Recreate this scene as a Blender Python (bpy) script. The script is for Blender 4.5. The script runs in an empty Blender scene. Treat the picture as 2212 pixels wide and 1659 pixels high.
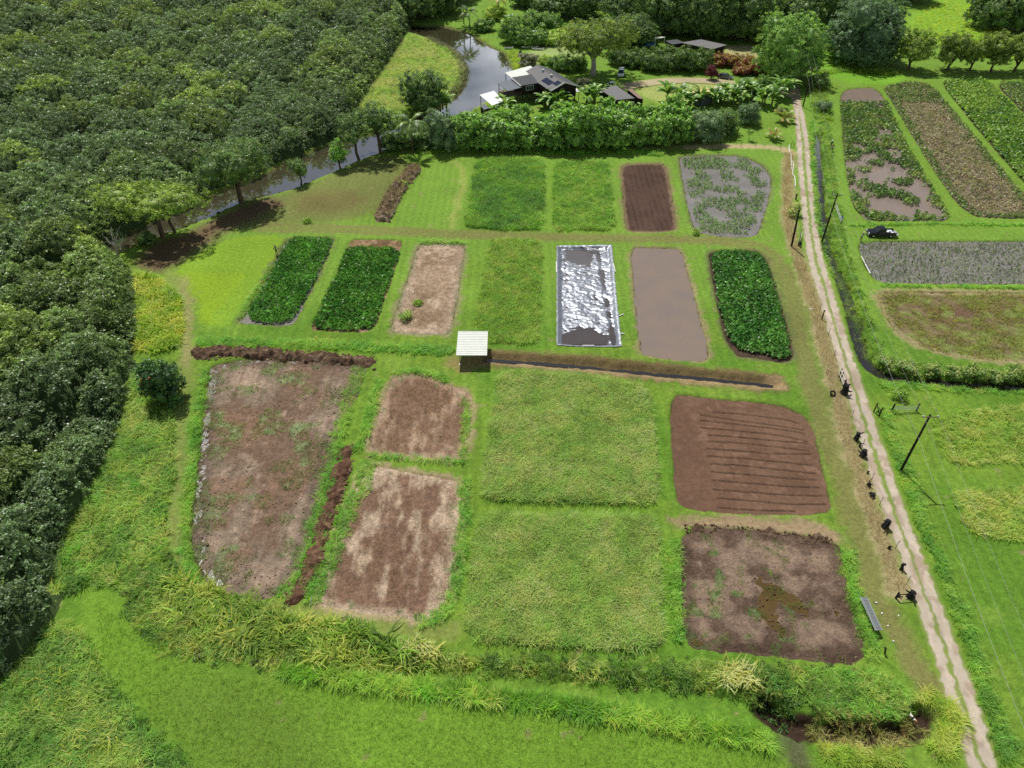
import bpy, math, random
import numpy as np
from mathutils import Vector, Matrix

# ------------------------------------------------------------------ camera, sky, sun, exposure
SC = bpy.context.scene
COL = SC.collection
CAM_H, PITCH, IMW, IMH = 69.0, math.radians(41.0), 2212.0, 1659.0
FPX = (IMW / 2) / 0.72
cam_d = bpy.data.cameras.new("camera")
cam = bpy.data.objects.new("camera", cam_d)
COL.objects.link(cam)
cam.location = (0, 0, CAM_H)
cam.rotation_euler = (math.pi / 2 - PITCH, 0, 0)
cam_d.sensor_fit = 'HORIZONTAL'
cam_d.sensor_width = 36
cam_d.lens = 36 / (2 * 0.72)
cam_d.clip_start, cam_d.clip_end = 1.0, 9000
SC.camera = cam

SUNV = Vector((-0.22, 0.55, 1.0)).normalized()
world = bpy.data.worlds.new("World")
SC.world = world
world.use_nodes = True
wn = world.node_tree
wn.nodes.clear()
w_out = wn.nodes.new("ShaderNodeOutputWorld")
w_bg = wn.nodes.new("ShaderNodeBackground")
w_sky = wn.nodes.new("ShaderNodeTexSky")
w_sky.sky_type = 'NISHITA'
w_sky.sun_disc = False
w_sky.sun_elevation = math.asin(SUNV.z)
w_sky.sun_rotation = math.atan2(SUNV.x, SUNV.y)
w_sky.air_density, w_sky.dust_density, w_sky.ozone_density = 1.0, 1.6, 1.0
w_bg.inputs['Strength'].default_value = 0.05
# broken fair-weather cloud over the whole dome (the river mirrors it)
w_tc = wn.nodes.new("ShaderNodeTexCoord")
w_sep = wn.nodes.new("ShaderNodeSeparateXYZ"); wn.links.new(w_tc.outputs['Generated'], w_sep.inputs[0])
w_z = wn.nodes.new("ShaderNodeMath"); w_z.operation = 'MAXIMUM'; w_z.inputs[1].default_value = .06; wn.links.new(w_sep.outputs[2], w_z.inputs[0])
w_cmb = wn.nodes.new("ShaderNodeCombineXYZ")
for _k in (0, 1):
    w_dv = wn.nodes.new("ShaderNodeMath"); w_dv.operation = 'DIVIDE'
    wn.links.new(w_sep.outputs[_k], w_dv.inputs[0]); wn.links.new(w_z.outputs[0], w_dv.inputs[1]); wn.links.new(w_dv.outputs[0], w_cmb.inputs[_k])
w_n = wn.nodes.new("ShaderNodeTexNoise"); w_n.inputs['Scale'].default_value = .9; w_n.inputs['Detail'].default_value = 5
wn.links.new(w_cmb.outputs[0], w_n.inputs['Vector'])
w_r = wn.nodes.new("ShaderNodeMapRange"); w_r.inputs[1].default_value, w_r.inputs[2].default_value = .6, .72
w_mx = wn.nodes.new("ShaderNodeMix"); w_mx.data_type = 'RGBA'
w_h = wn.nodes.new("ShaderNodeMapRange"); w_h.inputs[1].default_value, w_h.inputs[2].default_value = .62, .2   # seen edge-on, the gaps close up
w_h.inputs[3].default_value, w_h.inputs[4].default_value = 0., .26
wn.links.new(w_sep.outputs[2], w_h.inputs[0])
w_ad = wn.nodes.new("ShaderNodeMath"); wn.links.new(w_n.outputs[0], w_ad.inputs[0]); wn.links.new(w_h.outputs[0], w_ad.inputs[1])
wn.links.new(w_ad.outputs[0], w_r.inputs[0])
wn.links.new(w_r.outputs[0], w_mx.inputs[0]); wn.links.new(w_sky.outputs[0], w_mx.inputs[6]); w_mx.inputs[7].default_value = (18., 18.8, 20., 1)
wn.links.new(w_mx.outputs[2], w_bg.inputs[0])
wn.links.new(w_bg.outputs[0], w_out.inputs[0])

sun_d = bpy.data.lights.new("sun", 'SUN')
sun_d.energy = 4.6
sun_d.angle = math.radians(0.53)
sun_d.color = (1.0, 0.955, 0.89)
sun = bpy.data.objects.new("sun", sun_d)
COL.objects.link(sun)
sun.rotation_euler = SUNV.to_track_quat('Z', 'Y').to_euler()
sun.location = (0, 0, 200)

SC.view_settings.view_transform = 'Standard'
SC.view_settings.look = 'None'
SC.view_settings.exposure = 0.0
SC.view_settings.gamma = 1.0
SC.view_settings.use_curve_mapping = False
SC.cycles.use_denoising = False
SC.cycles.max_bounces = 4
SC.cycles.diffuse_bounces = 3
SC.cycles.glossy_bounces = 2
SC.cycles.transmission_bounces = 2
SC.cycles.transparent_max_bounces = 4
SC.cycles.caustics_reflective = False
SC.cycles.caustics_refractive = False

R = np.random.default_rng(7)
random.seed(7)

# ------------------------------------------------------------------ helpers: photo pixel (2212 wide) -> place on the ground
def G(px, py, z=0.0):
    u = (px - IMW / 2) / FPX
    v = -(py - IMH / 2) / FPX
    cp, sp = math.cos(PITCH), math.sin(PITCH)
    dx, dy, dz = u, cp + v * sp, -sp + v * cp
    t = (z - CAM_H) / dz
    return Vector((dx * t, dy * t, z))

def P(pts, z=0.0):
    return np.array([[*G(a, b, z)][:2] for a, b in pts])

def smooth_poly(p, n=2, closed=True):
    for _ in range(n):
        q = np.roll(p, -1, axis=0) if closed else p[1:]
        a = p if closed else p[:-1]
        o = np.empty((len(a) * 2, 2))
        o[0::2] = a * .75 + q * .25
        o[1::2] = a * .25 + q * .75
        if not closed:
            o = np.vstack([p[:1], o, p[-1:]])
        p = o
    return p

def _hash(xi, yi, s):
    h = (xi * 374761393 + yi * 668265263 + s * 974634577) & 0xffffffff
    h = ((h ^ (h >> 13)) * 1274126177) & 0xffffffff
    h = ((h ^ (h >> 15)) * 2246822519) & 0xffffffff
    return ((h ^ (h >> 16)) & 0xffffff) / float(0x1000000)

def vnoise(x, y, s=0):
    x = np.asarray(x, float); y = np.asarray(y, float)
    xi = np.floor(x).astype(np.int64); yi = np.floor(y).astype(np.int64)
    fx = x - xi; fy = y - yi
    fx = fx * fx * (3 - 2 * fx); fy = fy * fy * (3 - 2 * fy)
    a = _hash(xi, yi, s); b = _hash(xi + 1, yi, s); c = _hash(xi, yi + 1, s); d = _hash(xi + 1, yi + 1, s)
    return (a * (1 - fx) + b * fx) * (1 - fy) + (c * (1 - fx) + d * fx) * fy

def fbm(x, y, s=0, o=4):
    r = 0; a = .5; t = 0
    for k in range(o):
        r = r + a * vnoise(x, y, s + k * 17); t += a
        x = np.asarray(x) * 2.03 + 11.3; y = np.asarray(y) * 2.03 - 7.1; a *= .5
    return r / t

def worley(x, y, cell, s=0):
    x = np.asarray(x) / cell; y = np.asarray(y) / cell
    xi = np.floor(x).astype(np.int64); yi = np.floor(y).astype(np.int64)
    best = np.full(x.shape, 9.0); bid = np.zeros(x.shape)
    for i in (-1, 0, 1):
        for j in (-1, 0, 1):
            cx = xi + i + .12 + .76 * _hash(xi + i, yi + j, s); cy = yi + j + .12 + .76 * _hash(xi + i, yi + j, s + 5)
            d = np.hypot(x - cx, y - cy)
            m = d < best
            best = np.where(m, d, best); bid = np.where(m, _hash(xi + i, yi + j, s + 9), bid)
    return best * cell, bid

def sstep(a, b, x):
    t = np.clip((x - a) / (b - a), 0, 1)
    return t * t * (3 - 2 * t)

def seg_dist(poly, X, Y, closed):
    d = np.full(X.shape, 1e9)
    n = len(poly)
    for i in range(n if closed else n - 1):
        a = poly[i]; b = poly[(i + 1) % n]
        ab = b - a; L2 = ab @ ab + 1e-12
        t = np.clip(((X - a[0]) * ab[0] + (Y - a[1]) * ab[1]) / L2, 0, 1)
        d = np.minimum(d, np.hypot(X - a[0] - t * ab[0], Y - a[1] - t * ab[1]))
    return d

def inside(poly, X, Y):
    r = np.zeros(X.shape, bool)
    n = len(poly)
    for i in range(n):
        a = poly[i]; b = poly[(i + 1) % n]
        if a[1] == b[1]:
            continue
        c = ((a[1] > Y) != (b[1] > Y)) & (X < (b[0] - a[0]) * (Y - a[1]) / (b[1] - a[1]) + a[0])
        r ^= c
    return r

def sdf(poly, X, Y, margin=6.0):
    """signed distance, negative inside; +margin where far away"""
    out = np.full(X.shape, margin)
    lo = poly.min(0) - margin; hi = poly.max(0) + margin
    m = (X > lo[0]) & (X < hi[0]) & (Y > lo[1]) & (Y < hi[1])
    if m.any():
        x, y = X[m], Y[m]
        d = seg_dist(poly, x, y, True)
        out[m] = np.where(inside(poly, x, y), -d, np.minimum(d, margin))
    return out

def pdist(line, X, Y, margin=6.0):
    out = np.full(X.shape, margin)
    lo = line.min(0) - margin; hi = line.max(0) + margin
    m = (X > lo[0]) & (X < hi[0]) & (Y > lo[1]) & (Y < hi[1])
    if m.any():
        out[m] = np.minimum(seg_dist(line, X[m], Y[m], False), margin)
    return out

def lin(c):
    c = np.asarray(c, float) / 255
    return np.where(c <= .04045, c / 12.92, ((c + .055) / 1.055) ** 2.4)

EXPO = 1.22
def A(r, g, b):
    """albedo of a surface that shows as this sRGB colour in full sun"""
    return np.clip(lin((r, g, b)) / EXPO, 0.004, .85)

# ------------------------------------------------------------------ materials
def nmat(name):
    m = bpy.data.materials.new(name)
    m.use_nodes = True
    t = m.node_tree
    t.nodes.clear()
    out = t.nodes.new("ShaderNodeOutputMaterial")
    bs = t.nodes.new("ShaderNodeBsdfPrincipled")
    t.links.new(bs.outputs[0], out.inputs[0])
    return m, t, bs, out

def node(t, kind, **kw):
    n = t.nodes.new(kind)
    for k, v in kw.items():
        if k in n.inputs:
            n.inputs[k].default_value = v
        else:
            setattr(n, k, v)
    return n

def noise_val(t, scale, detail=3, rough=.6, obj=True, vec=None):
    if vec is None:
        tc = t.nodes.new("ShaderNodeTexCoord")
        vec = tc.outputs['Object' if obj else 'Generated']
    n = node(t, "ShaderNodeTexNoise", Scale=scale, Detail=detail, Roughness=rough)
    t.links.new(vec, n.inputs['Vector'])
    return n.outputs[0]

def maprange(t, v, a, b, c, d):
    n = t.nodes.new("ShaderNodeMapRange")
    n.inputs[1].default_value, n.inputs[2].default_value = a, b
    n.inputs[3].default_value, n.inputs[4].default_value = c, d
    t.links.new(v, n.inputs[0])
    return n.outputs[0]

def mathn(t, op, a, b=None):
    n = t.nodes.new("ShaderNodeMath"); n.operation = op
    for i, v in enumerate((a, b)):
        if v is None:
            continue
        if isinstance(v, (int, float)):
            n.inputs[i].default_value = v
        else:
            t.links.new(v, n.inputs[i])
    return n.outputs[0]

def scale_col(t, col, fac):
    n = t.nodes.new("ShaderNodeVectorMath"); n.operation = 'SCALE'
    t.links.new(col, n.inputs[0]); t.links.new(fac, n.inputs[3])
    return n.outputs[0]

def simple(name, col, rough=.7, spec=.3, metal=0., var=.12, scale=3., bump=0., bscale=20.):
    m, t, bs, out = nmat(name)
    bs.inputs['Roughness'].default_value = rough
    bs.inputs['Specular IOR Level'].default_value = spec
    bs.inputs['Metallic'].default_value = metal
    rgb = t.nodes.new("ShaderNodeRGB"); rgb.outputs[0].default_value = (*[float(x) for x in col], 1)
    n = noise_val(t, scale, 4)
    f = maprange(t, n, .3, .7, 1 - var, 1 + var)
    t.links.new(scale_col(t, rgb.outputs[0], f), bs.inputs['Base Color'])
    if bump:
        b = t.nodes.new("ShaderNodeBump"); b.inputs['Strength'].default_value = bump; b.inputs['Distance'].default_value = .03
        t.links.new(noise_val(t, bscale, 3), b.inputs['Height']); t.links.new(b.outputs[0], bs.inputs['Normal'])
    return m

def leaf_mat(name, inst=True, rough=.5, spec=.35, transl=.28, var=.25, vscale=.7):
    m, t, bs, out = nmat(name)
    at = t.nodes.new("ShaderNodeAttribute")
    at.attribute_type = 'INSTANCER' if inst else 'GEOMETRY'
    at.attribute_name = 'tint'
    n = noise_val(t, vscale, 2)
    f = maprange(t, n, .3, .7, 1 - var, 1 + var)
    colr = scale_col(t, at.outputs['Color'], f)
    bs.inputs['Roughness'].default_value = rough
    bs.inputs['Specular IOR Level'].default_value = spec
    t.links.new(colr, bs.inputs['Base Color'])
    tr = t.nodes.new("ShaderNodeBsdfTranslucent")
    mul = t.nodes.new("ShaderNodeMix"); mul.data_type = 'RGBA'; mul.blend_type = 'MULTIPLY'
    mul.inputs[0].default_value = 1
    t.links.new(colr, mul.inputs[6]); mul.inputs[7].default_value = (1.15, 1.25, .6, 1)
    t.links.new(mul.outputs[2], tr.inputs[0])
    mx = t.nodes.new("ShaderNodeMixShader"); mx.inputs[0].default_value = transl
    t.links.new(bs.outputs[0], mx.inputs[1]); t.links.new(tr.outputs[0], mx.inputs[2])
    t.links.new(mx.outputs[0], out.inputs[0])
    return m

def ground_mat(name, fine=8., var=.42, bump=.7, dist=.12, rough=.95, spec=.12, stretch=None):
    """colour comes from the mesh's own surface-colour attribute, broken up by fine noise"""
    m, t, bs, out = nmat(name)
    at = t.nodes.new("ShaderNodeAttribute"); at.attribute_name = 'surface'
    tc = t.nodes.new("ShaderNodeTexCoord")
    vec = tc.outputs['Object']
    if stretch:
        mp = t.nodes.new("ShaderNodeMapping"); mp.inputs['Scale'].default_value = stretch
        t.links.new(vec, mp.inputs[0]); vec = mp.outputs[0]
    n1 = noise_val(t, fine, 4, .7, vec=vec)
    n2 = noise_val(t, fine * .22, 4, .65, vec=vec)
    n3 = noise_val(t, .09, 4, .6, vec=tc.outputs['Object'])
    f1 = maprange(t, n1, .25, .75, 1 - var, 1 + var)
    f2 = maprange(t, n2, .3, .7, 1 - var * .55, 1 + var * .55)
    f3 = maprange(t, n3, .3, .7, .88, 1.12)
    f = mathn(t, 'MULTIPLY', mathn(t, 'MULTIPLY', f1, f2), f3)
    t.links.new(scale_col(t, at.outputs['Color'], f), bs.inputs['Base Color'])
    bs.inputs['Roughness'].default_value = rough
    bs.inputs['Specular IOR Level'].default_value = spec
    b = t.nodes.new("ShaderNodeBump"); b.inputs['Strength'].default_value = bump; b.inputs['Distance'].default_value = dist
    hh = mathn(t, 'ADD', n1, mathn(t, 'MULTIPLY', n2, 1.5))
    t.links.new(hh, b.inputs['Height']); t.links.new(b.outputs[0], bs.inputs['Normal'])
    return m

def water_mat(name, col, rough=.04, bump=.04, bscale=1.2, spec=.5, col2=None, sheen=0.):
    m, t, bs, out = nmat(name)
    bs.inputs['Roughness'].default_value = rough
    bs.inputs['IOR'].default_value = 1.33 if spec <= .5 else 1.5
    bs.inputs['Specular IOR Level'].default_value = spec
    n = noise_val(t, .25, 4, .6)
    mx = t.nodes.new("ShaderNodeMix"); mx.data_type = 'RGBA'
    t.links.new(maprange(t, n, .35, .65, 0, 1), mx.inputs[0])
    mx.inputs[6].default_value = (*[float(c) for c in col], 1)
    c2 = col2 if col2 is not None else np.asarray(col) * .8
    mx.inputs[7].default_value = (*[float(c) for c in c2], 1)
    t.links.new(mx.outputs[2], bs.inputs['Base Color'])
    b = t.nodes.new("ShaderNodeBump"); b.inputs['Strength'].default_value = bump; b.inputs['Distance'].default_value = .1
    t.links.new(noise_val(t, bscale, 3), b.inputs['Height']); t.links.new(b.outputs[0], bs.inputs['Normal'])
    if sheen:      # extra mirror layer added to brighten the sky reflection beyond real water
        gl = t.nodes.new("ShaderNodeBsdfGlossy"); gl.inputs['Roughness'].default_value = rough; gl.inputs['Color'].default_value = (.92, .95, 1., 1)
        t.links.new(b.outputs[0], gl.inputs['Normal'])
        lw = t.nodes.new("ShaderNodeLayerWeight"); lw.inputs[0].default_value = .25; t.links.new(b.outputs[0], lw.inputs['Normal'])
        f = maprange(t, lw.outputs['Fresnel'], 0., .6, sheen, min(1., sheen * 2.2))
        mx2 = t.nodes.new("ShaderNodeMixShader"); t.links.new(f, mx2.inputs[0]); t.links.new(bs.outputs[0], mx2.inputs[1]); t.links.new(gl.outputs[0], mx2.inputs[2])
        t.links.new(mx2.outputs[0], out.inputs[0])
    return m

M = {}
M['ground'] = ground_mat("meadow_ground")
M['soil'] = ground_mat("bare_soil", fine=5., var=.5, bump=.9, dist=.16)
M['fine_soil'] = ground_mat("tilled_soil", fine=7., var=.3, bump=.7, dist=.08)
M['stubble'] = ground_mat("straw_stubble", fine=5., var=.55, bump=.8, dist=.12)
M['road'] = ground_mat("packed_dirt", fine=5., var=.1, bump=.25, dist=.05)
M['clod'] = ground_mat("clods", fine=3.2, var=.4, bump=1., dist=.25)
M['leaf_i'] = leaf_mat("foliage", True, transl=.35)
M['leaf_gloss_i'] = leaf_mat("glossy_foliage", True, rough=.4, spec=.45, transl=.3)
M['blade_i'] = leaf_mat("grass_blades", True, rough=.5, spec=.35, transl=.5)
M['leaf_m'] = leaf_mat("tree_leaves", False)
M['leaf_gloss_m'] = leaf_mat("glossy_tree_leaves", False, rough=.4, spec=.45, transl=.3)
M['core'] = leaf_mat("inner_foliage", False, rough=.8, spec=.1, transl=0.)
M['bark'] = simple("bark", A(95, 82, 68), .9, .15, var=.3, scale=2, bump=.6, bscale=9)
M['pale_bark'] = simple("pale_bark", A(165, 160, 150), .85, .15, var=.25, scale=2)
M['river'] = water_mat("river_water", (.06, .054, .03), .03, .03, .8, spec=.5, col2=(.075, .064, .035), sheen=.34)
M['paddy'] = water_mat("paddy_water", A(134, 122, 114), .14, .25, 5., col2=A(142, 126, 112))
M['paddy_grey'] = water_mat("grey_paddy_water", A(140, 136, 132), .2, .5, 4., col2=A(124, 120, 116))
M['puddle'] = water_mat("puddle_water", (.10, .066, .024), .05, .04, 3.)
M['pool'] = water_mat("sheet_pool_water", (.075, .06, .05), .05, .04, 3., sheen=.12)
M['ditch'] = water_mat("ditch_water", (.03, .028, .026), .05, .08, 2., sheen=.03)
M['wood_dark'] = simple("weathered_dark_wood", A(46, 40, 36), .9, .1, var=.3)
M['wood'] = simple("weathered_wood", A(120, 108, 92), .85, .1, var=.25)
M['black'] = simple("charred_black", (.012, .012, .013), .75, .2, var=.3)
M['rubber'] = simple("rubber", (.015, .015, .016), .8, .2)
M['white_metal'] = simple("white_painted_metal", (.70, .72, .68), .45, .4, var=.05, scale=1.2)
M['roof_white'] = simple("white_sheet_roof", (.60, .63, .57), .5, .35, var=.07, scale=1.)
M['galv'] = simple("galvanised_steel", (.5, .52, .53), .4, .5, metal=.6, var=.12)
M['steel_dark'] = simple("dark_steel", (.06, .06, .065), .5, .5, metal=.3)
M['pvc'] = simple("white_pvc_pipe", (.75, .75, .72), .4, .4, var=.04)
M['roof_grey'] = simple("grey_shingle_roof", A(128, 128, 128), .9, .15, var=.12, scale=2.5, bump=.4, bscale=14)
M['roof_dark'] = simple("dark_shingle_roof", A(92, 95, 98), .9, .15, var=.12, scale=2.5, bump=.4, bscale=14)
M['roof_blue'] = simple("blue_grey_metal_roof", A(88, 98, 108), .5, .4, var=.1)
M['roof_brown'] = simple("brown_pink_roof", A(150, 125, 112), .8, .2, var=.12)
M['roof_yellow'] = simple("cream_yellow_roof", A(232, 214, 150), .7, .2, var=.08)
M['house_wall'] = simple("dark_brown_boards", A(52, 42, 38), .85, .2, var=.2)
M['house_wall_green'] = simple("pale_green_wall", A(150, 170, 150), .8, .2)
M['glass'] = simple("window_glass", (.02, .025, .03), .06, .6, var=.05)
M['frame'] = simple("white_frame", (.72, .72, .70), .5, .3, var=.03)
M['solar'] = simple("solar_cells", (.012, .018, .045), .12, .6, var=.1)
M['chrome'] = simple("chrome", (.7, .7, .72), .15, .5, metal=1., var=.02)
M['paint_black'] = simple("black_car_paint", (.012, .013, .016), .12, .6, var=.03)
M['paint_grey'] = simple("grey_car_paint", (.13, .15, .16), .15, .6, metal=.3, var=.03)
M['paint_white'] = simple("white_car_paint", (.6, .68, .74), .2, .5, var=.03)
M['lamp'] = simple("headlamp_glass", (.75, .76, .78), .1, .6, var=.03)
M['blue'] = simple("blue_plastic", (.03, .14, .42), .4, .4)
M['canvas'] = simple("white_canvas", (.72, .73, .74), .7, .2, var=.06)
M['wire'] = simple("wire_aluminium", (.3, .31, .3), .6, .3)
M['ceramic'] = simple("insulator_white", (.75, .76, .76), .3, .5)
M['orange'] = simple("orange_petals", A(225, 95, 35), .6, .2)

# ------------------------------------------------------------------ object helpers
def link(o, parent=None):
    COL.objects.link(o)
    if parent is not None:
        o.parent = parent
    return o

def tag(o, label=None, cat=None, group=None, kind=None):
    if label: o['label'] = label
    if cat: o['category'] = cat
    if group: o['group'] = group
    if kind: o['kind'] = kind
    return o

def thing(name, label, cat, loc=(0, 0, 0), rz=0., group=None):
    o = bpy.data.objects.new(name, None)
    o.empty_display_size = .3
    link(o)
    o.location = loc
    o.rotation_euler = (0, 0, rz)
    return tag(o, label, cat, group)

def mesh_np(name, V, F, mat=None, parent=None, tint=None, attr='tint', smooth=False, linked=True):
    """V (n,3), F (m,k) with k 3 or 4, tint per vertex"""
    V = np.ascontiguousarray(V, np.float32); F = np.ascontiguousarray(F, np.int32)
    me = bpy.data.meshes.new(name)
    k = F.shape[1]
    me.vertices.add(len(V)); me.vertices.foreach_set('co', V.ravel())
    me.loops.add(F.size); me.loops.foreach_set('vertex_index', F.ravel())
    me.polygons.add(len(F)); me.polygons.foreach_set('loop_start', np.arange(0, F.size, k, dtype=np.int32))
    try:
        me.polygons.foreach_set('loop_total', np.full(len(F), k, np.int32))
    except Exception:
        pass
    if smooth:
        me.polygons.foreach_set('use_smooth', np.ones(len(F), bool))
    me.update(calc_edges=True)
    if tint is not None:
        a = me.attributes.new(attr, 'FLOAT_COLOR', 'POINT')
        a.data.foreach_set('color', np.ascontiguousarray(np.c_[tint, np.ones(len(V))], np.float32).ravel())
    if mat: me.materials.append(mat)
    o = bpy.data.objects.new(name, me)
    return link(o, parent) if linked else o

class MB:
    def __init__(s): s.v = []; s.f = []
    def add(s, v, f):
        n = len(s.v); s.v += [tuple(x) for x in v]; s.f += [tuple(i + n for i in q) for q in f]; return s
    def box(s, c, size, rot=None):
        x, y, z = [d / 2 for d in size]
        v = [Vector((a * x, b * y, e * z)) for a in (-1, 1) for b in (-1, 1) for e in (-1, 1)]
        if rot is not None: v = [rot @ q for q in v]
        v = [q + Vector(c) for q in v]
        return s.add(v, [(0, 1, 3, 2), (4, 6, 7, 5), (0, 4, 5, 1), (2, 3, 7, 6), (0, 2, 6, 4), (1, 5, 7, 3)])
    def slab(s, quad, th):
        """a thick plate: quad is its top face, thickness downwards"""
        q = [Vector(p) for p in quad]; n = len(q)
        v = q + [p - Vector((0, 0, th)) for p in q]
        f = [tuple(range(n)), tuple(range(2 * n - 1, n - 1, -1))] + [(i, i + n, (i + 1) % n + n, (i + 1) % n) for i in range(n)]
        return s.add(v, f)
    def tube(s, pts, rad, n=7, cap=True):
        pts = [Vector(p) for p in pts]
        if not hasattr(rad, '__len__'): rad = [rad] * len(pts)
        rings = []; base = len(s.v); vs = []; fs = []
        for i, p in enumerate(pts):
            d = (pts[min(i + 1, len(pts) - 1)] - pts[max(i - 1, 0)]).normalized()
            u = d.orthogonal().normalized() if i == 0 else (u - d * u.dot(d)).normalized()
            w = d.cross(u)
            vs += [p + (u * math.cos(2 * math.pi * k / n) + w * math.sin(2 * math.pi * k / n)) * rad[i] for k in range(n)]
        for i in range(len(pts) - 1):
            for k in range(n):
                a = i * n + k; b = i * n + (k + 1) % n
                fs.append((a, b, b + n, a + n))
        if cap:
            fs.append(tuple(range(n - 1, -1, -1))); fs.append(tuple((len(pts) - 1) * n + k for k in range(n)))
        return s.add(vs, fs)
    def prism(s, prof, y0, y1):
        """side profile (x,z) extruded along y"""
        n = len(prof)
        v = [(x, y0, z) for x, z in prof] + [(x, y1, z) for x, z in prof]
        return s.add(v, [tuple(range(n - 1, -1, -1)), tuple(range(n, 2 * n))] + [(i, (i + 1) % n, (i + 1) % n + n, i + n) for i in range(n)])
    def build(s, name, mat, parent=None, smooth=False, bevel=0.):
        me = bpy.data.meshes.new(name); me.from_pydata(s.v, [], s.f); me.update()
        if smooth:
            for p in me.polygons: p.use_smooth = True
        me.materials.append(M[mat] if isinstance(mat, str) else mat)
        o = bpy.data.objects.new(name, me)
        link(o, parent)
        if bevel:
            b = o.modifiers.new("bevel", 'BEVEL'); b.width = bevel; b.segments = 2
        return o

def copy_tree(o, parent=None):
    c = o.copy(); COL.objects.link(c); c.parent = parent
    for ch in [x for x in o.children]:
        copy_tree(ch, c)
    return c

ORD = ['first', 'second', 'third', 'fourth', 'fifth', 'sixth', 'seventh', 'eighth', 'ninth', 'tenth', 'eleventh', 'twelfth', 'thirteenth', 'fourteenth', 'fifteenth', 'sixteenth', 'seventeenth', 'eighteenth', 'nineteenth', 'twentieth', 'twenty-first', 'twenty-second', 'twenty-third', 'twenty-fourth']

# ------------------------------------------------------------------ the plan of the farm (outlines in photo pixels, laid on the ground)
def SP(pts, n=2):
    p = P(pts)
    for k in range(n):
        q = np.roll(p, -1, axis=0); c = .13 if k == 0 else .25
        o = np.empty((len(p) * 2, 2)); o[0::2] = p * (1 - c) + q * c; o[1::2] = p * c + q * (1 - c); p = o
    return p
RIVER = SP([(180, 585), (300, 521), (350, 505), (400, 488), (450, 466), (500, 442), (560, 424), (600, 414), (640, 402), (690, 380), (735, 362), (775, 343), (810, 330), (850, 312), (890, 290), (930, 268), (965, 250), (1000, 241), (1030, 236), (1055, 216), (1075, 201), (1098, 182), (1112, 163), (1110, 150), (1100, 130), (1092, 112), (1060, 98), (1035, 82), (1005, 66), (960, 54), (900, 52), (820, 40), (780, 30), (770, 50), (840, 62), (885, 67), (940, 85), (975, 105), (1000, 130), (1008, 150), (1004, 175), (985, 205), (950, 228), (900, 250), (850, 272), (800, 288), (740, 300), (690, 315), (600, 358), (540, 385), (470, 412), (420, 440), (330, 472), (260, 505), (170, 545)], 1)
POND = SP([(1085, 62), (1110, 60), (1125, 70), (1110, 80), (1090, 76)], 1)
F4 = SP([(1340, 355), (1390, 353), (1438, 353), (1452, 420), (1465, 498), (1410, 501), (1352, 500), (1345, 430)], 2)
F5 = SP([(1466, 338), (1500, 334), (1560, 334), (1612, 338), (1650, 358), (1668, 388), (1662, 425), (1650, 470), (1638, 507), (1610, 513), (1560, 510), (1505, 502), (1490, 470), (1474, 390)], 2)
T1 = SP([(620, 514), (722, 514), (706, 556), (690, 590), (660, 650), (636, 697), (600, 703), (515, 696), (530, 670), (560, 625), (590, 570)], 1)
T2 = SP([(757, 518), (815, 517), (870, 520), (862, 550), (840, 620), (806, 716), (740, 716), (668, 712), (700, 645), (735, 575)], 1)
F6 = SP([(905, 525), (960, 524), (1007, 528), (992, 620), (976, 723), (905, 722), (840, 718), (870, 630)], 1)
F8 = P([(1203, 532), (1262, 531), (1321, 530), (1331, 640), (1342, 749), (1272, 750), (1203, 746), (1203, 640)])
F9 = SP([(1362, 533), (1415, 535), (1472, 537), (1500, 640), (1534, 772), (1515, 781), (1440, 775), (1384, 764), (1375, 690)], 1)
T3 = SP([(1528, 542), (1580, 541), (1635, 540), (1660, 565), (1690, 660), (1718, 770), (1700, 784), (1640, 776), (1590, 768), (1566, 735), (1545, 640)], 2)
F10 = SP([(450, 790), (520, 775), (620, 772), (720, 780), (795, 788), (775, 850), (735, 920), (715, 1010), (695, 1070), (665, 1170), (640, 1250), (600, 1287), (545, 1302), (470, 1280), (428, 1240), (408, 1170), (415, 1080), (428, 980), (440, 860)], 2)
F11 = SP([(845, 815), (900, 808), (960, 825), (1022, 850), (1015, 920), (1005, 994), (905, 990), (793, 977), (815, 900)], 2)
F12 = SP([(790, 1003), (860, 1014), (1002, 1036), (990, 1160), (978, 1280), (935, 1342), (860, 1335), (676, 1312), (710, 1210), (745, 1110)], 2)
C1 = SP([(1080, 808), (1150, 806), (1270, 813), (1402, 843), (1410, 960), (1420, 1091), (1300, 1087), (1080, 1082), (1043, 1070), (1060, 930)], 1)
C2 = SP([(1038, 1112), (1300, 1117), (1416, 1121), (1420, 1250), (1427, 1402), (1300, 1402), (1140, 1392), (1006, 1380), (1022, 1210)], 1)
F13 = SP([(1446, 872), (1462, 850), (1550, 861), (1640, 868), (1695, 875), (1742, 900), (1760, 935), (1778, 1010), (1802, 1112), (1640, 1113), (1480, 1101), (1460, 1080), (1450, 960)], 2)
F14 = SP([(1468, 1146), (1600, 1140), (1750, 1158), (1816, 1180), (1822, 1240), (1850, 1340), (1874, 1405), (1850, 1438), (1750, 1427), (1600, 1411), (1500, 1402), (1472, 1365)], 2)
R1 = SP([(1815, 205), (1828, 192), (1880, 187), (1905, 200), (1945, 290), (1990, 370), (2053, 470), (2040, 477), (1950, 477), (1872, 477), (1842, 445), (1825, 350)], 2)
R2 = SP([(1908, 188), (1960, 177), (2010, 184), (2080, 265), (2150, 350), (2260, 480), (2240, 472), (2110, 469), (2072, 444), (2030, 385), (1985, 315), (1940, 240)], 1)
R3 = SP([(2032, 178), (2080, 173), (2125, 172), (2170, 215), (2300, 350), (2340, 480), (2290, 480), (2130, 300)], 1)
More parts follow.
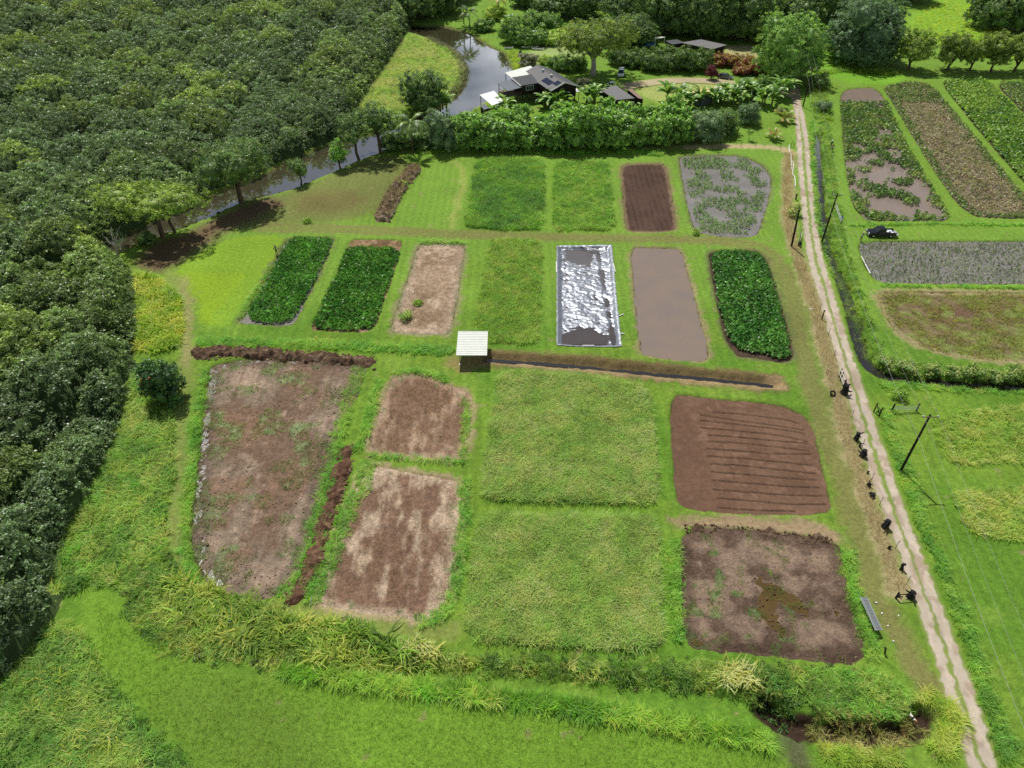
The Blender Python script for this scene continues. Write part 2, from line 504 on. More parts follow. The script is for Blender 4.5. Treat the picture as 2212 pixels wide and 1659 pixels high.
R4 = SP([(2150, 180), (2240, 178), (2330, 180), (2420, 300), (2330, 340), (2230, 262)], 1)
R5 = SP([(1853, 524), (1900, 521), (2100, 520), (2320, 521), (2400, 612), (2200, 613), (1925, 612), (1888, 602), (1866, 570)], 1)
R6 = SP([(1893, 629), (2050, 631), (2330, 634), (2420, 790), (2230, 785), (2080, 773), (1985, 748), (1935, 715), (1910, 680)], 2)
G2 = SP([(1030, 346), (1100, 342), (1174, 346), (1174, 420), (1171, 498), (1080, 496), (1004, 493), (1018, 420)], 1)
G3 = SP([(1197, 351), (1255, 348), (1313, 351), (1320, 420), (1327, 498), (1260, 498), (1196, 498), (1196, 420)], 1)
F7 = SP([(1058, 519), (1110, 517), (1169, 522), (1167, 630), (1162, 746), (1090, 742), (1020, 738), (1038, 630)], 1)
TRI = SP([(372, 588), (430, 548), (490, 520), (560, 508), (606, 512), (596, 555), (560, 610), (520, 660), (490, 705), (440, 700), (425, 660), (405, 615)], 1)
DITCH = smooth_poly(P([(1768, 290), (1768, 320), (1771, 400), (1776, 467), (1788, 540), (1798, 560), (1816, 600), (1834, 640), (1845, 686), (1855, 726), (1868, 768), (1888, 798), (1925, 812), (2000, 822), (2120, 830), (2300, 842)]), 2, False)
MIDD = smooth_poly(P([(1050, 772), (1200, 782), (1350, 796), (1500, 810), (1600, 821), (1672, 828)]), 1, False)
NDITCH = smooth_poly(P([(1995, 1552), (1965, 1580), (1900, 1588), (1800, 1578), (1735, 1572), (1700, 1560), (1660, 1525)]), 1, False)
WDITCH = smooth_poly(P([(700, 1395), (930, 1445), (1150, 1470), (1400, 1490), (1600, 1510), (1690, 1545)]), 1, False)
LTRK = smooth_poly(P([(1712, 150), (1714, 190), (1716, 215), (1722, 250), (1726, 300), (1730, 367), (1736, 433), (1743, 500), (1750, 553), (1770, 620), (1798, 720), (1848, 886), (1898, 1053), (1920, 1106), (1981, 1273), (2038, 1439), (2068, 1539), (2105, 1659), (2190, 1900)]), 2, False)
RTRK = smooth_poly(P([(1718, 150), (1720, 190), (1723, 215), (1733, 250), (1741, 300), (1747, 367), (1754, 433), (1761, 500), (1769, 553), (1790, 620), (1818, 720), (1871, 886), (1928, 1053), (1947, 1106), (2008, 1273), (2071, 1439), (2105, 1539), (2141, 1659), (2235, 1900)]), 2, False)
TRKA = smooth_poly(P([(560, 486), (740, 490), (900, 497), (1100, 506), (1300, 511), (1500, 513), (1590, 519), (1650, 530), (1700, 572), (1727, 660), (1746, 760), (1773, 870), (1808, 980), (1848, 1110), (1893, 1240), (1925, 1330), (1980, 1430), (2050, 1530)]), 2, False)
TRKB = smooth_poly(P([(560, 497), (740, 500), (900, 506), (1100, 514), (1300, 518), (1500, 521), (1580, 527), (1636, 540), (1683, 580), (1708, 660), (1728, 760), (1752, 870), (1786, 980), (1826, 1110), (1868, 1240), (1903, 1330), (1955, 1430), (2030, 1525)]), 2, False)
STRAW = smooth_poly(P([(1705, 330), (1700, 400), (1703, 470), (1716, 535), (1735, 590), (1758, 660), (1775, 720), (1792, 780), (1806, 840), (1818, 890), (1832, 950), (1852, 1010), (1872, 1070), (1896, 1140), (1920, 1200), (1944, 1275)]), 2, False)
DRIVE = smooth_poly(P([(1330, 190), (1389, 181), (1449, 174), (1522, 174), (1595, 182), (1660, 196), (1715, 206)]), 2, False)
LPATH = smooth_poly(P([(365, 590), (395, 630), (408, 680), (405, 740), (400, 800), (395, 880), (388, 960), (382, 1040), (372, 1120), (372, 1190), (400, 1260), (440, 1290), (560, 1310), (680, 1330), (800, 1360), (980, 1365)]), 1, False)

SUNK = [(F4, .3), (F5, .4), (T1, .42), (T2, .42), (F6, .35), (F9, .4), (T3, .42), (F10, .3), (F11, .22), (F12, .22), (F13, .3), (F14, .32),
        (R1, .45), (R2, .4), (R3, .4), (R4, .4), (R5, .45), (R6, .35)]
FIELD_DROP = .13

def height(X, Y):
    X = np.asarray(X, float); Y = np.asarray(Y, float)
    wx = X + (fbm(X / .9, Y / .9, 31, 2) - .5) * .7; wy = Y + (fbm(X / .9, Y / .9, 37, 2) - .5) * .7
    h = (fbm(X / 7, Y / 7, 3, 3) - .5) * .16 + (vnoise(X / .8, Y / .8, 5) - .5) * .04
    near = sstep(420, 250, Y)
    for p, d in SUNK:
        s = sdf(p, wx, wy, 2.)
        m = s < 1.9
        h = np.where(m, h * sstep(-.2, 1.2, s), h)
        h = h - d * sstep(.25, -.55, s)
        h = h + .07 * np.exp(-((s - .5) / .4) ** 2) * m          # low bund round each plot
    s = sdf(F8, X, Y, 2.); h = h - .45 * sstep(.1, -.8, s)
    s = sdf(RIVER, wx, wy, 9.); h = h - 1.8 * sstep(1.0, -2.2, s)
    s = sdf(POND, wx, wy, 4.); h = h - 1.2 * sstep(.6, -1.5, s)
    d = pdist(DITCH, wx, wy); h = h - 1.0 * sstep(1.5, .45, d)
    d = pdist(MIDD, wx, wy, 5.); h = h - .72 * sstep(1.5, .1, d) + .12 * np.exp(-((d - 1.7) / .5) ** 2)
    d = pdist(NDITCH, wx, wy, 6.); h = h - 1.35 * sstep(1.9, .35, d)
    d = pdist(WDITCH, wx, wy, 6.); h = h - .6 * sstep(2.0, .3, d)
    d = np.minimum(pdist(LTRK, X, Y, 6.), pdist(RTRK, X, Y, 6.)); h = np.where(d < 2, h * sstep(.6, 2., d), h) - .04 * sstep(.7, .2, d)
    return h * near

# ------------------------------------------------------------------ the ground: one sheet with its own surface colours
def mixc(C, col, m):
    return C + (np.asarray(col) - C) * m[:, None]

def ground_colour(X, Y):
    n1 = fbm(X / 14, Y / 14, 101, 4); n2 = fbm(X / 3.2, Y / 3.2, 111, 4); n3 = fbm(X / .9, Y / .9, 121, 3)
    C = np.tile(A(116, 148, 52), (len(X), 1))
    C = mixc(C, A(100, 140, 46), sstep(.42, .62, n1))
    C = mixc(C, A(132, 162, 66), sstep(.55, .8, n2) * .55)
    C = mixc(C, A(86, 124, 42), sstep(.5, .3, n3) * .45)
    C = mixc(C, A(124, 161, 62), sstep(88, 108, Y) * .7 * sstep(.3, .6, n1 + .15))
    wx = X + (n3 - .5) * 1.6 + (n2 - .5) * 1.6; wy = Y + (fbm(X / .9, Y / .9, 131, 3) - .5) * 1.6
    def poly(p, col, feather=.6, k=1.):
        nonlocal C
        C = mixc(C, col, sstep(feather, -feather, sdf(p, wx, wy, 5.)) * k)
    def line(l, col, w, k=1., soft=.5):
        nonlocal C
        C = mixc(C, col, sstep(w + soft, w - soft * .6, pdist(l, wx, wy, 6.)) * k)
    # mown stripes along the plots
    C = C * (1 + .07 * np.sin(X * 2 * math.pi / 1.5 + (n1 - .5) * 6))[:, None]
    poly(TRI, A(140, 172, 46), 1.2)
    poly(SP([(372, 588), (490, 520), (606, 512), (560, 610), (540, 660), (490, 705), (455, 690), (500, 640), (540, 590)]), A(112, 156, 60), .8, .35)
    # far meadow behind the trees, lawns round the house
    poly(SP([(1940, 60), (1990, 0), (2080, -25), (2180, 60), (2300, 120), (2212, 135), (2050, 110)]), A(132, 172, 54), 3)
    poly(SP([(1760, 150), (1775, 100), (1850, 130), (1960, 155), (1940, 185), (1830, 180)]), A(122, 172, 52), 2)
    poly(SP([(1120, 130), (1160, 100), (1240, 85), (1280, 105), (1240, 140), (1150, 142)]), A(158, 178, 108), 1.5)
    poly(SP([(1360, 190), (1480, 172), (1600, 180), (1590, 210), (1420, 225)]), A(165, 178, 100), 1.5)
    poly(SP([(1560, 100), (1630, 95), (1640, 130), (1570, 135)]), A(176, 172, 118), 1.5)
    poly(SP([(765, 240), (800, 175), (850, 110), (890, 72), (980, 108), (1008, 150), (1000, 180), (960, 222), (860, 262)]), A(140, 164, 78), 1.5)
    # mown lawn in the foreground
    poly(SP([(180, 1260), (260, 1290), (330, 1390), (520, 1460), (900, 1500), (1500, 1590), (1700, 1640), (2000, 1659), (2000, 1900), (400, 1900), (430, 1659), (300, 1540), (220, 1440), (170, 1340)]), A(116, 154, 52), 1.2)
    poly(SP([(330, 1480), (520, 1450), (700, 1560), (740, 1720), (430, 1720)]), A(104, 132, 52), 3., .6)
    poly(SP([(1690, 1590), (1740, 1585), (1760, 1700), (1700, 1700)]), A(96, 92, 72), .9, .8)
    # worn mud by the river
    poly(SP([(290, 575), (330, 525), (420, 498), (500, 452), (600, 424), (700, 385), (790, 342), (860, 335), (880, 350), (850, 400), (820, 455), (740, 478), (600, 486), (500, 500), (400, 560), (345, 590)]), A(120, 102, 78), 2., .55)
    poly(SP([(290, 575), (330, 525), (420, 498), (500, 452), (580, 424), (620, 440), (560, 470), (470, 505), (420, 545), (345, 592)]), A(112, 88, 72), 2., .85)
    poly(SP([(640, 420), (760, 410), (800, 430), (740, 460), (640, 460)]), A(118, 98, 66), 2.5, .5)
    # worn wheel tracks
    for tr in (TRKA, TRKB):
        line(tr, A(138, 122, 84), .55, .75, .9)
    line(smooth_poly((TRKA + TRKB) / 2, 0, False), A(118, 132, 66), 1.6, .35, 1.)
    line(smooth_poly(P([(980, 350), (1005, 370), (992, 430), (975, 490)]), 1, False), A(170, 172, 96), .5, .55, .9)
    line(LPATH, A(150, 150, 92), .8, .5, 1.)
    line(smooth_poly(P([(398, 600), (408, 690), (402, 780)]), 1, False), A(164, 150, 108), .6, .5, .9)
    # straw strip and fence line beside the dirt road
    line(STRAW, A(178, 160, 124), 1.1, .85, .9)
    line(smooth_poly(P([(1480, 318), (1560, 316), (1640, 316), (1700, 322), (1712, 330)]), 1, False), A(196, 176, 138), .9, .9, .9)
    line(smooth_poly(P([(1290, 322), (1400, 318), (1480, 318)]), 1, False), A(170, 165, 110), .8, .5, .9)
    # dry grass between the ploughed plot and the wet one
    poly(SP([(1445, 1118), (1560, 1112), (1700, 1120), (1785, 1128), (1815, 1160), (1820, 1180), (1740, 1160), (1600, 1142), (1470, 1142)]), A(158, 136, 108), .7, .95)
    # bank of the middle drain
    line(MIDD, A(118, 96, 70), 2.0, .9, .9)
    line(smooth_poly(P([(1060, 780), (1350, 808), (1600, 834), (1690, 838)]), 1, False), A(172, 150, 112), .5, .75, .6)
    poly(SP([(1655, 818), (1690, 815), (1700, 832), (1670, 842), (1645, 836)]), A(160, 138, 104), .6, .8)
    poly(SP([(962, 768), (1000, 772), (1060, 766), (1068, 790), (1000, 806), (966, 790)]), A(150, 132, 88), .8, .8)
    # edges of the dug and the dry plots
    for p, col, w in ((F6, A(150, 140, 108), .5), (F4, A(142, 128, 92), .5), (F11, A(168, 146, 118), .45), (F12, A(176, 152, 126), .5), (R6, A(170, 152, 116), .8), (F9, A(160, 140, 110), .35), (F5, A(120, 122, 84), .35), (T3, A(110, 108, 76), .4), (T1, A(112, 108, 78), .4)):
        s = sdf(p, wx, wy, 3.)
        C = mixc(C, col, sstep(w + .5, w - .4, s) * .75)
    for p in (F4, F5, T1, T2, F6, F9, T3, F10, F13, F14, R1, R2, R3, R4, R5, R6):
        s = sdf(p, X, Y, 3.)
        C = mixc(C, A(86, 70, 54), sstep(.12, -.3, s))
    s = sdf(RIVER, X, Y, 5.); C = mixc(C, A(104, 82, 62), sstep(.9, -.4, s) * .85)
    for l, w in ((DITCH, .9), (NDITCH, 1.2)):
        C = mixc(C, A(66, 52, 42), sstep(w + .4, w - .3, pdist(l, wx, wy)))
    # rough ground under the tall growth
    for p in (C1, C2, G2, G3, F7):
        C = mixc(C, A(104, 128, 58), sstep(.3, -.3, sdf(p, wx, wy, 2.)) * .9)
    # under the thicket and the trees
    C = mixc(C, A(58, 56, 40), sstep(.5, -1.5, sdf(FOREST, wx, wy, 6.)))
    # small bare spots
    C = mixc(C, A(150, 138, 100), sstep(.79, .86, fbm(X / 1.7, Y / 1.7, 151, 3)) * .6)
    return C

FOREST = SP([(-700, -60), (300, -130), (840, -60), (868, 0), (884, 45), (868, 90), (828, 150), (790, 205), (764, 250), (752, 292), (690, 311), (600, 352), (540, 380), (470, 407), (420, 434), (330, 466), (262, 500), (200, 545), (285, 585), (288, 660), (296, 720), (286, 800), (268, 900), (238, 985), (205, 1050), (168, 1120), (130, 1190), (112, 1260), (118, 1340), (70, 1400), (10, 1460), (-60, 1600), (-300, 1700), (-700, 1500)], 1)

def build_ground():
    ys = [-160, -110, -70, -40, -20, -5, 6, 14]
    y = 20.
    while y < 335:
        ys.append(y); y += min(.95, 1.55 * (y * y + 4761) / 49059)
    st = 1.5
    while y < 5200:
        ys.append(y); st *= 1.22; y += st
    ys = np.array(ys)
    u = list(np.arange(-.82, .8201, .0031))
    st = .0031
    r = [.82]
    while r[-1] < 9:
        st *= 1.3; r.append(r[-1] + st)
    u = np.array([-a for a in r[:0:-1]] + u + r[1:])
    D = np.maximum(ys * .755 + 45.3, 46.)
    X = (u[None, :] * D[:, None]).ravel(); Y = np.repeat(ys, len(u))
    n, m = len(ys), len(u)
    Z = height(X, Y)
    C = ground_colour(X, Y)
    i = np.arange(n * m).reshape(n, m)
    F = np.stack([i[:-1, :-1], i[:-1, 1:], i[1:, 1:], i[1:, :-1]], -1).reshape(-1, 4)
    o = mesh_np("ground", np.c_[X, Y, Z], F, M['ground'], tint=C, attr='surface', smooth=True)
    tag(o, "green mown grass ground between the plots", kind='structure')
build_ground()

# ------------------------------------------------------------------ sheets: plots, water, road
def grid_in(poly, res, grow):
    lo = poly.min(0) - grow - res; hi = poly.max(0) + grow + res
    xs = np.arange(lo[0], hi[0], res); ys = np.arange(lo[1], hi[1], res)
    X, Y = np.meshgrid(xs, ys); n, m = X.shape
    s = sdf(poly, X.ravel(), Y.ravel(), grow + 2 * res + .5)
    i = np.arange(n * m).reshape(n, m)
    F = np.stack([i[:-1, :-1], i[:-1, 1:], i[1:, 1:], i[1:, :-1]], -1).reshape(-1, 4)
    keep = (s[F] < grow).all(1)
    F = F[keep]
    used = np.unique(F); remap = np.full(n * m, -1); remap[used] = np.arange(len(used))
    return X.ravel()[used], Y.ravel()[used], s[used], remap[F]

def sheet(name, label, poly, z, mat, colour=None, hfun=None, res=.3, grow=.45, kind='structure', parent=None):
    x, y, s, F = grid_in(poly, res, grow)
    Z = np.full(len(x), z) + (hfun(x, y, s) if hfun else 0)
    C = colour(x, y, s) if colour else None
    o = mesh_np(name, np.c_[x, y, Z], F, M[mat], parent, tint=C, attr='surface', smooth=True)
    return tag(o, label, kind=kind)

def c_mix(*layers):
    """first a base colour, then (colour, mask function)"""
    def f(x, y, s):
        C = np.tile(layers[0], (len(x), 1))
        for col, mk in layers[1:]:
            C = mixc(C, col, np.clip(mk(x, y, s), 0, 1))
        return C
    return f
def nz(sc, a, b, seed, sy=None, o=4):
    return lambda x, y, s: sstep(a, b, fbm(x / sc, y / (sy or sc), seed, o))
def edge(a, b):
    return lambda x, y, s: sstep(a, b, s)

zf = -FIELD_DROP
# far row
sheet("ploughed_field", "narrow dark brown tilled plot in the far row of plots", F4, zf, 'fine_soil',
      c_mix(A(88, 68, 58), (A(74, 57, 48), nz(2.5, .4, .7, 1)), (A(94, 74, 63), lambda x, y, s: .3 + .3 * np.sin(x * 5.2 + .4 * np.sin(y * .4))), (A(150, 130, 100), lambda x, y, s: sstep(-.9, -.2, s + fbm(x, y, 3) * .8 - .4) * .6)),
      lambda x, y, s: .012 * np.sin(x * 5.2 + .4 * np.sin(y * .4)) + .05 * (fbm(x / .5, y / .5, 2) - .5), .22)
sheet("flooded_field", "rounded grey flooded paddy dotted with green sprouts beside the dirt road", F5, zf - .06, 'paddy_grey', res=.6)
# second row
sheet("muddy_field", "mud under the first block of green taro nearest the river", T1, zf - .05, 'paddy_grey', res=.5)
sheet("mulched_field", "straw strip and mud under the second block of green taro", T2, zf, 'stubble',
      c_mix(A(165, 138, 112), (A(120, 95, 74), nz(1.2, .4, .6, 9))), lambda x, y, s: .06 * (fbm(x / .4, y / .4, 2) - .5))
sheet("fallow_field", "dry cracked light brown fallow plot", F6, zf, 'stubble',
      c_mix(A(170, 148, 124), (A(150, 128, 104), nz(3, .42, .6, 12)), (A(190, 170, 148), nz(1.6, .58, .75, 14)), (A(188, 166, 146), lambda x, y, s: sstep(-2.6, -.6, s) * .55), (A(108, 128, 82), lambda x, y, s: sstep(-.9, -.1, s + fbm(x / 1.5, y / 1.5, 5) - .5) * .55)),
      lambda x, y, s: .07 * (fbm(x / .5, y / .5, 22) - .5))
sheet("flooded_field", "smooth brown muddy flooded plot between the silver sheet and the taro", F9, zf - .02, 'paddy', res=.6)
sheet("muddy_field", "mud under the block of green taro beside the dirt road", T3, zf - .05, 'soil', c_mix(A(84, 70, 58), (A(60, 50, 44), nz(1.5, .4, .6, 8))))
# third row
def c_big(x, y, s):
    C = np.tile(A(140, 124, 106), (len(x), 1))
    n = fbm(x / 5, y / 9, 201, 4); n2 = fbm(x / 1.2, y / 1.2, 205, 4); n3 = fbm(x / 2.6, y / 2.6, 207, 4)
    C = mixc(C, A(172, 150, 130), sstep(.5, .68, n) * .8)
    C = mixc(C, A(122, 98, 80), sstep(.5, .36, n) * .8)
    C = mixc(C, A(184, 162, 140), sstep(.62, .8, n2) * .6)
    C = mixc(C, A(146, 116, 94), sstep(.58, .7, fbm(x / 4, y / 4, 211)) * .5)
    C = mixc(C, A(134, 150, 106), sstep(.55, .68, n3) * sstep(.4, .7, n2) * .9)
    C = mixc(C, A(138, 146, 112), sstep(78, 84, y) * sstep(.45, .65, n3) * .6)
    C = mixc(C, A(118, 98, 82), sstep(.55, .72, fbm(x / .5, y / 5.5, 213, 3)) * .6)
    C = mixc(C, A(92, 80, 74), sstep(-2.2, -.5, s + n3) * .5)
    return C
def h_big(x, y, s):
    n = fbm(x / 2.2, y / 2.2, 221, 4)
    left = sstep(-3.2, -.8, s) * sstep(-24, -34, x) + .8 * np.exp(-(((x + 25.5) / 2.2) ** 2 + ((y - 57.5) / 5) ** 2))
    return .13 * (n - .45) + .09 * (fbm(x / .45, y / .45, 223, 3) - .5) - .10 * left + .04 * np.sin(x * 3 + y * .5) * sstep(.5, .6, n)
big = sheet("cleared_field", "large bare brown plot with wet patches along its edge beside the long dirt ridge", F10, zf + .05, 'soil', c_big, h_big, .24)
sheet("standing_water", "shallow water lying in the ruts of the large bare plot", F10, zf - .055, 'paddy_grey', res=.8)
def c_st(dark, straw, seed, k):
    def f(x, y, s):
        C = np.tile(dark, (len(x), 1))
        n = fbm(x / .75, y / 3.2, seed, 4); n2 = fbm(x / 2.6, y / 3.0, seed + 5, 4)
        C = mixc(C, straw, sstep(.5 - k, .72 - k, n * .55 + n2 * .45) * .85)
        C = mixc(C, straw, sstep(-1.5, -.2, s + (n2 - .5) * 2) * .8)
        C = mixc(C, A(118, 138, 92), sstep(.62, .75, fbm(x / 1.1, y / 1.1, seed + 9)) * sstep(-2.2, -.4, s) * .8)
        return C
    return f
sheet("stubble_field", "brown stubble plot behind the patchier stubble plot", F11, zf + .03, 'stubble', c_st(A(132, 106, 86), A(180, 156, 132), 301, -.02), lambda x, y, s: .08 * (fbm(x / .4, y / 1.2, 33) - .5), .24)
sheet("stubble_field", "brown plot streaked with pale straw beside the tall grass", F12, zf + .03, 'stubble', c_st(A(128, 102, 84), A(194, 174, 150), 311, .07), lambda x, y, s: .08 * (fbm(x / .4, y / 1.2, 35) - .5), .24)

# ploughed plot with its furrow lines
FUR = [[(1540, 889), (1600, 893), (1700, 905), (1728, 914)], [(1514, 895), (1600, 908), (1690, 920), (1738, 928)], [(1514, 907), (1590, 915), (1700, 928), (1742, 936)], [(1516, 923), (1600, 930), (1680, 938), (1745, 952)], [(1528, 938), (1620, 945), (1672, 951), (1746, 956)], [(1530, 952), (1600, 956), (1650, 961), (1748, 973)], [(1528, 968), (1600, 973), (1672, 979), (1752, 980)], [(1530, 984), (1620, 990), (1680, 996), (1755, 1004)], [(1536, 1001), (1600, 1004), (1690, 1014), (1762, 1022)], [(1538, 1018), (1640, 1026), (1700, 1032), (1766, 1036)], [(1540, 1036), (1630, 1044), (1700, 1050), (1772, 1052)], [(1542, 1056), (1640, 1064), (1700, 1068), (1778, 1070)], [(1548, 1075), (1640, 1082), (1700, 1088), (1785, 1088)], [(1552, 1096), (1640, 1102), (1720, 1103)]]
FUR = [smooth_poly(P(f), 1, False) for f in FUR]
def h_fur(x, y, s):
    h = .03 * (fbm(x / .35, y / .35, 41, 3) - .5) + .05 * (fbm(x / 2, y / 2, 43) - .5)
    for f in FUR:
        d = pdist(f, x, y + .12 * (fbm(x / .8, y / .8, 47) - .5), 1.)
        h = h - .24 * np.exp(-(d / .085) ** 2)
    return h
sheet("ploughed_field", "large brown ploughed plot with thin furrow lines beside the dirt road", F13, zf, 'fine_soil',
      c_mix(A(120, 94, 76), (A(112, 86, 69), nz(3, .42, .6, 51)), (A(128, 101, 83), nz(.8, .55, .75, 52)), (A(108, 82, 66), lambda x, y, s: sstep(26.2, 25.2, x + .12 * (y - 65)) * .7)),
      h_fur, .1)
# wet plot: hollows of its own hold the puddles
def c_wet(x, y, s):
    C = np.tile(A(134, 114, 98), (len(x), 1))
    n = fbm(x / 2.8, y / 1.8, 401, 4); n2 = fbm(x / .9, y / .7, 403, 4)
    C = mixc(C, A(148, 128, 108), sstep(.48, .66, n) * .7)
    C = mixc(C, A(84, 66, 54), sstep(.5, .36, n) * .7)
    C = mixc(C, A(132, 114, 98), sstep(.6, .75, n2) * .6)
    C = mixc(C, A(104, 130, 76), sstep(.6, .72, fbm(x / 1.3, y / 1.3, 407)) * sstep(34, 27, x) * .75)
    C = mixc(C, A(72, 56, 46), sstep(-1.6, -.3, s + n2) * .6)
    return C
PUD = [(SP([(1630, 1240), (1680, 1262), (1722, 1280), (1752, 1310), (1757, 1340), (1740, 1345), (1712, 1320), (1680, 1300), (1690, 1350), (1712, 1385), (1690, 1382), (1655, 1340), (1628, 1315), (1640, 1285)], 1), .13),
       (SP([(1600, 1340), (1615, 1335), (1612, 1358), (1602, 1355)], 1), .1), (SP([(1488, 1375), (1535, 1388), (1532, 1404), (1490, 1402)], 1), .14),
       (SP([(1800, 1295), (1825, 1330), (1838, 1380), (1815, 1372), (1800, 1340)], 1), .08), (SP([(1735, 1420), (1800, 1424), (1850, 1415), (1858, 1436), (1760, 1432)], 1), .11), (SP([(1628, 1325), (1650, 1332), (1655, 1345), (1632, 1342)], 1), .1)]
def h_wet(x, y, s):
    h = .12 * (fbm(x / 2., y / 1.4, 411, 4) - .42) + .05 * (fbm(x / .35, y / .35, 413, 3) - .5)
    wx = x + (fbm(x / .8, y / .8, 415, 3) - .5) * 1.6; wy = y + (fbm(x / .8, y / .8, 417, 3) - .5) * 1.6
    for p, d in PUD:
        h = h - d * sstep(.35, -.5, sdf(p, wx, wy, 2.))
    return h
sheet("waterlogged_field", "wet dark brown plot with a brown puddle in its middle near the long metal bench", F14, zf + .06, 'soil', c_wet, h_wet, .18)
sheet("puddle", "brown puddle water lying in the wet plot", F14, zf - .03, 'puddle', res=.8, grow=.2)
# right-hand plots
sheet("flooded_field", "brown flooded paddy with broken patches of taro behind the black pickup", R1, zf - .06, 'paddy', res=.8)
sheet("drying_field", "paddy floor under the drying brown taro", R2, zf - .04, 'soil', c_mix(A(138, 124, 106), (A(112, 100, 86), nz(2.2, .42, .6, 61)), (A(200, 178, 138), lambda x, y, s: sstep(141, 139, y) * sstep(118, 124, x) * .8)), res=.5)
sheet("muddy_field", "paddy floor under the green taro by the tree row", R3, zf - .05, 'soil', c_mix(A(92, 82, 66),), res=.6)
sheet("muddy_field", "paddy floor under the furthest narrow taro strip", R4, zf - .05, 'soil', c_mix(A(100, 86, 70),), res=.6)
sheet("flooded_field", "grey flooded paddy full of young sprouts in front of the black pickup", R5, zf - .06, 'paddy_grey', res=.6)
def c_weed(x, y, s):
    C = np.tile(A(128, 116, 84), (len(x), 1))
    C = mixc(C, A(130, 146, 76), sstep(.42, .58, fbm(x / 2.2, y / 1.8, 431, 4)) * .85)
    C = mixc(C, A(118, 92, 74), np.exp(-(((x - 73) / 9) ** 2 + ((y - 98) / 4.) ** 2)) * sstep(.35, .6, fbm(x / 1.2, y / 1.2, 437)))
    C = mixc(C, A(176, 160, 124), sstep(-1.2, -.3, s) * .7)
    return C
sheet("weedy_field", "half bare plot overgrown with low yellow weeds on the far side of the drain", R6, zf, 'soil', c_weed, lambda x, y, s: .1 * (fbm(x / .8, y / .8, 439) - .5), .3)

# waters
sheet("river", "calm brown river winding past the thicket", RIVER, -.62, 'river', res=1.5, grow=1.)
sheet("pond", "small brown pond behind the garden palms", POND, -.5, 'river', res=1., grow=.8)
def strip_sheet(name, label, line, w, z, mat, kind='structure', colour=None):
    d = np.gradient(line, axis=0); d /= np.linalg.norm(d, axis=1)[:, None] + 1e-9
    nrm = np.c_[-d[:, 1], d[:, 0]]
    k = np.linspace(-1, 1, 5)
    V = (line[:, None, :] + nrm[:, None, :] * (k[None, :, None] * w)).reshape(-1, 2)
    n = len(line); i = np.arange(n * 5).reshape(n, 5)
    F = np.stack([i[:-1, :-1], i[:-1, 1:], i[1:, 1:], i[1:, :-1]], -1).reshape(-1, 4)
    o = mesh_np(name, np.c_[V, np.full(len(V), z)], F, M[mat], smooth=True)
    return tag(o, label, kind=kind)
strip_sheet("ditch_water", "narrow dark water of the roadside ditch", DITCH, 1.0, -.62, 'ditch')
strip_sheet("ditch_water", "thread of dark water in the middle drain", MIDD, .42, -.6, 'ditch')

def build_road():
    """a long sheet over both wheel tracks; grass keeps the middle and the ragged edges"""
    n = len(LTRK)
    t = np.linspace(0, n - 1, n * 9)
    itp = lambda L: np.c_[np.interp(t, np.arange(n), L[:, 0]), np.interp(t, np.arange(n), L[:, 1])]
    a, b = itp(LTRK), itp(RTRK)
    mid = (a + b) / 2
    d = np.gradient(mid, axis=0); d /= np.linalg.norm(d, axis=1)[:, None] + 1e-9
    nrm = np.c_[d[:, 1], -d[:, 0]]
    half = np.abs(((b - a) * nrm).sum(1)) / 2 + 1.05
    k = np.linspace(-1, 1, 25)
    V = (mid[:, None, :] + nrm[:, None, :] * (k[None, :, None] * half[:, None, None]))
    X = V[..., 0].ravel(); Y = V[..., 1].ravel()
    wx = X + (fbm(X / .7, Y / .7, 71, 3) - .5) * .7; wy = Y + (fbm(X / .7, Y / .7, 73, 3) - .5) * .7
    dist = np.minimum(seg_dist(a[::6], wx, wy, False), seg_dist(b[::6], wx, wy, False))
    C = ground_colour(X, Y)
    C = mixc(C, A(150, 146, 100), sstep(1.05, .6, dist) * .45)
    tr = np.tile(A(190, 178, 160), (len(X), 1))
    tr = mixc(tr, A(168, 150, 130), sstep(.5, .66, fbm(X / 1.6, Y / 2.2, 75, 4)) * .8)
    tr = mixc(tr, A(212, 196, 178), sstep(.58, .72, fbm(X / .6, Y / 1.2, 77, 3)) * .6)
    m = sstep(.66, .42, dist)
    C = C + (tr - C) * m[:, None]
    end = sstep(190, 205, Y)
    C = mixc(C, A(176, 158, 130), end * sstep(1.6, .9, seg_dist(((a + b) / 2)[::6], wx, wy, False)))
    Z = height(X, Y) + .02
    nn, mm = V.shape[:2]
    i = np.arange(nn * mm).reshape(nn, mm)
    F = np.stack([i[:-1, :-1], i[:-1, 1:], i[1:, 1:], i[1:, :-1]], -1).reshape(-1, 4)
    o = mesh_np("dirt_road", np.c_[X, Y, Z], F, M['road'], tint=C, attr='surface', smooth=True)
    tag(o, "pale two-track dirt road with a grass strip down its middle", kind='structure')
build_road()
def build_drive():
    d = np.gradient(DRIVE, axis=0); d /= np.linalg.norm(d, axis=1)[:, None] + 1e-9
    nrm = np.c_[-d[:, 1], d[:, 0]]; k = np.linspace(-1, 1, 9)
    V = DRIVE[:, None, :] + nrm[:, None, :] * (k[None, :, None] * 2.6)
    X = V[..., 0].ravel(); Y = V[..., 1].ravel(); n = len(DRIVE)
    C = mixc(np.tile(A(186, 172, 140), (len(X), 1)), A(160, 165, 105), np.abs(np.tile(k, n)) ** 4)
    i = np.arange(n * 9).reshape(n, 9)
    F = np.stack([i[:-1, :-1], i[:-1, 1:], i[1:, 1:], i[1:, :-1]], -1).reshape(-1, 4)
    tag(mesh_np("driveway_road", np.c_[X, Y, height(X, Y) + .1], F, M['road'], tint=C, attr='surface', smooth=True), "curving pale driveway across the lawn by the house", kind='structure')
build_drive()

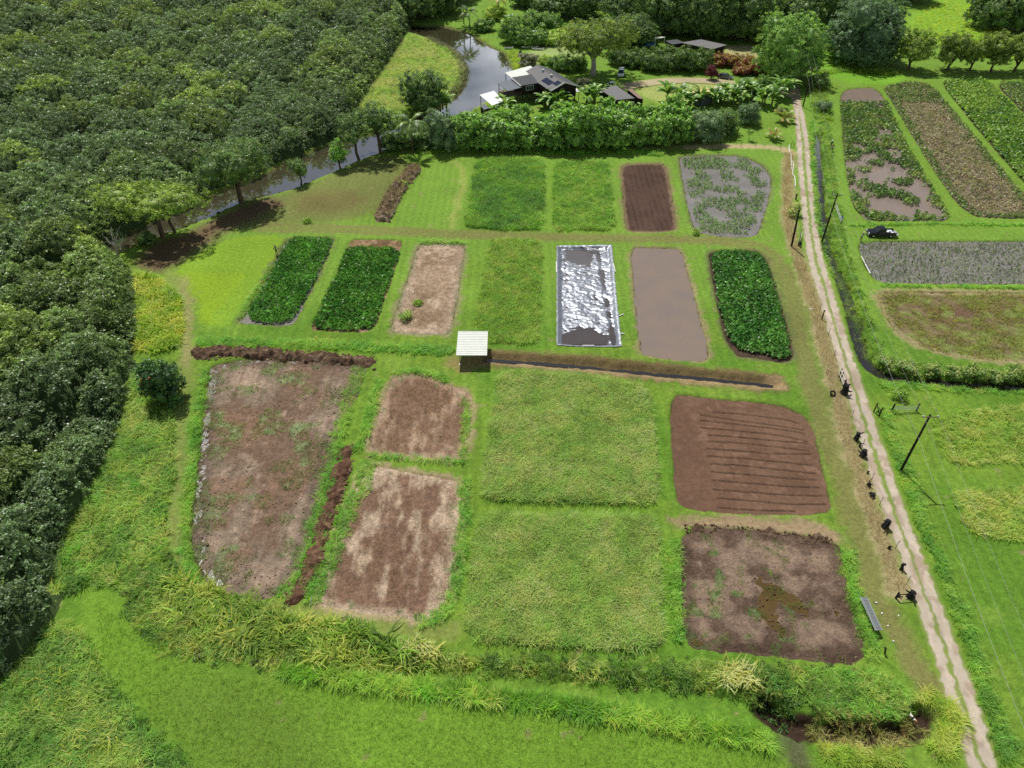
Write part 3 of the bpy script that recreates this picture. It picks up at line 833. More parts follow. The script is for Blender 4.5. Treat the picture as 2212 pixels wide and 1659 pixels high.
# ------------------------------------------------------------------ plants: small source tufts, scattered as uncountable growth
def unit(v): return v / (np.linalg.norm(v, axis=-1, keepdims=True) + 1e-9)

def leaf_quads(cen, nrm, size, aspect=1.7, rng=R, fold=.18):
    """one kite-shaped leaf per centre, lying across nrm"""
    n = len(cen)
    t = unit(np.cross(nrm, rng.normal(size=(n, 3)))); b = np.cross(nrm, t)
    L = (np.asarray(size) * np.ones(n))[:, None]
    W = L / aspect
    p0 = cen - t * L * .5
    p1 = cen + b * W * .5 + nrm * L * fold * .5
    p2 = cen + t * L * .5 - nrm * L * fold
    p3 = cen - b * W * .5 + nrm * L * fold * .5
    V = np.stack([p0, p1, p2, p3], 1).reshape(-1, 3)
    return V, np.arange(n * 4).reshape(n, 4)

def blades(n, length, width, lean, droop, rng, r0=.12, seg=3, z0=0.):
    V = []; F = []
    for i in range(n):
        a = rng.uniform(0, 2 * math.pi); le = length * rng.uniform(.65, 1.1); ln = lean * rng.uniform(.4, 1.3)
        d = np.array([math.cos(a), math.sin(a), 0]); s = np.array([-d[1], d[0], 0])
        base = np.array([rng.normal() * r0, rng.normal() * r0, z0])
        k0 = len(V)
        for j in range(seg + 1):
            t = j / seg
            p = base + d * le * (ln * t + .7 * droop * t * t) + np.array([0, 0, le * (t - .62 * droop * t ** 2.2)])
            w = width * (1 - t * t * .92) * .5 * (1 if j else .7)
            V += [p - s * w, p + s * w]
        for j in range(seg):
            F.append((k0 + 2 * j, k0 + 2 * j + 1, k0 + 2 * j + 3, k0 + 2 * j + 2))
    return np.array(V), np.array(F)

def src_coll(name, meshes, mat):
    c = bpy.data.collections.new(name)
    for k, (V, F) in enumerate(meshes):
        o = mesh_np("%s_%02d" % (name, k), V, F, mat, linked=False)
        c.objects.link(o)
    return c

def clump(n, rad, size, rng, up=.6, aspect=1.5, flat=.7):
    d = unit(rng.normal(size=(n, 3))); d[:, 2] = np.abs(d[:, 2]) * .9 - .15
    c = d * rad * rng.uniform(.35, 1., (n, 1)) * np.array([1, 1, flat])
    nr = unit(d * .6 + np.array([0, 0, up]) + rng.normal(size=(n, 3)) * .45)
    return leaf_quads(c, nr, size * rng.uniform(.7, 1.25, n), aspect, rng)

def taro(rng, n=7, h=.75, size=.42):
    V = []; F = []
    for i in range(n):
        a = rng.uniform(0, 2 * math.pi); rr = rng.uniform(.05, .36); hh = h * rng.uniform(.6, 1.1)
        d = np.array([math.cos(a), math.sin(a), 0]); s = np.array([-d[1], d[0], 0]); up = np.array([0, 0, 1.])
        top = d * rr + up * hh
        k = len(V)
        V += [d * .03 - s * .02, d * .03 + s * .02, top + s * .015, top - s * .015]; F.append((k, k + 1, k + 2, k + 3))
        L = size * rng.uniform(.75, 1.25); tip = unit(d * rng.uniform(.5, 1.) - up * rng.uniform(.25, 1.1)); W = L * .72
        k = len(V)
        V += [top - tip * L * .28 + s * W * .3, top + s * W * .5 + tip * L * .1, top + tip * L * .72, top + tip * L * .1 + up * .03,
              top - tip * L * .28 - s * W * .3, top - s * W * .5 + tip * L * .1]
        F += [(k, k + 1, k + 2, k + 3), (k + 3, k + 2, k + 5, k + 4)]
    return np.array(V), np.array(F)

rg = np.random.default_rng(11)
SRC = {}
SRC['clump'] = src_coll("leaf_clump", [clump(30, .66, .32, rg, .75) for _ in range(5)], M['leaf_gloss_i'])
SRC['grass'] = src_coll("grass_tuft", [blades(16, .85, .06, .35, .75, rg, .17) for _ in range(4)], M['blade_i'])
SRC['cane'] = src_coll("cane_tuft", [blades(17, 1.1, .06, .24, .7, rg, .2) for _ in range(5)], M['blade_i'])
SRC['broad'] = src_coll("broad_blade_tuft", [blades(13, 1.35, .14, .35, .85, rg, .24) for _ in range(4)], M['blade_i'])
SRC['lily'] = src_coll("arching_tuft", [blades(26, 1.0, .055, .35, .85, rg, .12) for _ in range(4)], M['blade_i'])
SRC['taro'] = src_coll("taro_plant", [taro(rg) for _ in range(5)], M['leaf_gloss_i'])
SRC['sprout'] = src_coll("taro_sprout", [taro(rg, 4, .38, .24) for _ in range(4)], M['leaf_i'])
SRC['weed'] = src_coll("weed_tuft", [clump(26, .45, .2, rg, .5, 2.2, .8) for _ in range(4)], M['leaf_i'])
SRC['straw'] = src_coll("straw_bits", [blades(7, .55, .035, .9, -.1, rg, .25, 1, .02) for _ in range(3)], M['blade_i'])
def clod(rng):
    n, m = 6, 4; V = []
    for j in range(m + 1):
        ph = math.pi * j / m
        for i in range(n):
            a = 2 * math.pi * i / n; q = .2 * rng.uniform(.6, 1.25)
            V.append((q * math.sin(ph) * math.cos(a), q * math.sin(ph) * math.sin(a), q * math.cos(ph) * .75 + .03))
    F = [(j * n + i, (j + 1) * n + i, (j + 1) * n + (i + 1) % n, j * n + (i + 1) % n) for j in range(m) for i in range(n)]
    return np.array(V), np.array(F)
M['clod_i'] = leaf_mat("loose_clods", True, rough=.95, spec=.1, transl=0.)
SRC['clod'] = src_coll("earth_clod", [clod(rg) for _ in range(5)], M['clod_i'])
SRC['turf'] = src_coll("turf_tuft", [blades(12, .22, .035, .35, .4, rg, .13, 2) for _ in range(4)], M['blade_i'])

def gn_tree(coll):
    g = bpy.data.node_groups.new("scatter_" + coll.name, 'GeometryNodeTree')
    g.interface.new_socket(name="Geometry", in_out='INPUT', socket_type='NodeSocketGeometry')
    g.interface.new_socket(name="Geometry", in_out='OUTPUT', socket_type='NodeSocketGeometry')
    N = g.nodes
    gi = N.new('NodeGroupInput'); go = N.new('NodeGroupOutput')
    ci = N.new('GeometryNodeCollectionInfo'); ci.inputs['Collection'].default_value = coll
    ci.inputs['Separate Children'].default_value = True; ci.inputs['Reset Children'].default_value = True
    ip = N.new('GeometryNodeInstanceOnPoints'); ip.inputs['Pick Instance'].default_value = True
    def na(name, typ):
        n = N.new('GeometryNodeInputNamedAttribute'); n.data_type = typ; n.inputs['Name'].default_value = name
        return n.outputs['Attribute']
    l = g.links.new
    l(gi.outputs[0], ip.inputs['Points']); l(ci.outputs[0], ip.inputs['Instance'])
    l(na('pick', 'INT'), ip.inputs['Instance Index'])
    er = N.new('FunctionNodeEulerToRotation'); l(na('turn', 'FLOAT_VECTOR'), er.inputs[0]); l(er.outputs[0], ip.inputs['Rotation'])
    l(na('size', 'FLOAT_VECTOR'), ip.inputs['Scale'])
    l(ip.outputs[0], go.inputs[0])
    return g
GN = {k: gn_tree(c) for k, c in SRC.items()}

LEAF_GAIN = {'grass': 2.2, 'cane': 1.9, 'broad': 1.8, 'lily': 1.6, 'taro': 1.75, 'sprout': 1.9, 'weed': 1.6, 'straw': 1.1, 'turf': 1.5, 'clump': 2.0, 'clod': 1.1}
def scatter(name, label, src, pts, rot, scl, tint, cat=None, parent=None):
    n = len(pts)
    tint = np.clip(tint * LEAF_GAIN[src] * (np.array([1.13, 1., .95]) if src in ('grass', 'turf', 'broad', 'lily') else 1.), 0, .7)
    me = bpy.data.meshes.new(name)
    me.vertices.add(n); me.vertices.foreach_set('co', np.ascontiguousarray(pts, np.float32).ravel())
    a = me.attributes.new('turn', 'FLOAT_VECTOR', 'POINT'); a.data.foreach_set('vector', np.ascontiguousarray(rot, np.float32).ravel())
    if scl.ndim == 1: scl = np.repeat(scl[:, None], 3, 1)
    a = me.attributes.new('size', 'FLOAT_VECTOR', 'POINT'); a.data.foreach_set('vector', np.ascontiguousarray(scl, np.float32).ravel())
    a = me.attributes.new('pick', 'INT', 'POINT'); a.data.foreach_set('value', R.integers(0, 60, n).astype(np.int32))
    a = me.attributes.new('tint', 'FLOAT_COLOR', 'POINT'); a.data.foreach_set('color', np.ascontiguousarray(np.c_[tint, np.ones(n)], np.float32).ravel())
    me.update()
    o = bpy.data.objects.new(name, me)
    link(o, parent)
    md = o.modifiers.new("scatter", 'NODES'); md.node_group = GN[src]
    return tag(o, label, kind='stuff')

def pts_in(poly, spacing, ragged=.4, seed=0):
    lo, hi = poly.min(0) - 1, poly.max(0) + 1
    X, Y = np.meshgrid(np.arange(lo[0], hi[0], spacing), np.arange(lo[1], hi[1], spacing))
    X = X.ravel() + R.uniform(-.5, .5, X.size) * spacing; Y = Y.ravel() + R.uniform(-.5, .5, Y.size) * spacing
    s = sdf(poly, X, Y, 2.) + (fbm(X / .9, Y / .9, 500 + seed, 2) - .5) * 2 * ragged
    m = s < 0
    return X[m], Y[m], s[m]

def growth(name, label, src, polys, spacing, smin, smax, cols, nscale=2.5, ragged=.4, keep=None, seed=0, zoff=None, tilt=.12, tall=None, hue=.2, mixn=.55):
    if not isinstance(polys, list): polys = [polys]
    XS = [pts_in(p, spacing, ragged, seed) for p in polys]
    X = np.concatenate([a[0] for a in XS]); Y = np.concatenate([a[1] for a in XS]); S = np.concatenate([a[2] for a in XS])
    if keep is not None:
        m = keep(X, Y, S); X, Y, S = X[m], Y[m], S[m]
    n = len(X)
    Z = height(X, Y) if zoff is None else np.full(n, zoff)
    k = sstep(.3, .7, fbm(X / nscale, Y / nscale, 600 + seed, 4)) * (len(cols) - 1)
    k = np.clip(k * mixn + R.uniform(0, 1, n) * (len(cols) - 1) * (1 - mixn) + R.normal(0, .2, n), 0, len(cols) - 1.001); i = k.astype(int); f = (k - i)[:, None]
    cols = np.array(cols)
    T = (cols[i] * (1 - f) + cols[i + 1] * f) * np.exp(R.normal(0, hue, (n, 1))) * np.exp(R.normal(0, hue * .3, (n, 3)))
    sc = R.uniform(smin, smax, n) * (.8 + .4 * fbm(X / 1.8, Y / 1.8, 700 + seed, 3))
    if tall is not None: sc = sc * tall(X, Y, S)
    rot = np.c_[R.normal(0, tilt, n), R.normal(0, tilt, n), R.uniform(0, 6.283, n)]
    return scatter(name, label, src, np.c_[X, Y, Z], rot, sc, T)

# taro blocks
TG = [A(52, 98, 32), A(76, 126, 42), A(98, 146, 54)]
growth("taro_leaves", "dense dark green taro in the block nearest the river", 'taro', [SP([(626, 516), (720, 516), (704, 558), (686, 596), (634, 690), (600, 700), (545, 697), (538, 668), (572, 620)], 1)], .42, .8, 1.15, TG, 3, .25, seed=1, zoff=zf - .03)
growth("taro_leaves", "dense dark green taro in the block with a straw strip at its far end", 'taro', [SP([(752, 534), (866, 540), (846, 600), (806, 712), (740, 714), (672, 709), (704, 645), (736, 575)], 1)], .42, .8, 1.2, TG, 3, .25, seed=2, zoff=zf)
growth("taro_leaves", "dense dark green taro in the block beside the dirt road", 'taro', [SP([(1534, 546), (1632, 544), (1655, 570), (1684, 660), (1706, 765), (1690, 776), (1640, 762), (1596, 758), (1570, 725), (1550, 640)], 1)], .42, .8, 1.2, [A(52, 98, 38), A(74, 122, 48), A(98, 142, 62)], 3, .35, seed=3, zoff=zf - .03)
def patch(sc, thr, seed): return lambda X, Y, S: fbm(X / sc, Y / sc, seed, 4) > thr
growth("taro_leaves", "broken patches of taro standing in the flooded paddy behind the pickup", 'taro', R1, .55, .75, 1.3, [A(62, 92, 40), A(100, 128, 58), A(132, 144, 74)], 3, .2, keep=lambda X, Y, S: (fbm(X / 3.2, Y / 3.2, 811, 4) > .53 - .16 * sstep(-2.6, -.6, S) + .12 * sstep(130, 124, Y) - .12*sstep(160,175,Y)) & ~((Y > 196)), seed=4, zoff=zf - .05)
growth("taro_leaves", "thin drying brown taro on the dry strip", 'sprout', R2, .5, .9, 1.7, [A(104, 118, 66), A(140, 134, 102), A(160, 150, 126)], 4, .3, seed=5, mixn=.3, zoff=zf - .03, keep=lambda X, Y, S: (R.random(len(X)) < .75) & ~((Y < 138.5) & (X > 120)))
growth("taro_leaves", "green taro edging the drying strip", 'taro', R2, .6, .7, 1.0, [A(78, 104, 48), A(110, 134, 64)], 3, .2, seed=15, zoff=zf - .03, keep=lambda X, Y, S: (S > -1.6 + fbm(X / 3, Y / 3, 71) * 2 - 1) | (Y > 196))
growth("taro_leaves", "bright green taro on the strip next to the tree row", 'taro', R3, .55, .9, 1.4, [A(66, 104, 40), A(108, 140, 52), A(132, 156, 66)], 4, .3, seed=6, zoff=zf - .03)
growth("taro_leaves", "sparse taro on the furthest narrow strip", 'taro', R4, .65, .8, 1.2, [A(84, 116, 50), A(122, 138, 74)], 4, .3, seed=7, zoff=zf - .03)
growth("taro_sprouts", "young taro sprouts in the grey paddy in front of the pickup", 'sprout', R5, .5, .7, 1.25, [A(84, 104, 62), A(132, 142, 108)], 3, .1, seed=8, zoff=zf - .06, keep=lambda X, Y, S: R.random(len(X)) < .8)
growth("taro_sprouts", "green sprouts scattered over the rounded flooded paddy", 'sprout', F5, .5, .8, 1.5, [A(84, 118, 54), A(122, 148, 84)], 2.5, .1, seed=9, zoff=zf - .06, keep=lambda X, Y, S: (fbm(X / 3.0, Y / 3.0, 823, 4) > .5 + .1 * sstep(-2.2, -.3, S)) & ((S < -.8)))
growth("dead_leaves", "fallen pale leaf litter on the straw strip beyond the taro", 'straw', SP([(757, 519), (868, 522), (862, 540), (754, 534)], 0), .35, .6, 1., [A(170, 140, 112), A(205, 178, 148)], 1, .1, seed=10, zoff=zf)
# sprigs over the weedy and bare plots
growth("weeds", "low yellow-green weeds over the half bare plot beyond the drain", 'turf', R6, .55, 1.3, 2.6, [A(120, 132, 66), A(150, 162, 82)], 3, .2, seed=11, zoff=zf, keep=patch(2.2, .43, 831))
growth("weeds", "thin green weeds coming up on the large bare plot", 'turf', F10, .5, .9, 2.0, [A(104, 136, 76), A(140, 164, 98)], 3, .1, seed=12, zoff=zf + .04, keep=lambda X, Y, S: (fbm(X / 2.6, Y / 2.6, 207, 4) > .54))
growth("weeds", "thin green weeds in the wet plot", 'turf', F14, .5, .8, 1.7, [A(98, 130, 66), A(132, 158, 84)], 3, .1, seed=13, zoff=zf + .04, keep=lambda X, Y, S: (fbm(X / 1.3, Y / 1.3, 407, 4) > .56) & (X < 34))
for p, k, nm in ((F11, 21, "the stubble plot behind"), (F12, 22, "the patchier stubble plot")):
    growth("straw", "loose straw lying on " + nm, 'straw', p, .4, .5, 1.1, [A(150, 122, 98), A(196, 168, 142)], 1.5, .1, seed=k, zoff=zf + .03, keep=lambda X, Y, S, k=k: fbm(X / .9, Y / 3., 840 + k, 3) > .47)
growth("straw", "dry straw raked along the fence line beside the dirt road", 'straw', [np.r_[STRAW + [-1.1, 0], (STRAW + [.9, 0])[::-1]]], .32, .6, 1.2, [A(150, 128, 88), A(206, 184, 140)], 1.2, .3, seed=23)
growth("straw", "dry leaf litter on the fallow plot", 'straw', F6, .45, .4, .8, [A(140, 118, 92), A(176, 152, 122)], 1.2, .1, seed=24, zoff=zf)

# tall grass plots
CG = [A(112, 144, 64), A(144, 170, 86), A(178, 184, 120)]
growth("tall_grass", "square of tall pale green grass in front of the open shelter", 'cane', C1, .36, .9, 1.25, CG, 3.4, .1, seed=31, tilt=.16, mixn=.35, hue=.26)
growth("tall_grass", "square of tall pale green grass nearest the weed bank", 'cane', C2, .36, .9, 1.3, CG, 3.4, .1, seed=32, tilt=.16, mixn=.35, hue=.26)
growth("tall_grass", "dark and light tall grass plot in the far row", 'cane', G2, .48, .8, 1.35, [A(78, 120, 60), A(112, 150, 62), A(142, 172, 70)], 5, .5, seed=33, tilt=.22)
growth("tall_grass", "yellow-green tall grass plot beside the narrow tilled plot", 'cane', G3, .48, .7, 1.1, [A(100, 140, 58), A(128, 164, 68), A(150, 172, 84)], 3, .5, seed=34, tilt=.22)
growth("tall_grass", "yellow-green tall grass plot behind the open shelter", 'cane', F7, .46, .75, 1.15, [A(112, 146, 60), A(138, 166, 72), A(158, 170, 92)], 2.4, .4, seed=35, tilt=.22)
growth("weeds", "dark weeds growing through the tall grass behind the shelter", 'weed', [SP([(1070, 570), (1120, 550), (1135, 580), (1110, 610), (1095, 640), (1068, 610)])], 1.5, 1.2, 2.2, [A(62, 104, 48), A(84, 126, 58)], 2, .3, seed=36)

# rough grass edges, banks and verges
LG = [A(86, 134, 54), A(112, 158, 68), A(134, 172, 78)]
def band(line_px, w, n=1, z=0):
    l = smooth_poly(P(line_px), n, False)
    d = np.gradient(l, axis=0); d /= np.linalg.norm(d, axis=1)[:, None]
    nr = np.c_[-d[:, 1], d[:, 0]]
    return np.r_[l + nr * w, (l - nr * w)[::-1]]
growth("long_grass", "strips of uncut grass along the banks between the plots", 'grass', [
    band([(430, 738), (600, 742), (800, 750), (980, 760)], 1.1), band([(780, 790), (740, 900), (715, 1010), (690, 1120), (650, 1230), (610, 1292)], .9),
    band([(800, 1000), (760, 1090), (715, 1200), (672, 1300)], 1.0), band([(1008, 860), (1006, 940), (1000, 990)], .45), band([(1005, 1040), (998, 1160), (985, 1270), (950, 1335), (900, 1345)], .7),
    band([(800, 985), (1000, 1000)], .3), band([(850, 806), (905, 800), (970, 822)], .6), band([(820, 820), (790, 930), (770, 980)], .6),
    band([(1455, 1170), (1460, 1280), (1468, 1385)], .6), band([(1830, 1190), (1845, 1280), (1870, 1370), (1890, 1430)], .9), band([(448, 800), (428, 900), (412, 1050), (396, 1170), (420, 1260)], .6),
    band([(905, 328), (1000, 322), (1200, 330), (1330, 325), (1435, 332)], 1.5), band([(905, 524), (1005, 526)], .5), band([(595, 570), (555, 630), (520, 690)], .5),
    band([(1840, 488), (1950, 484), (2045, 484), (2212, 486)], .4), band([(1900, 618), (2050, 621), (2240, 622)], .3),
    ], .42, .55, 1.15, LG, 3, .35, seed=41)
growth("long_grass", "tall yellow-green grass along the roadside ditch", 'cane', [band([(1778, 255), (1784, 300), (1790, 360), (1797, 430)], 1.3), band([(1800, 440), (1808, 520), (1830, 600), (1850, 660), (1868, 720), (1890, 770), (1930, 795), (2000, 800)], 1.6)], .5, .6, 1.05, [A(96, 132, 54), A(126, 156, 66), A(150, 168, 84)], 3, .4, seed=42)
growth("long_grass", "uncut grass on both banks of the road ditch", 'grass', [band([(1757, 260), (1758, 330), (1762, 420), (1775, 510), (1805, 600)], .7), band([(1900, 830), (2000, 838), (2120, 842), (2280, 850)], .8), band([(1895, 885), (1915, 890), (1930, 900)], .8)], .5, .6, 1.1, LG, 3, .3, seed=43)
growth("verge_grass", "rough grass verge on the far side of the dirt road", 'grass', [SP([(1895, 895), (1915, 900), (1960, 985), (1985, 1070), (2030, 1180), (2085, 1330), (2140, 1480), (2190, 1600), (2240, 1760), (2190, 1760), (2150, 1620), (2112, 1490), (2065, 1350), (2010, 1200), (1965, 1085), (1930, 990)], 1)], .4, .55, 1.1, [A(78, 122, 54), A(108, 152, 66), A(138, 174, 78)], 2.5, .5, seed=44)
growth("verge_grass", "pale rough pasture right of the power line", 'grass', [SP([(2005, 905), (2060, 890), (2212, 880), (2400, 880), (2480, 1005), (2200, 1003), (2060, 1002), (2030, 960)], 1), SP([(2050, 1062), (2120, 1055), (2330, 1052), (2500, 1170), (2120, 1168), (2072, 1120)], 1)], .5, .6, 1.3, [A(112, 144, 64), A(140, 166, 82), A(160, 172, 104)], 3, .6, seed=45)

# the weed bank in front
WB = [A(74, 108, 50), A(106, 140, 62), A(146, 168, 88)]
bank1 = SP([(300, 1180), (350, 1175), (400, 1260), (560, 1322), (700, 1342), (830, 1385), (930, 1402), (1010, 1412), (1450, 1425), (1700, 1440), (1900, 1450), (1955, 1500), (1960, 1530), (1900, 1545), (1780, 1535), (1640, 1505), (1300, 1470), (900, 1446), (640, 1450), (540, 1440), (400, 1425), (300, 1380), (262, 1290)], 1)
growth("weed_bank", "wide bank of tall mixed weeds and grass across the foreground", 'grass', bank1, .4, .7, 1.4, WB, 2.2, .8, seed=51, tilt=.25, mixn=.65, hue=.3, tall=lambda X, Y, S: .7 + .5 * sstep(0, -2, S))
growth("broad_weeds", "broad-bladed yellow-green cane grass on the foreground weed bank", 'broad', [SP([(340, 1250), (480, 1285), (620, 1330), (760, 1360), (860, 1400), (950, 1420), (900, 1445), (740, 1440), (600, 1420), (480, 1380), (380, 1330)], 1)], .55, .9, 1.6, [A(84, 122, 46), A(126, 156, 66), A(178, 188, 100)], 2.5, .9, seed=52, tilt=.25)
growth("leafy_weeds", "leafy dark weeds along the middle of the foreground bank", 'weed', bank1, .7, .7, 1.6, [A(62, 92, 46), A(92, 120, 62), A(128, 138, 84)], 2, .8, seed=53, keep=patch(2.2, .44, 853))
growth("leafy_weeds", "dark tangle over the ditch end by the puddled hollow", 'weed', [SP([(1640, 1450), (1700, 1440), (1725, 1480), (1735, 1530), (1690, 1560), (1640, 1530)], 1)], .5, 1., 1.9, [A(52, 84, 40), A(84, 116, 56)], 1.5, .7, seed=54)
growth("long_grass", "rough grass mound between the wet plot and the ditch", 'grass', [SP([(1735, 1450), (1850, 1448), (1930, 1470), (1975, 1510), (1960, 1545), (1880, 1548), (1780, 1540), (1735, 1500)], 1)], .38, .6, 1.2, LG, 2, .6, seed=55)
growth("leafy_weeds", "straggling weeds hanging over the dark ditch hollow", 'grass', [band([(1990, 1548), (1960, 1572), (1900, 1580), (1800, 1570), (1750, 1566)], 1.9)], .5, .6, 1.1, [A(92, 104, 56), A(128, 138, 78), A(150, 150, 100)], 1.5, .5, seed=60, keep=patch(1.3, .4, 863))
growth("flax_clump_leaves", "pale yellow grass clump on the weed bank before the wet plot", 'broad', [SP([(1560, 1450), (1590, 1438), (1622, 1448), (1630, 1470), (1600, 1488), (1568, 1478)], 1)], .5, .8, 1.15, [A(178, 186, 96), A(212, 214, 138)], 1, .3, seed=56)
growth("flax_clump_leaves", "pale yellow grass clump in the middle of the weed bank", 'broad', [SP([(862, 1400), (900, 1388), (942, 1402), (940, 1424), (890, 1430)], 1)], .5, .8, 1.15, [A(172, 182, 88), A(208, 210, 130)], 1, .3, seed=57)
LL = [A(82, 134, 36), A(112, 164, 48), A(160, 198, 84)]
growth("lily_border", "bright green arching leaf border along the foreground lawn", 'lily', [band([(600, 1452), (720, 1468), (900, 1487), (1005, 1499)], .62), band([(1012, 1503), (1160, 1520), (1300, 1538), (1410, 1560)], .62), band([(1418, 1562), (1540, 1582), (1660, 1606)], .6)], .4, 1.05, 1.5, LL, 2, .2, seed=58, tilt=.15)
growth("lily_border", "short bright green leaf border beside the ditch near the road", 'lily', [band([(1775, 1622), (1860, 1640), (1945, 1636)], .7), band([(1990, 1500), (2040, 1520), (2062, 1555), (2050, 1600), (2010, 1625)], .8)], .4, .8, 1.25, [A(112, 150, 50), A(150, 182, 72), A(188, 204, 110)], 2, .3, seed=59, tilt=.15)
# slope between the thicket and the path
growth("slope_grass", "lush grass slope below the thicket", 'grass', [SP([(270, 790), (330, 850), (345, 900), (372, 905), (372, 1050), (350, 1150), (360, 1240), (300, 1290), (235, 1260), (180, 1270), (85, 1310), (90, 1200), (145, 1110), (205, 1010), (240, 910)], 1)], .46, .8, 1.7, [A(82, 122, 54), A(112, 150, 66), A(140, 168, 86)], 2.4, .7, seed=61, mixn=.65, hue=.28)
growth("leafy_weeds", "leafy weeds dotted over the slope below the thicket", 'weed', [SP([(270, 790), (330, 850), (345, 900), (372, 905), (372, 1050), (350, 1150), (360, 1240), (235, 1260), (85, 1310), (90, 1200), (145, 1110), (205, 1010), (240, 910)], 1)], .8, .8, 1.9, [A(74, 108, 54), A(104, 136, 66)], 2, .7, seed=73, keep=patch(2.4, .52, 873))
growth("cane_thicket", "bright yellow-green broad-bladed cane by the bend of the grass path", 'broad', [SP([(292, 592), (330, 598), (366, 620), (392, 660), (394, 710), (382, 752), (330, 765), (296, 752), (300, 700), (290, 640)], 1)], .5, .8, 1.3, [A(104, 146, 44), A(150, 178, 58), A(186, 200, 92)], 2.2, .5, seed=62, tilt=.2)
growth("cane_thicket", "yellow-green cane tufts lower on the slope beside the path", 'broad', [SP([(322, 905), (365, 905), (372, 960), (350, 980), (330, 960)], 1), SP([(330, 1010), (362, 1000), (362, 1050), (335, 1060)], 1)], .6, .6, .95, [A(78, 116, 46), A(140, 168, 60)], 1.5, .4, seed=63)
growth("slope_grass", "rough weeds in the near corner below the thicket", 'grass', [SP([(-80, 1440), (20, 1380), (100, 1345), (165, 1350), (215, 1450), (300, 1550), (430, 1680), (380, 1800), (-120, 1800)], 1)], .42, .8, 1.7, [A(78, 116, 54), A(104, 142, 64), A(134, 162, 82)], 2.2, .7, seed=64, mixn=.65, hue=.28)
growth("leafy_weeds", "leafy weeds dotted through the near corner", 'weed', [SP([(-80, 1440), (20, 1380), (165, 1350), (215, 1450), (300, 1550), (400, 1680), (380, 1800), (-120, 1800)], 1)], .8, .8, 1.8, [A(70, 104, 52), A(104, 136, 66)], 2, .7, seed=74, keep=patch(2.4, .5, 874))
growth("cane_thicket", "yellow-green cane grass in the near corner", 'broad', [SP([(60, 1440), (130, 1450), (185, 1520), (170, 1560), (90, 1530)], 1), SP([(130, 1580), (230, 1560), (290, 1610), (240, 1659), (140, 1640)], 1)], .55, .55, .95, [A(104, 138, 50), A(158, 178, 78), A(190, 198, 110)], 2, .6, seed=65)
# reed marsh by the river and garden edges
growth("marsh_reeds", "pale green reed marsh inside the river bend", 'cane', [SP([(765, 245), (800, 178), (848, 112), (890, 74), (978, 110), (1004, 150), (998, 180), (958, 222), (865, 262)], 1)], .85, .9, 1.5, [A(136, 164, 78), A(156, 172, 96), A(172, 172, 116)], 7, .6, seed=66)
growth("marsh_reeds", "dark reeds fringing the river bend", 'cane', [band([(925, 84), (975, 106), (998, 132), (1004, 155), (998, 182), (975, 205)], 1.3)], .7, 1., 1.5, [A(82, 92, 58), A(112, 110, 80)], 4, .5, seed=67)
growth("bank_grass", "yellow-green grass along the house bank of the river", 'grass', [band([(1106, 112), (1118, 130), (1126, 152), (1130, 165)], 1.6), band([(1020, 238), (1050, 232), (1075, 212)], 1.2)], .6, .8, 1.5, [A(120, 150, 48), A(150, 176, 60)], 3, .4, seed=68)
growth("meadow_grass", "rough growth along the far field boundary", 'grass', [band([(1775, 95), (1800, 118), (1830, 132), (1845, 150)], 1.4), band([(1762, 158), (1830, 152), (1900, 160), (1935, 158)], 1.6), band([(1770, 190), (1772, 230), (1778, 260)], 2.)], .6, 1., 1.8, [A(92, 126, 48), A(128, 158, 60)], 3, .5, seed=69)
growth("field_grass", "tussocks of grass in the bright far meadow", 'grass', [SP([(1960, 60), (2000, 15), (2080, -10), (2160, 60), (2212, 110), (2120, 118), (2030, 100)], 1)], 1.6, .7, 1.4, [A(130, 170, 50), A(156, 194, 62)], 6, .6, seed=70)
# turf relief on the mown grass
growth("turf", "short tufted turf on the foreground lawn", 'turf', [SP([(200, 1290), (330, 1400), (520, 1470), (900, 1510), (1500, 1605), (1700, 1650), (2000, 1670), (2000, 1740), (420, 1740), (430, 1659), (300, 1530), (220, 1420)], 1)], .36, .5, 1.1, [A(88, 134, 40), A(112, 154, 54), A(122, 150, 66)], 3, .2, seed=71)

# ------------------------------------------------------------------ the thicket: one unbroken mass of foliage
def forest_top(X, Y):
    s = -sdf(FOREST, X, Y, 1.)
    d1, id1 = worley(X + 3.2 * (fbm(X / 5, Y / 5, 901, 2) - .5), Y + 3.2 * (fbm(X / 5, Y / 5, 903, 2) - .5), 8.6, 905)
    d2, id2 = worley(X, Y, 2.6, 911)
    h = 6.4 + 3.4 * (fbm(X / 22, Y / 22, 913, 3) - .5) + 3.4 * (id1 - .4) - .24 * d1 ** 1.55 + 1.2 * (id2 - .5) - .42 * d2 ** 1.5 + .8
    e = np.clip(s / 3.2, 0, 1)
    return np.maximum(h, 2.) * np.sqrt(np.clip(1 - (1 - e) ** 2, 0, 1)), s, id1

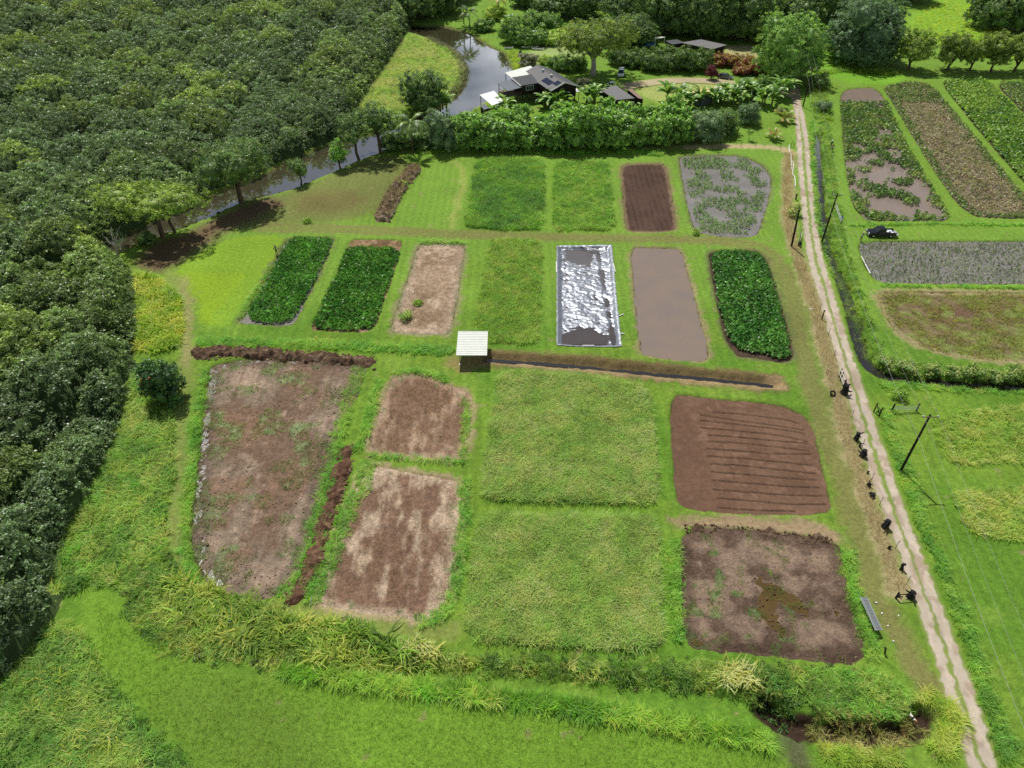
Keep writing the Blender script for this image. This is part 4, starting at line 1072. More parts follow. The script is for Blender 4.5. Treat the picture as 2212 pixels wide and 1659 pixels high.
def build_forest():
    lo, hi = np.array([-215., 22.]), np.array([5., 345.])
    sp = .86
    X, Y = np.meshgrid(np.arange(lo[0], hi[0], sp), np.arange(lo[1], hi[1], sp))
    X = X.ravel(); Y = Y.ravel()
    # only what the photograph could see, plus a margin
    dep = Y * .755 + 45.3
    m = (np.abs(X) < dep * .80 + 6)
    X, Y = X[m], Y[m]
    X = X + R.uniform(-.5, .5, len(X)) * sp; Y = Y + R.uniform(-.5, .5, len(Y)) * sp
    H, s, idc = forest_top(X, Y)
    m = (s > .15) & (R.random(len(X)) < np.where(Y > 190, .8, 1.))
    X, Y, H, s, idc = X[m], Y[m], H[m], s[m], idc[m]
    near = np.where((Y < 115) & (s > 1.))[0]
    j = near[R.random(len(near)) < .75]
    xj = X[j] + R.uniform(-.45, .45, len(j)); yj = Y[j] + R.uniform(-.45, .45, len(j)); hj, sj, ij = forest_top(xj, yj)
    X, Y, H, s, idc = np.r_[X, xj], np.r_[Y, yj], np.r_[H, hj - .15], np.r_[s, sj], np.r_[idc, ij]
    # side of the mass: extra clumps below the rim
    e = np.where((s < 3.4))[0]
    e = np.repeat(e, 2)
    X2, Y2, H2 = X[e] + R.normal(0, .3, len(e)), Y[e] + R.normal(0, .3, len(e)), H[e] * R.uniform(.12, .85, len(e))
    gx = (forest_top(X + .6, Y)[0] - forest_top(X - .6, Y)[0]) / 1.2; gy = (forest_top(X, Y + .6)[0] - forest_top(X, Y - .6)[0]) / 1.2
    gx = np.clip(gx, -1.6, 1.6); gy = np.clip(gy, -1.6, 1.6)
    Xa = np.r_[X, X2]; Ya = np.r_[Y, Y2]; Za = np.r_[H + R.normal(0, .22, len(H)), H2]
    GX = np.r_[gx, gx[e]]; GY = np.r_[gy, gy[e]]
    n = len(Xa)
    rot = np.c_[R.normal(0, .35, n) + np.arctan(GY) * .6, -np.arctan(GX) * .6 + R.normal(0, .35, n), R.uniform(0, 6.28, n)]
    k = sstep(.36, .64, fbm(Xa / 24, Ya / 30, 921, 4))
    idd = np.r_[idc, idc[e]]
    c0, c1, c2 = A(74, 90, 60), A(86, 102, 56), A(102, 116, 54)
    T = c0 + (c1 - c0) * k[:, None]
    T = T + (c2 - T) * (sstep(.72, .95, idd) * .7)[:, None]
    T = T * (.78 + .5 * np.modf(idd * 7.3)[0])[:, None] * np.exp(R.normal(0, .24, (n, 1))) * 1.55
    sc = R.uniform(.8, 1.25, n) * np.where(Ya > 190, 1.12, 1.)
    o = scatter("thicket_foliage", "dense dark green thicket of leafy trees covering the land beyond the river", 'clump', np.c_[Xa, Ya, Za], rot, sc, T)
    # dark shell closing the gaps under the leafy skin, shade put into its colour
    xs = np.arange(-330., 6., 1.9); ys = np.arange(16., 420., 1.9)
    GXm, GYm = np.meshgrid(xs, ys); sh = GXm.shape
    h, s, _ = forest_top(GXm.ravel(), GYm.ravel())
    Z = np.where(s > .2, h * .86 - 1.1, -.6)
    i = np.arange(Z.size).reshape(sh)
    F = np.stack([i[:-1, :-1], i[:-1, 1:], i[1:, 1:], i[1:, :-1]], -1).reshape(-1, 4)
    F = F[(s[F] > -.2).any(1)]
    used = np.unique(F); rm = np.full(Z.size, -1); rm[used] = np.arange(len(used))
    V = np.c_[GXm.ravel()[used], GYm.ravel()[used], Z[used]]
    c = mesh_np("thicket_dark_shell", V, rm[F], M['core'], tint=np.tile(A(70, 88, 50), (len(V), 1)), smooth=False)
    tag(c, "dark filler shell inside the thicket beyond the river, shade put into its colour", kind='stuff')
build_forest()

# ------------------------------------------------------------------ single trees
TREE_GAIN = 1.35
def crown_mesh(name, blobs, leaf, density, tints, parent, mat='leaf_m', seed=0, clump_r=.55, aspect=1.6, per=14, core=.62, up=.5, lower=-.35):
    """leaf clumps spread over and through a few uneven lobes"""
    g = np.random.default_rng(seed)
    VV = []; FF = []; TT = []; off = 0
    cents = []; dirs = []
    for (cx, cy, cz, rx, ry, rz) in blobs:
        area = 4 * math.pi * ((rx * ry) ** 1.6 / 3 + (rx * rz) ** 1.6 / 3 + (ry * rz) ** 1.6 / 3) ** (1 / 1.6)
        n = max(8, int(area * density))
        d = unit(g.normal(size=(n, 3)))
        d = d[d[:, 2] > lower]
        lump = .82 + .3 * g.random(len(d)) + .12 * np.sin(d[:, 0] * 5 + cx) * np.cos(d[:, 1] * 6 + cy)
        inner = g.random(len(d)) < .2
        lump = np.where(inner, lump * .72, lump)
        c = d * np.array([rx, ry, rz]) * lump[:, None] + np.array([cx, cy, cz])
        cents.append(c); dirs.append(d)
    C = np.concatenate(cents); Dn = np.concatenate(dirs)
    keep = np.ones(len(C), bool)
    for (cx, cy, cz, rx, ry, rz) in blobs:
        q = (((C - np.array([cx, cy, cz])) / np.array([rx, ry, rz])) ** 2).sum(1)
        keep &= q > .42
    C, Dn = C[keep], Dn[keep]
    n = len(C)
    k = g.random(n)
    tints = np.array(tints)
    tints = np.clip(tints * TREE_GAIN, 0, .6)
    tc = tints[g.integers(0, len(tints), n)] * np.exp(g.normal(0, .18, (n, 1)))
    P0 = np.repeat(C, per, 0) + g.normal(size=(n * per, 3)) * clump_r * np.array([.55, .55, .38])
    nr = unit(np.repeat(Dn, per, 0) * .7 + np.array([0, 0, up]) + g.normal(size=(n * per, 3)) * .5)
    V, F = leaf_quads(P0, nr, leaf * g.uniform(.7, 1.3, n * per), aspect, g)
    T = np.repeat(np.repeat(tc, per, 0) * np.exp(g.normal(0, .1, (n * per, 1))), 4, 0)
    if core:
        for (cx, cy, cz, rx, ry, rz) in blobs:
            nu, nv = 10, 6
            v = []
            for j in range(nv + 1):
                ph = math.pi * j / nv
                for i in range(nu):
                    th = 2 * math.pi * i / nu
                    q = core * (.9 + .25 * g.random())
                    v.append((cx + rx * q * math.sin(ph) * math.cos(th), cy + ry * q * math.sin(ph) * math.sin(th), cz + rz * q * math.cos(ph)))
            f = [(j * nu + i, (j + 1) * nu + i, (j + 1) * nu + (i + 1) % nu, j * nu + (i + 1) % nu) for j in range(nv) for i in range(nu)]
            F = np.r_[F, np.array(f) + len(V)]; V = np.r_[V, np.array(v)]; T = np.r_[T, np.tile(tints.mean(0), (len(v), 1))]
    return mesh_np(name, V, F, M[mat], parent, tint=T)

def trunk_mesh(parent, h, r, tips, g, mat='bark', split=.45, name="trunk"):
    b = MB()
    top = Vector((g.normal() * .15, g.normal() * .15, h * split))
    mid = Vector((g.normal() * .12, g.normal() * .12, h * split * .5))
    b.tube([(0, 0, -.3), (0, 0, .2), mid, top], [r * 1.5, r * 1.15, r, r * .85], 8)
    for t in tips:
        t = Vector(t)
        m = top.lerp(t, .5) + Vector((g.normal() * .3, g.normal() * .3, .25))
        b.tube([top - Vector((0, 0, .2)), m, t], [r * .6, r * .38, r * .12], 6)
    return b.build(name, mat, parent, smooth=True)

def tree(name, label, px, py, h, w, bottom=.3, tints=None, leaf=.32, dens=1.15, lobes=6, seed=1, mat='leaf_m', group=None, trunk_r=None, flat=1., cat='tree', core=.6, per=24, aspect=1.6, loc=None, wy=None, bark='bark', clump_r=.5, lower=-.55, skirt=False):
    """h total height, w crown width; the foot stands at that spot of the ground"""
    g = np.random.default_rng(seed)
    p = G(px, py) if loc is None else Vector(loc)
    z = float(height(np.array([p.x]), np.array([p.y]))[0])
    t = thing(name, label, cat, (p.x, p.y, max(z, -.5)), g.uniform(0, 6.28) if wy is None else 0, group)
    rx = w / 2; ry = (wy or w) / 2; zb = h * bottom; rz = (h - zb) / 2; zc = zb + rz
    blobs = [(0, 0, zc - rz * .05, rx * .62, ry * .62, rz * .86)]
    tips = []
    for i in range(lobes):
        a = 2 * math.pi * (i + g.uniform(-.25, .25)) / lobes
        q = g.uniform(.42, .62); lr = g.uniform(.36, .5)
        bz = zc + rz * g.uniform(-.38, .42) * flat
        blobs.append((rx * q * math.cos(a), ry * q * math.sin(a), bz, rx * lr, ry * lr, rz * g.uniform(.42, .6)))
        tips.append((rx * q * .8 * math.cos(a), ry * q * .8 * math.sin(a), bz))
    if skirt:
        for i in range(lobes):
            a = 2 * math.pi * (i + .5 + g.uniform(-.25, .25)) / lobes
            blobs.append((rx * .55 * math.cos(a), ry * .55 * math.sin(a), h * g.uniform(.2, .32), rx * g.uniform(.36, .46), ry * g.uniform(.36, .46), h * .22))
    trunk_mesh(t, h, trunk_r or max(.1, .022 * h + .008 * w), tips, g, bark, split=min(.5, bottom + .12))
    crown_mesh("crown", blobs, leaf, dens * .62, tints, t, mat, seed, clump_r, aspect, per, core, lower=lower)
    return t

DK = [A(66, 92, 52) * 1.5, A(84, 108, 54) * 1.5, A(100, 122, 60) * 1.5]
BG = [A(74, 98, 66) * 1.5, A(94, 118, 80) * 1.5, A(110, 130, 88) * 1.5]
YG = [A(110, 132, 56) * 1.45, A(134, 152, 66) * 1.45, A(96, 120, 50) * 1.45]
MG = [A(84, 118, 56) * 1.5, A(104, 138, 62) * 1.5, A(124, 152, 72) * 1.5]

# along the river
tree("riverside_tree", "large dark leaning tree on the river bank casting a wide shadow", 522, 438, 14.5, 15, .14, DK, .34, 1., 9, 21, trunk_r=.5)
tree("riverside_tree", "wide feathery yellow-green tree over the river by the muddy bank", 352, 512, 11.5, 22, .36, YG, .32, .95, 10, 22, trunk_r=.42, flat=.8, core=.45, wy=14)
tree("riverside_tree", "slender tree with a thin trunk beside the wide feathery tree", 378, 502, 9, 9, .4, MG, .32, 1., 6, 23, core=.45)
tree("riverside_tree", "small round dark tree standing alone on the river bank", 650, 394, 6.3, 4.8, .2, DK, .28, 1.6, 5, 24)
tree("vine_covered_tree", "narrow vine-covered tree stump at the water's edge", 735, 363, 7.4, 4.2, .06, [A(84, 124, 50) * 1.5, A(112, 150, 62) * 1.5], .34, 1.5, 5, 25, mat='leaf_gloss_m')
tree("riverside_tree", "loose multi-stemmed tree on the bank beside the vine-covered tree", 775, 343, 11, 10, .26, DK, .33, .9, 7, 26, core=.4)
tree("riverside_tree", "loose tall tree on the bank nearest the coconut palm", 822, 330, 12, 12, .24, DK, .33, .95, 7, 27, core=.45)
tree("round_tree", "dense round dark green tree behind the palm at the marsh edge", 917, 240, 10.5, 12, .02, DK, .34, 1.3, 7, 28, skirt=True)
tree("round_tree", "grey-green round tree at the river end of the hedge", 958, 320, 9.6, 9.2, .02, BG, .34, 1.3, 6, 29, skirt=True)
tree("round_tree", "low dark tree filling the gap between palm and hedge", 905, 312, 5.0, 10, .0, DK, .34, 1.1, 6, 30, skirt=True)
tree("flowering_tree", "dark tree with orange flowers standing alone beside the grass path", 362, 862, 7.8, 5.8, .04, [A(56, 86, 46) * 1.4, A(74, 104, 54) * 1.4], .36, 1.7, 6, 31, mat='leaf_gloss_m', skirt=True)

# tall hedge of trees behind the plots: one built, the rest copied
HG = [A(72, 104, 46) * 1.7, A(96, 130, 54) * 1.7, A(120, 152, 64) * 1.75]
hedge_src = [tree("hedge_tree", "x", 1005, 312, 9.2, 8.6, .0, HG, .42, 1.3, 8, 40 + k, mat='leaf_gloss_m', group="leafy trees of the tall hedge", clump_r=.45, per=20, aspect=1.5, skirt=True) for k in range(3)]
hx = [(1003, 318, 'f'), (1048, 319, 'f'), (1092, 319, 'f'), (1134, 318, 'f'), (1190, 317, 'f'), (1236, 317, 'f'), (1283, 316, 'f'), (1330, 315, 'f'), (1376, 313, 'f'), (1420, 311, 'f'), (1462, 308, 'f'),
      (1024, 298, 'b'), (1070, 297, 'b'), (1118, 296, 'b'), (1214, 296, 'b'), (1262, 296, 'b'), (1308, 295, 'b'), (1354, 294, 'b'), (1400, 292, 'b'), (1444, 290, 'b')]
cnt = {'f': 0, 'b': 0}
for i, (px, py, row) in enumerate(hx):
    o = hedge_src[i] if i < 3 else copy_tree(hedge_src[i % 3])
    p = G(px, py)
    o.location = (p.x, p.y, 0); o.rotation_euler = (0, 0, random.uniform(0, 6.28)); q = random.uniform(.85, 1.15); o.scale = (q, q, q * random.uniform(.82, 1.14))
    o['label'] = "%s leafy tree from the palm in the %s row of the tall hedge" % (ORD[cnt[row]], 'sunny near' if row == 'f' else 'hidden far')
    cnt[row] += 1
# round clipped bushes on the little lawn
tree("round_bush", "big dome-shaped grey-green bush at the road end of the hedge", 1520, 301, 7.6, 10.4, .0, BG, .26, 2.2, 7, 51, cat='bush', clump_r=.42, skirt=True)
tree("round_bush", "smaller dome-shaped grey-green bush near the fan of young palms", 1613, 266, 5.6, 6.8, .0, BG, .26, 2.2, 6, 52, cat='bush', clump_r=.42, skirt=True)
tree("round_bush", "dark shrub behind the big dome-shaped bush", 1564, 288, 6.4, 7.5, .0, DK, .32, 1.3, 5, 53, cat='bush', skirt=True)
tree("sapling", "tiny sapling standing alone on the lawn corner", 1617, 303, 2.7, 1.8, .45, MG, .2, 3., 4, 54, trunk_r=.05, core=.2)
tree("round_bush", "grey bush in the ditch-side grass past the pole", 1778, 242, 3.6, 5, .0, BG, .26, 1.6, 5, 55, cat='bush')
tree("round_bush", "dark bush at the bend where the road ends", 1768, 192, 4.6, 6, .0, DK, .3, 1.4, 5, 56, cat='bush')

# around the house and beyond
tree("spreading_tree", "broad umbrella-crowned tree beside the house driveway", 1281, 162, 16.5, 23, .17, [A(104, 122, 52) * 1.4, A(126, 140, 58) * 1.4, A(82, 104, 46) * 1.4], .36, 1.0, 12, 61, trunk_r=.75, flat=.8, core=.4, bark='pale_bark', wy=18)
tree("tall_tree", "tall dark green tree standing where the dirt road enters the trees", 1694, 168, 19, 20, .0, MG, .4, 1.0, 10, 62, skirt=True)
tree("tall_tree", "huge rounded blue-green tree left of the far meadow", 1852, 130, 19, 25, .0, [A(80, 104, 74) * 1.5, A(98, 122, 86) * 1.5, A(72, 98, 58) * 1.5], .42, .9, 11, 63, skirt=True)
rowx = [(1962, 150, 13, 13), (2046, 152, 12, 11.5), (2094, 153, 11, 9), (2140, 154, 11.5, 10), (2190, 154, 12, 10.5), (2245, 155, 12, 11)]
rl = ["yellow-green tree at the meadow end of the far tree row", "second tree of the far row, with forked trunks", "narrow middle tree of the far row", "fourth tree of the far row, leaning apart from the narrow one", "fifth tree of the far row by the picture's edge", "last tree of the far row, cut by the picture's edge"]
for i, (px, py, h, w) in enumerate(rowx):
    tree("row_tree", rl[i], px, py, h, w, .03, YG if i == 0 else [c * .75 for c in YG], .36, 1.05, 8, 70 + i, group="trees in the far row beyond the taro", core=.5)
tree("tall_tree", "dark tree in the far corner above the bright meadow", 2140, 58, 16, 20, .0, DK, .42, .9, 9, 81, skirt=True)
tree("tall_tree", "dark tree behind the corner tree above the bright meadow", 2212, 66, 17, 22, .0, DK, .42, .9, 9, 82, skirt=True)
tree("tall_tree", "dark tree at the near tip of the bright far meadow", 1965, 2, 13, 20, .0, DK, .42, .8, 9, 83, skirt=True)
# dark wall of trees at the back
backs = [(975, -2, 15, 18), (905, 40, 15, 17), (855, 18, 15, 17), (955, 28, 14, 15), (1412, 70, 16, 16), (1450, 72, 18, 17), (1492, 74, 19, 17), (1535, 78, 20, 17), (1578, 82, 20, 17), (1620, 88, 19, 16), (1652, 60, 19, 18), (1352, 48, 14, 16), (1385, 34, 15, 16), (1735, 78, 18, 18), (1780, 66, 17, 18), (1250, 34, 12, 15), (1190, 36, 10, 14), (1310, 10, 12, 16), (1430, 8, 14, 16), (1590, 30, 17, 18), (1335, 92, 9, 13), (1372, 96, 10, 13), (1140, 12, 9, 13)]
bl = ["dark tree shading the river's far end behind the palms", "dark waterside tree at the river bend, nearest the marsh", "dark waterside tree where the river meets the thicket", "dark waterside tree between bend and palms"]
bsrc = [tree("garden_tree", "x", 1420, 62, 16, 17, .0, DK, .42, .9, 9, 90 + k, skirt=True, group="dark trees behind the house") for k in range(3)]
for i, (px, py, h, w) in enumerate(backs):
    o = bsrc[i] if i < 3 else copy_tree(bsrc[i % 3])
    p = G(px, py); o.location = (p.x, p.y, 0); o.rotation_euler = (0, 0, random.uniform(0, 6.28)); o.scale = (w / 15, w / 15, h / 16)
    o['label'] = bl[i] if i < 4 else "%s of the dark trees backing the house garden, counted from the river" % ORD[i - 4]
# shrubs round the lawn and driveway
CR = [A(86, 118, 52) * 1.5, A(112, 140, 60) * 1.5, A(70, 100, 48) * 1.5]
RED = [A(120, 60, 44) * 1.4, A(96, 46, 40) * 1.4, A(140, 128, 60) * 1.4]
tree("red_bush", "round dark red bush beside the grey sedan", 1536, 172, 4.2, 4.2, .0, [A(92, 34, 44) * 1.3, A(76, 30, 40) * 1.3], .26, 1.9, 5, 101, cat='bush')
sh = [(1335, 138, 5, 7, 'dark'), (1368, 142, 5.5, 7, 'dark'), (1408, 150, 6.5, 8, 'dark'), (1440, 150, 6.5, 8, 'dark'), (1474, 150, 7, 8, 'dark'), (1506, 150, 6.5, 8, 'dark'), (1548, 140, 4, 6, 'red'), (1580, 142, 4.2, 6, 'red'), (1608, 148, 4.5, 6, 'red'), (1632, 158, 4, 6, 'red'), (1600, 160, 3, 5, 'red'),
      (1150, 62, 6, 9, 'mid'), (1185, 66, 6, 9, 'mid'), (1120, 80, 7, 9, 'mid'), (1105, 92, 7.5, 8, 'mid'), (1135, 98, 5.5, 8, 'mid'), (1160, 96, 5, 8, 'mid'), (1210, 88, 3.6, 9, 'bright'), (1190, 96, 3, 6, 'bright'), (1225, 92, 3.4, 7, 'bright'),
      (1141, 142, 4, 6, 'grey'), (1178, 138, 2.6, 4, 'bright'), (1200, 150, 4, 6, 'mid'), (1225, 152, 4.5, 6, 'mid'), (1250, 150, 4, 5, 'mid'), (1330, 212, 4, 4, 'mid'), (1260, 190, 3, 4, 'grey'), (1650, 190, 3.5, 4.5, 'mid'), (1045, 66, 4, 7, 'mid'), (1070, 40, 4.5, 8, 'bright')]
cols = {'dark': DK, 'red': RED, 'mid': CR, 'bright': [A(124, 156, 56) * 1.5, A(150, 174, 70) * 1.5], 'grey': [A(112, 116, 92) * 1.4, A(130, 132, 110) * 1.4]}
desc = {'dark': "of the dark shrubs hedging the driveway, from the umbrella tree", 'red': "of the red and yellow leaf shrubs by the driveway end", 'mid': "of the green garden shrubs, counted from the river garden", 'bright': "of the bright yellow-green garden shrubs, counted from the lawn", 'grey': "of the greyish garden shrubs, counted from the river bank"}
ssrc = {}; sc_n = {}
for i, (px, py, h, w, k) in enumerate(sh):
    sc_n[k] = sc_n.get(k, 0) + 1
    if k not in ssrc:
        o = tree("garden_shrub", "x", px, py, 5, 8, .0, cols[k], .36, 1.1, 6, 110 + i, cat='shrub', skirt=True, group="garden shrubs: " + k); ssrc[k] = o
    else:
        o = copy_tree(ssrc[k])
    p = G(px, py); o.location = (p.x, p.y, 0); o.rotation_euler = (0, 0, random.uniform(0, 6.28)); o.scale = (w / 7, w / 7, h / 5)
    o['label'] = "%s %s" % (ORD[sc_n[k] - 1], desc[k])
# roadside shrub and bushes along the drain
tree("roadside_shrub", "pale-leaved shrub beside the dirt road above the plain pole", 1714, 464, 2.6, 2.9, .0, [A(112, 132, 60) * 1.5, A(168, 176, 100) * 1.5], .3, 2.4, 4, 131, cat='shrub', core=.3)
dr = [(1915, 790, 1.7, 3), (1960, 800, 1.8, 3.4), (2010, 806, 2, 3), (2060, 812, 2.2, 3.2), (2102, 815, 2.6, 3.4), (2150, 820, 2.0, 3.2), (2192, 822, 3.2, 3.6), (2240, 826, 2.4, 3.4)]
d0 = tree("drain_bush", "x", 2060, 812, 2.4, 3.3, .0, [A(76, 104, 50) * 1.5, A(112, 136, 66) * 1.5, A(140, 150, 84) * 1.5], .27, 1.9, 5, 132, cat='bush', group="bushes along the far drain")
for i, (px, py, h, w) in enumerate(dr):
    o = d0 if i == 0 else copy_tree(d0)
    p = G(px, py); o.location = (p.x, p.y, -.2); o.rotation_euler = (0, 0, random.uniform(0, 6.28)); o.scale = (w / 3.3, w / 3.3, h / 2.4)
    o['label'] = "%s bush along the far drain, counted from the dirt road" % ORD[i]
for i, (px, py, w, lab) in enumerate([(903, 655, 1.3, "small leafy weed clump in the middle of the fallow plot"), (878, 688, 2.4, "larger leafy weed clump near the fallow plot's near edge"), (868, 405, 2.0, "leafy green clump growing out of the brush pile"), (665, 481, 1.2, "lone tuft on the mud beside the wheel track"), (1503, 505, 1.2, "little dark shrub on the rim of the rounded paddy"), (1940, 858, 2.0, "small hedge bush standing alone in the grass lane by the drain")]):
    tree("leafy_clump", lab, px, py, w * .7, w, .0, [A(110, 142, 56) * 1.4, A(140, 164, 74) * 1.4], .24, 3., 4, 140 + i, cat='plant', core=.3)
# flowers of the orange-flowered tree
ft = [o for o in bpy.data.objects if o.name.startswith("flowering_tree")][0]
b = MB()
for c in ((-1.2, -2.0, 5.4), (-2.0, -1.4, 4.0), (-1.7, -1.8, 3.9), (.3, -2.3, 6.0)):
    v, f = clump(14, .22, .2, np.random.default_rng(5))
    b.add([tuple(np.array(q) + np.array(c)) for q in v], [tuple(int(j) for j in q) for q in f])
ft.rotation_euler = (0, 0, 0)
b.build("blossom", 'orange', ft)

# bare pale-branched tree poking out of the thicket
def bare_tree(name, label, px, py, h, seed):
    g = np.random.default_rng(seed); p = G(px, py)
    t = thing(name, label, 'tree', (p.x, p.y, 0))
    b = MB(); b.tube([(0, 0, 0), (.1, 0, h * .5), (.1, .1, h * .7)], [.2, .13, .1], 7); b.build("trunk", 'pale_bark', t, True)
    for i in range(9):
        a = g.uniform(0, 6.28); z0 = h * g.uniform(.45, .7); L = g.uniform(1.5, 3.)
        b = MB(); e = Vector((math.cos(a) * L * .7, math.sin(a) * L * .7, z0 + L * .8)); m = Vector((math.cos(a) * L * .4, math.sin(a) * L * .4, z0 + L * .3))
        b.tube([(.1, .05, z0), m, e], [.07, .05, .02], 5)
        for q in range(3):
            k = m.lerp(e, g.uniform(.2, .9)); b.tube([k, k + Vector((g.normal() * .6, g.normal() * .6, .7))], [.03, .012], 4)
        b.build("branch", 'pale_bark', t, True)
bare_tree("bare_tree", "leafless pale tree poking out of the thicket near the muddy bank", 268, 585, 8.2, 3)

# ------------------------------------------------------------------ palms and bananas
def frond_mesh(L, leaflets, droop, seed, lw=.09, ll=.75):
    g = np.random.default_rng(seed); V = []; F = []
    pts = []
    for j in range(9):
        t = j / 8
        pts.append(np.array([L * (t - .12 * t * t), 0, L * (.42 * t - droop * t * t)]))
    for j in range(8):
        w = .05 * (1 - j / 9); k = len(V); a, b2 = pts[j], pts[j + 1]
        V += [a + [0, w, 0], a - [0, w, 0], b2 - [0, w, 0], b2 + [0, w, 0]]; F.append((k, k + 1, k + 2, k + 3))
    for i in range(leaflets):
        t = .12 + .88 * i / leaflets; x = t * 8; j = min(7, int(x)); p = pts[j] + (pts[j + 1] - pts[j]) * (x - j)
        tan = unit(pts[j + 1] - pts[j])
        for s in (-1, 1):
            le = ll * math.sin(math.pi * (.18 + .78 * t)) * g.uniform(.85, 1.15)
            d = unit(np.array([.55, 0, 0]) * 1 + tan * .3 + np.array([0, s * .9, -.35 + g.normal() * .12]))
            k = len(V); wv = tan * lw * .5
            V += [p - wv, p + wv, p + d * le + wv * .2 + [0, 0, -.12 * le], p + d * le - wv * .2 + [0, 0, -.12 * le]]; F.append((k, k + 1, k + 2, k + 3))
    return np.array(V), np.array(F)
FR = {}
def frond_data(kind, col):
    key = (kind, tuple(np.round(col, 3)))
    if key not in FR:
        L, n, dr, lw, ll = {'coco': (3.9, 26, .75, .13, .95), 'young': (3.0, 22, .5, .13, .8)}[kind]
        V, F = frond_mesh(L, n, dr, 3, lw, ll)
        o = mesh_np("frond", V, F, M['leaf_gloss_m'], tint=np.tile(col, (len(V), 1)) * np.exp(np.random.default_rng(1).normal(0, .15, (len(V), 1))), linked=False)
        FR[key] = o.data; bpy.data.objects.remove(o)
    return FR[key]
def palm(label, px, py, h, n, kind, cols, seed, scale=1., lean=(0, 0), name="coconut_palm"):
    g = np.random.default_rng(seed); p = G(px, py)
    t = thing(name, label, 'palm', (p.x, p.y, 0))
    top = Vector((lean[0], lean[1], h))
    b = MB(); b.tube([(0, 0, -.2), Vector((lean[0] * .3, lean[1] * .3, h * .5)), top], [.2, .15, .13], 8); b.build("trunk", 'bark', t, True)
    for i in range(n):
        o = bpy.data.objects.new("frond", frond_data(kind, cols[i % len(cols)])); link(o, t)
        o.location = top; el = g.uniform(-.35, .75) if kind == 'coco' else g.uniform(-.05, .95)
        o.rotation_euler = (0, -el, 2 * math.pi * (i + g.uniform(-.25, .25)) / n * (2 if i % 2 else 1)); s = scale * g.uniform(.85, 1.1); o.scale = (s, s, s)
    return t
PG = [A(92, 116, 58) * 1.5, A(118, 138, 70) * 1.5, A(74, 100, 50) * 1.5]
PY = [A(150, 152, 80) * 1.5, A(128, 140, 70) * 1.5, A(170, 150, 84) * 1.5]
palm("coconut palm with drooping pale fronds at the river end of the hedge", 893, 334, 7.6, 16, 'coco', [c * 1.3 for c in PG], 1, 1.15)
palm("tall coconut palm behind the river bend, the higher of the pair", 1002, 52, 9.5, 16, 'coco', PG, 2, 1.25)
palm("coconut palm leaning over the river bend, the lower of the pair", 1016, 66, 6.0, 16, 'coco', PG, 3, 1.15, (-.4, -.6))
palm("yellowing coconut palm behind the pond", 1078, 40, 6.5, 14, 'coco', [A(196, 176, 84) * 1.4, A(150, 150, 70) * 1.4], 4, 1.1)
palm("large stemless young palm beside the dirt road", 1690, 262, .9, 20, 'young', PY + PG[:1], 5, 1.3, name="young_palm")
palm("smaller yellowish young palm on the lawn corner", 1670, 300, .7, 15, 'young', PY, 6, .95, name="young_palm")

def banana_leaf():
    V = []; F = []
    n = 7
    for j in range(n + 1):
        t = j / n; x = 2.5 * (t - .12 * t * t); z = 2.5 * (.62 * t - .62 * t ** 2.4); w = .34 * math.sin(math.pi * min(1, .08 + .92 * t)) ** .6 * (1 if t < .98 else .2) * (0.15 if j == 0 else 1)
        V += [(x, w, z + .1 * w), (x, 0, z - .06), (x, -w, z + .1 * w)]
    for j in range(n):
        k = 3 * j; F += [(k, k + 1, k + 4, k + 3), (k + 1, k + 2, k + 5, k + 4)]
    return np.array(V), np.array(F)
BL = []
for c in (A(104, 140, 66) * 1.5, A(84, 118, 56) * 1.5, A(136, 164, 82) * 1.5):
    V, F = banana_leaf(); o = mesh_np("leaf", V, F, M['leaf_gloss_m'], tint=np.tile(c, (len(V), 1)), linked=False); BL.append(o.data); bpy.data.objects.remove(o)
_st = MB(); _st.tube([(0, 0, -.2), (.03, 0, .6), (0, .03, 1.3)], [.17, .14, .09], 7); _sto = _st.build("stem", simple("banana_stem", A(120, 128, 78), .7), None); STEM = _sto.data; bpy.data.objects.remove(_sto)
def banana(label, x, y, s, seed):
    g = np.random.default_rng(seed)
    t = thing("banana_plant", label, 'plant', (x, y, 0), g.uniform(0, 6.28), "banana plants around the house garden")
    t.scale = (s, s, s)
    link(bpy.data.objects.new("stem", STEM), t)
    for i in range(12):
        o = bpy.data.objects.new("leaf", BL[g.integers(0, 3)]); link(o, t)
        o.location = (0, 0, .9 + .35 * g.random()); o.rotation_euler = (g.normal() * .25, -g.uniform(.0, .95), 2 * math.pi * i / 12 * 5 + g.uniform(-.4, .4)); q = g.uniform(.75, 1.15); o.scale = (q, q, q)
bpos = [((970, 232), 3, "beside the round tree by the river"), ((1098, 236), 2, "beside the white boat roof"), ((1180, 228), 4, "in front of the house wall"), ((1210, 230), 3, "before the house solar panels"), ((1285, 224), 4, "between the house and the grey roof"),
        ((1452, 226), 3, "on the lawn edge before the cream roof"), ((1492, 228), 3, "under the cream roof's corner"), ((1550, 226), 4, "right behind the cream roof"), ((1580, 222), 4, "middle of the banana grove by the road"), ((1616, 216), 5, "road side of the banana grove"), ((1690, 206), 6, "beside the dirt road entrance"), ((1650, 228), 3, "behind the smaller dome bush"), ((1195, 60), 2, "by the pond garden"), ((1100, 66), 2, "by the small pond")]
k = 0
for (px, py), n, where in bpos:
    p = G(px, py)
    for i in range(n):
        banana("%s banana plant %s" % (ORD[i], where), p.x + random.uniform(-2.4, 2.4), p.y + random.uniform(-2.6, 2.6), random.uniform(1.35, 1.9), 300 + k); k += 1

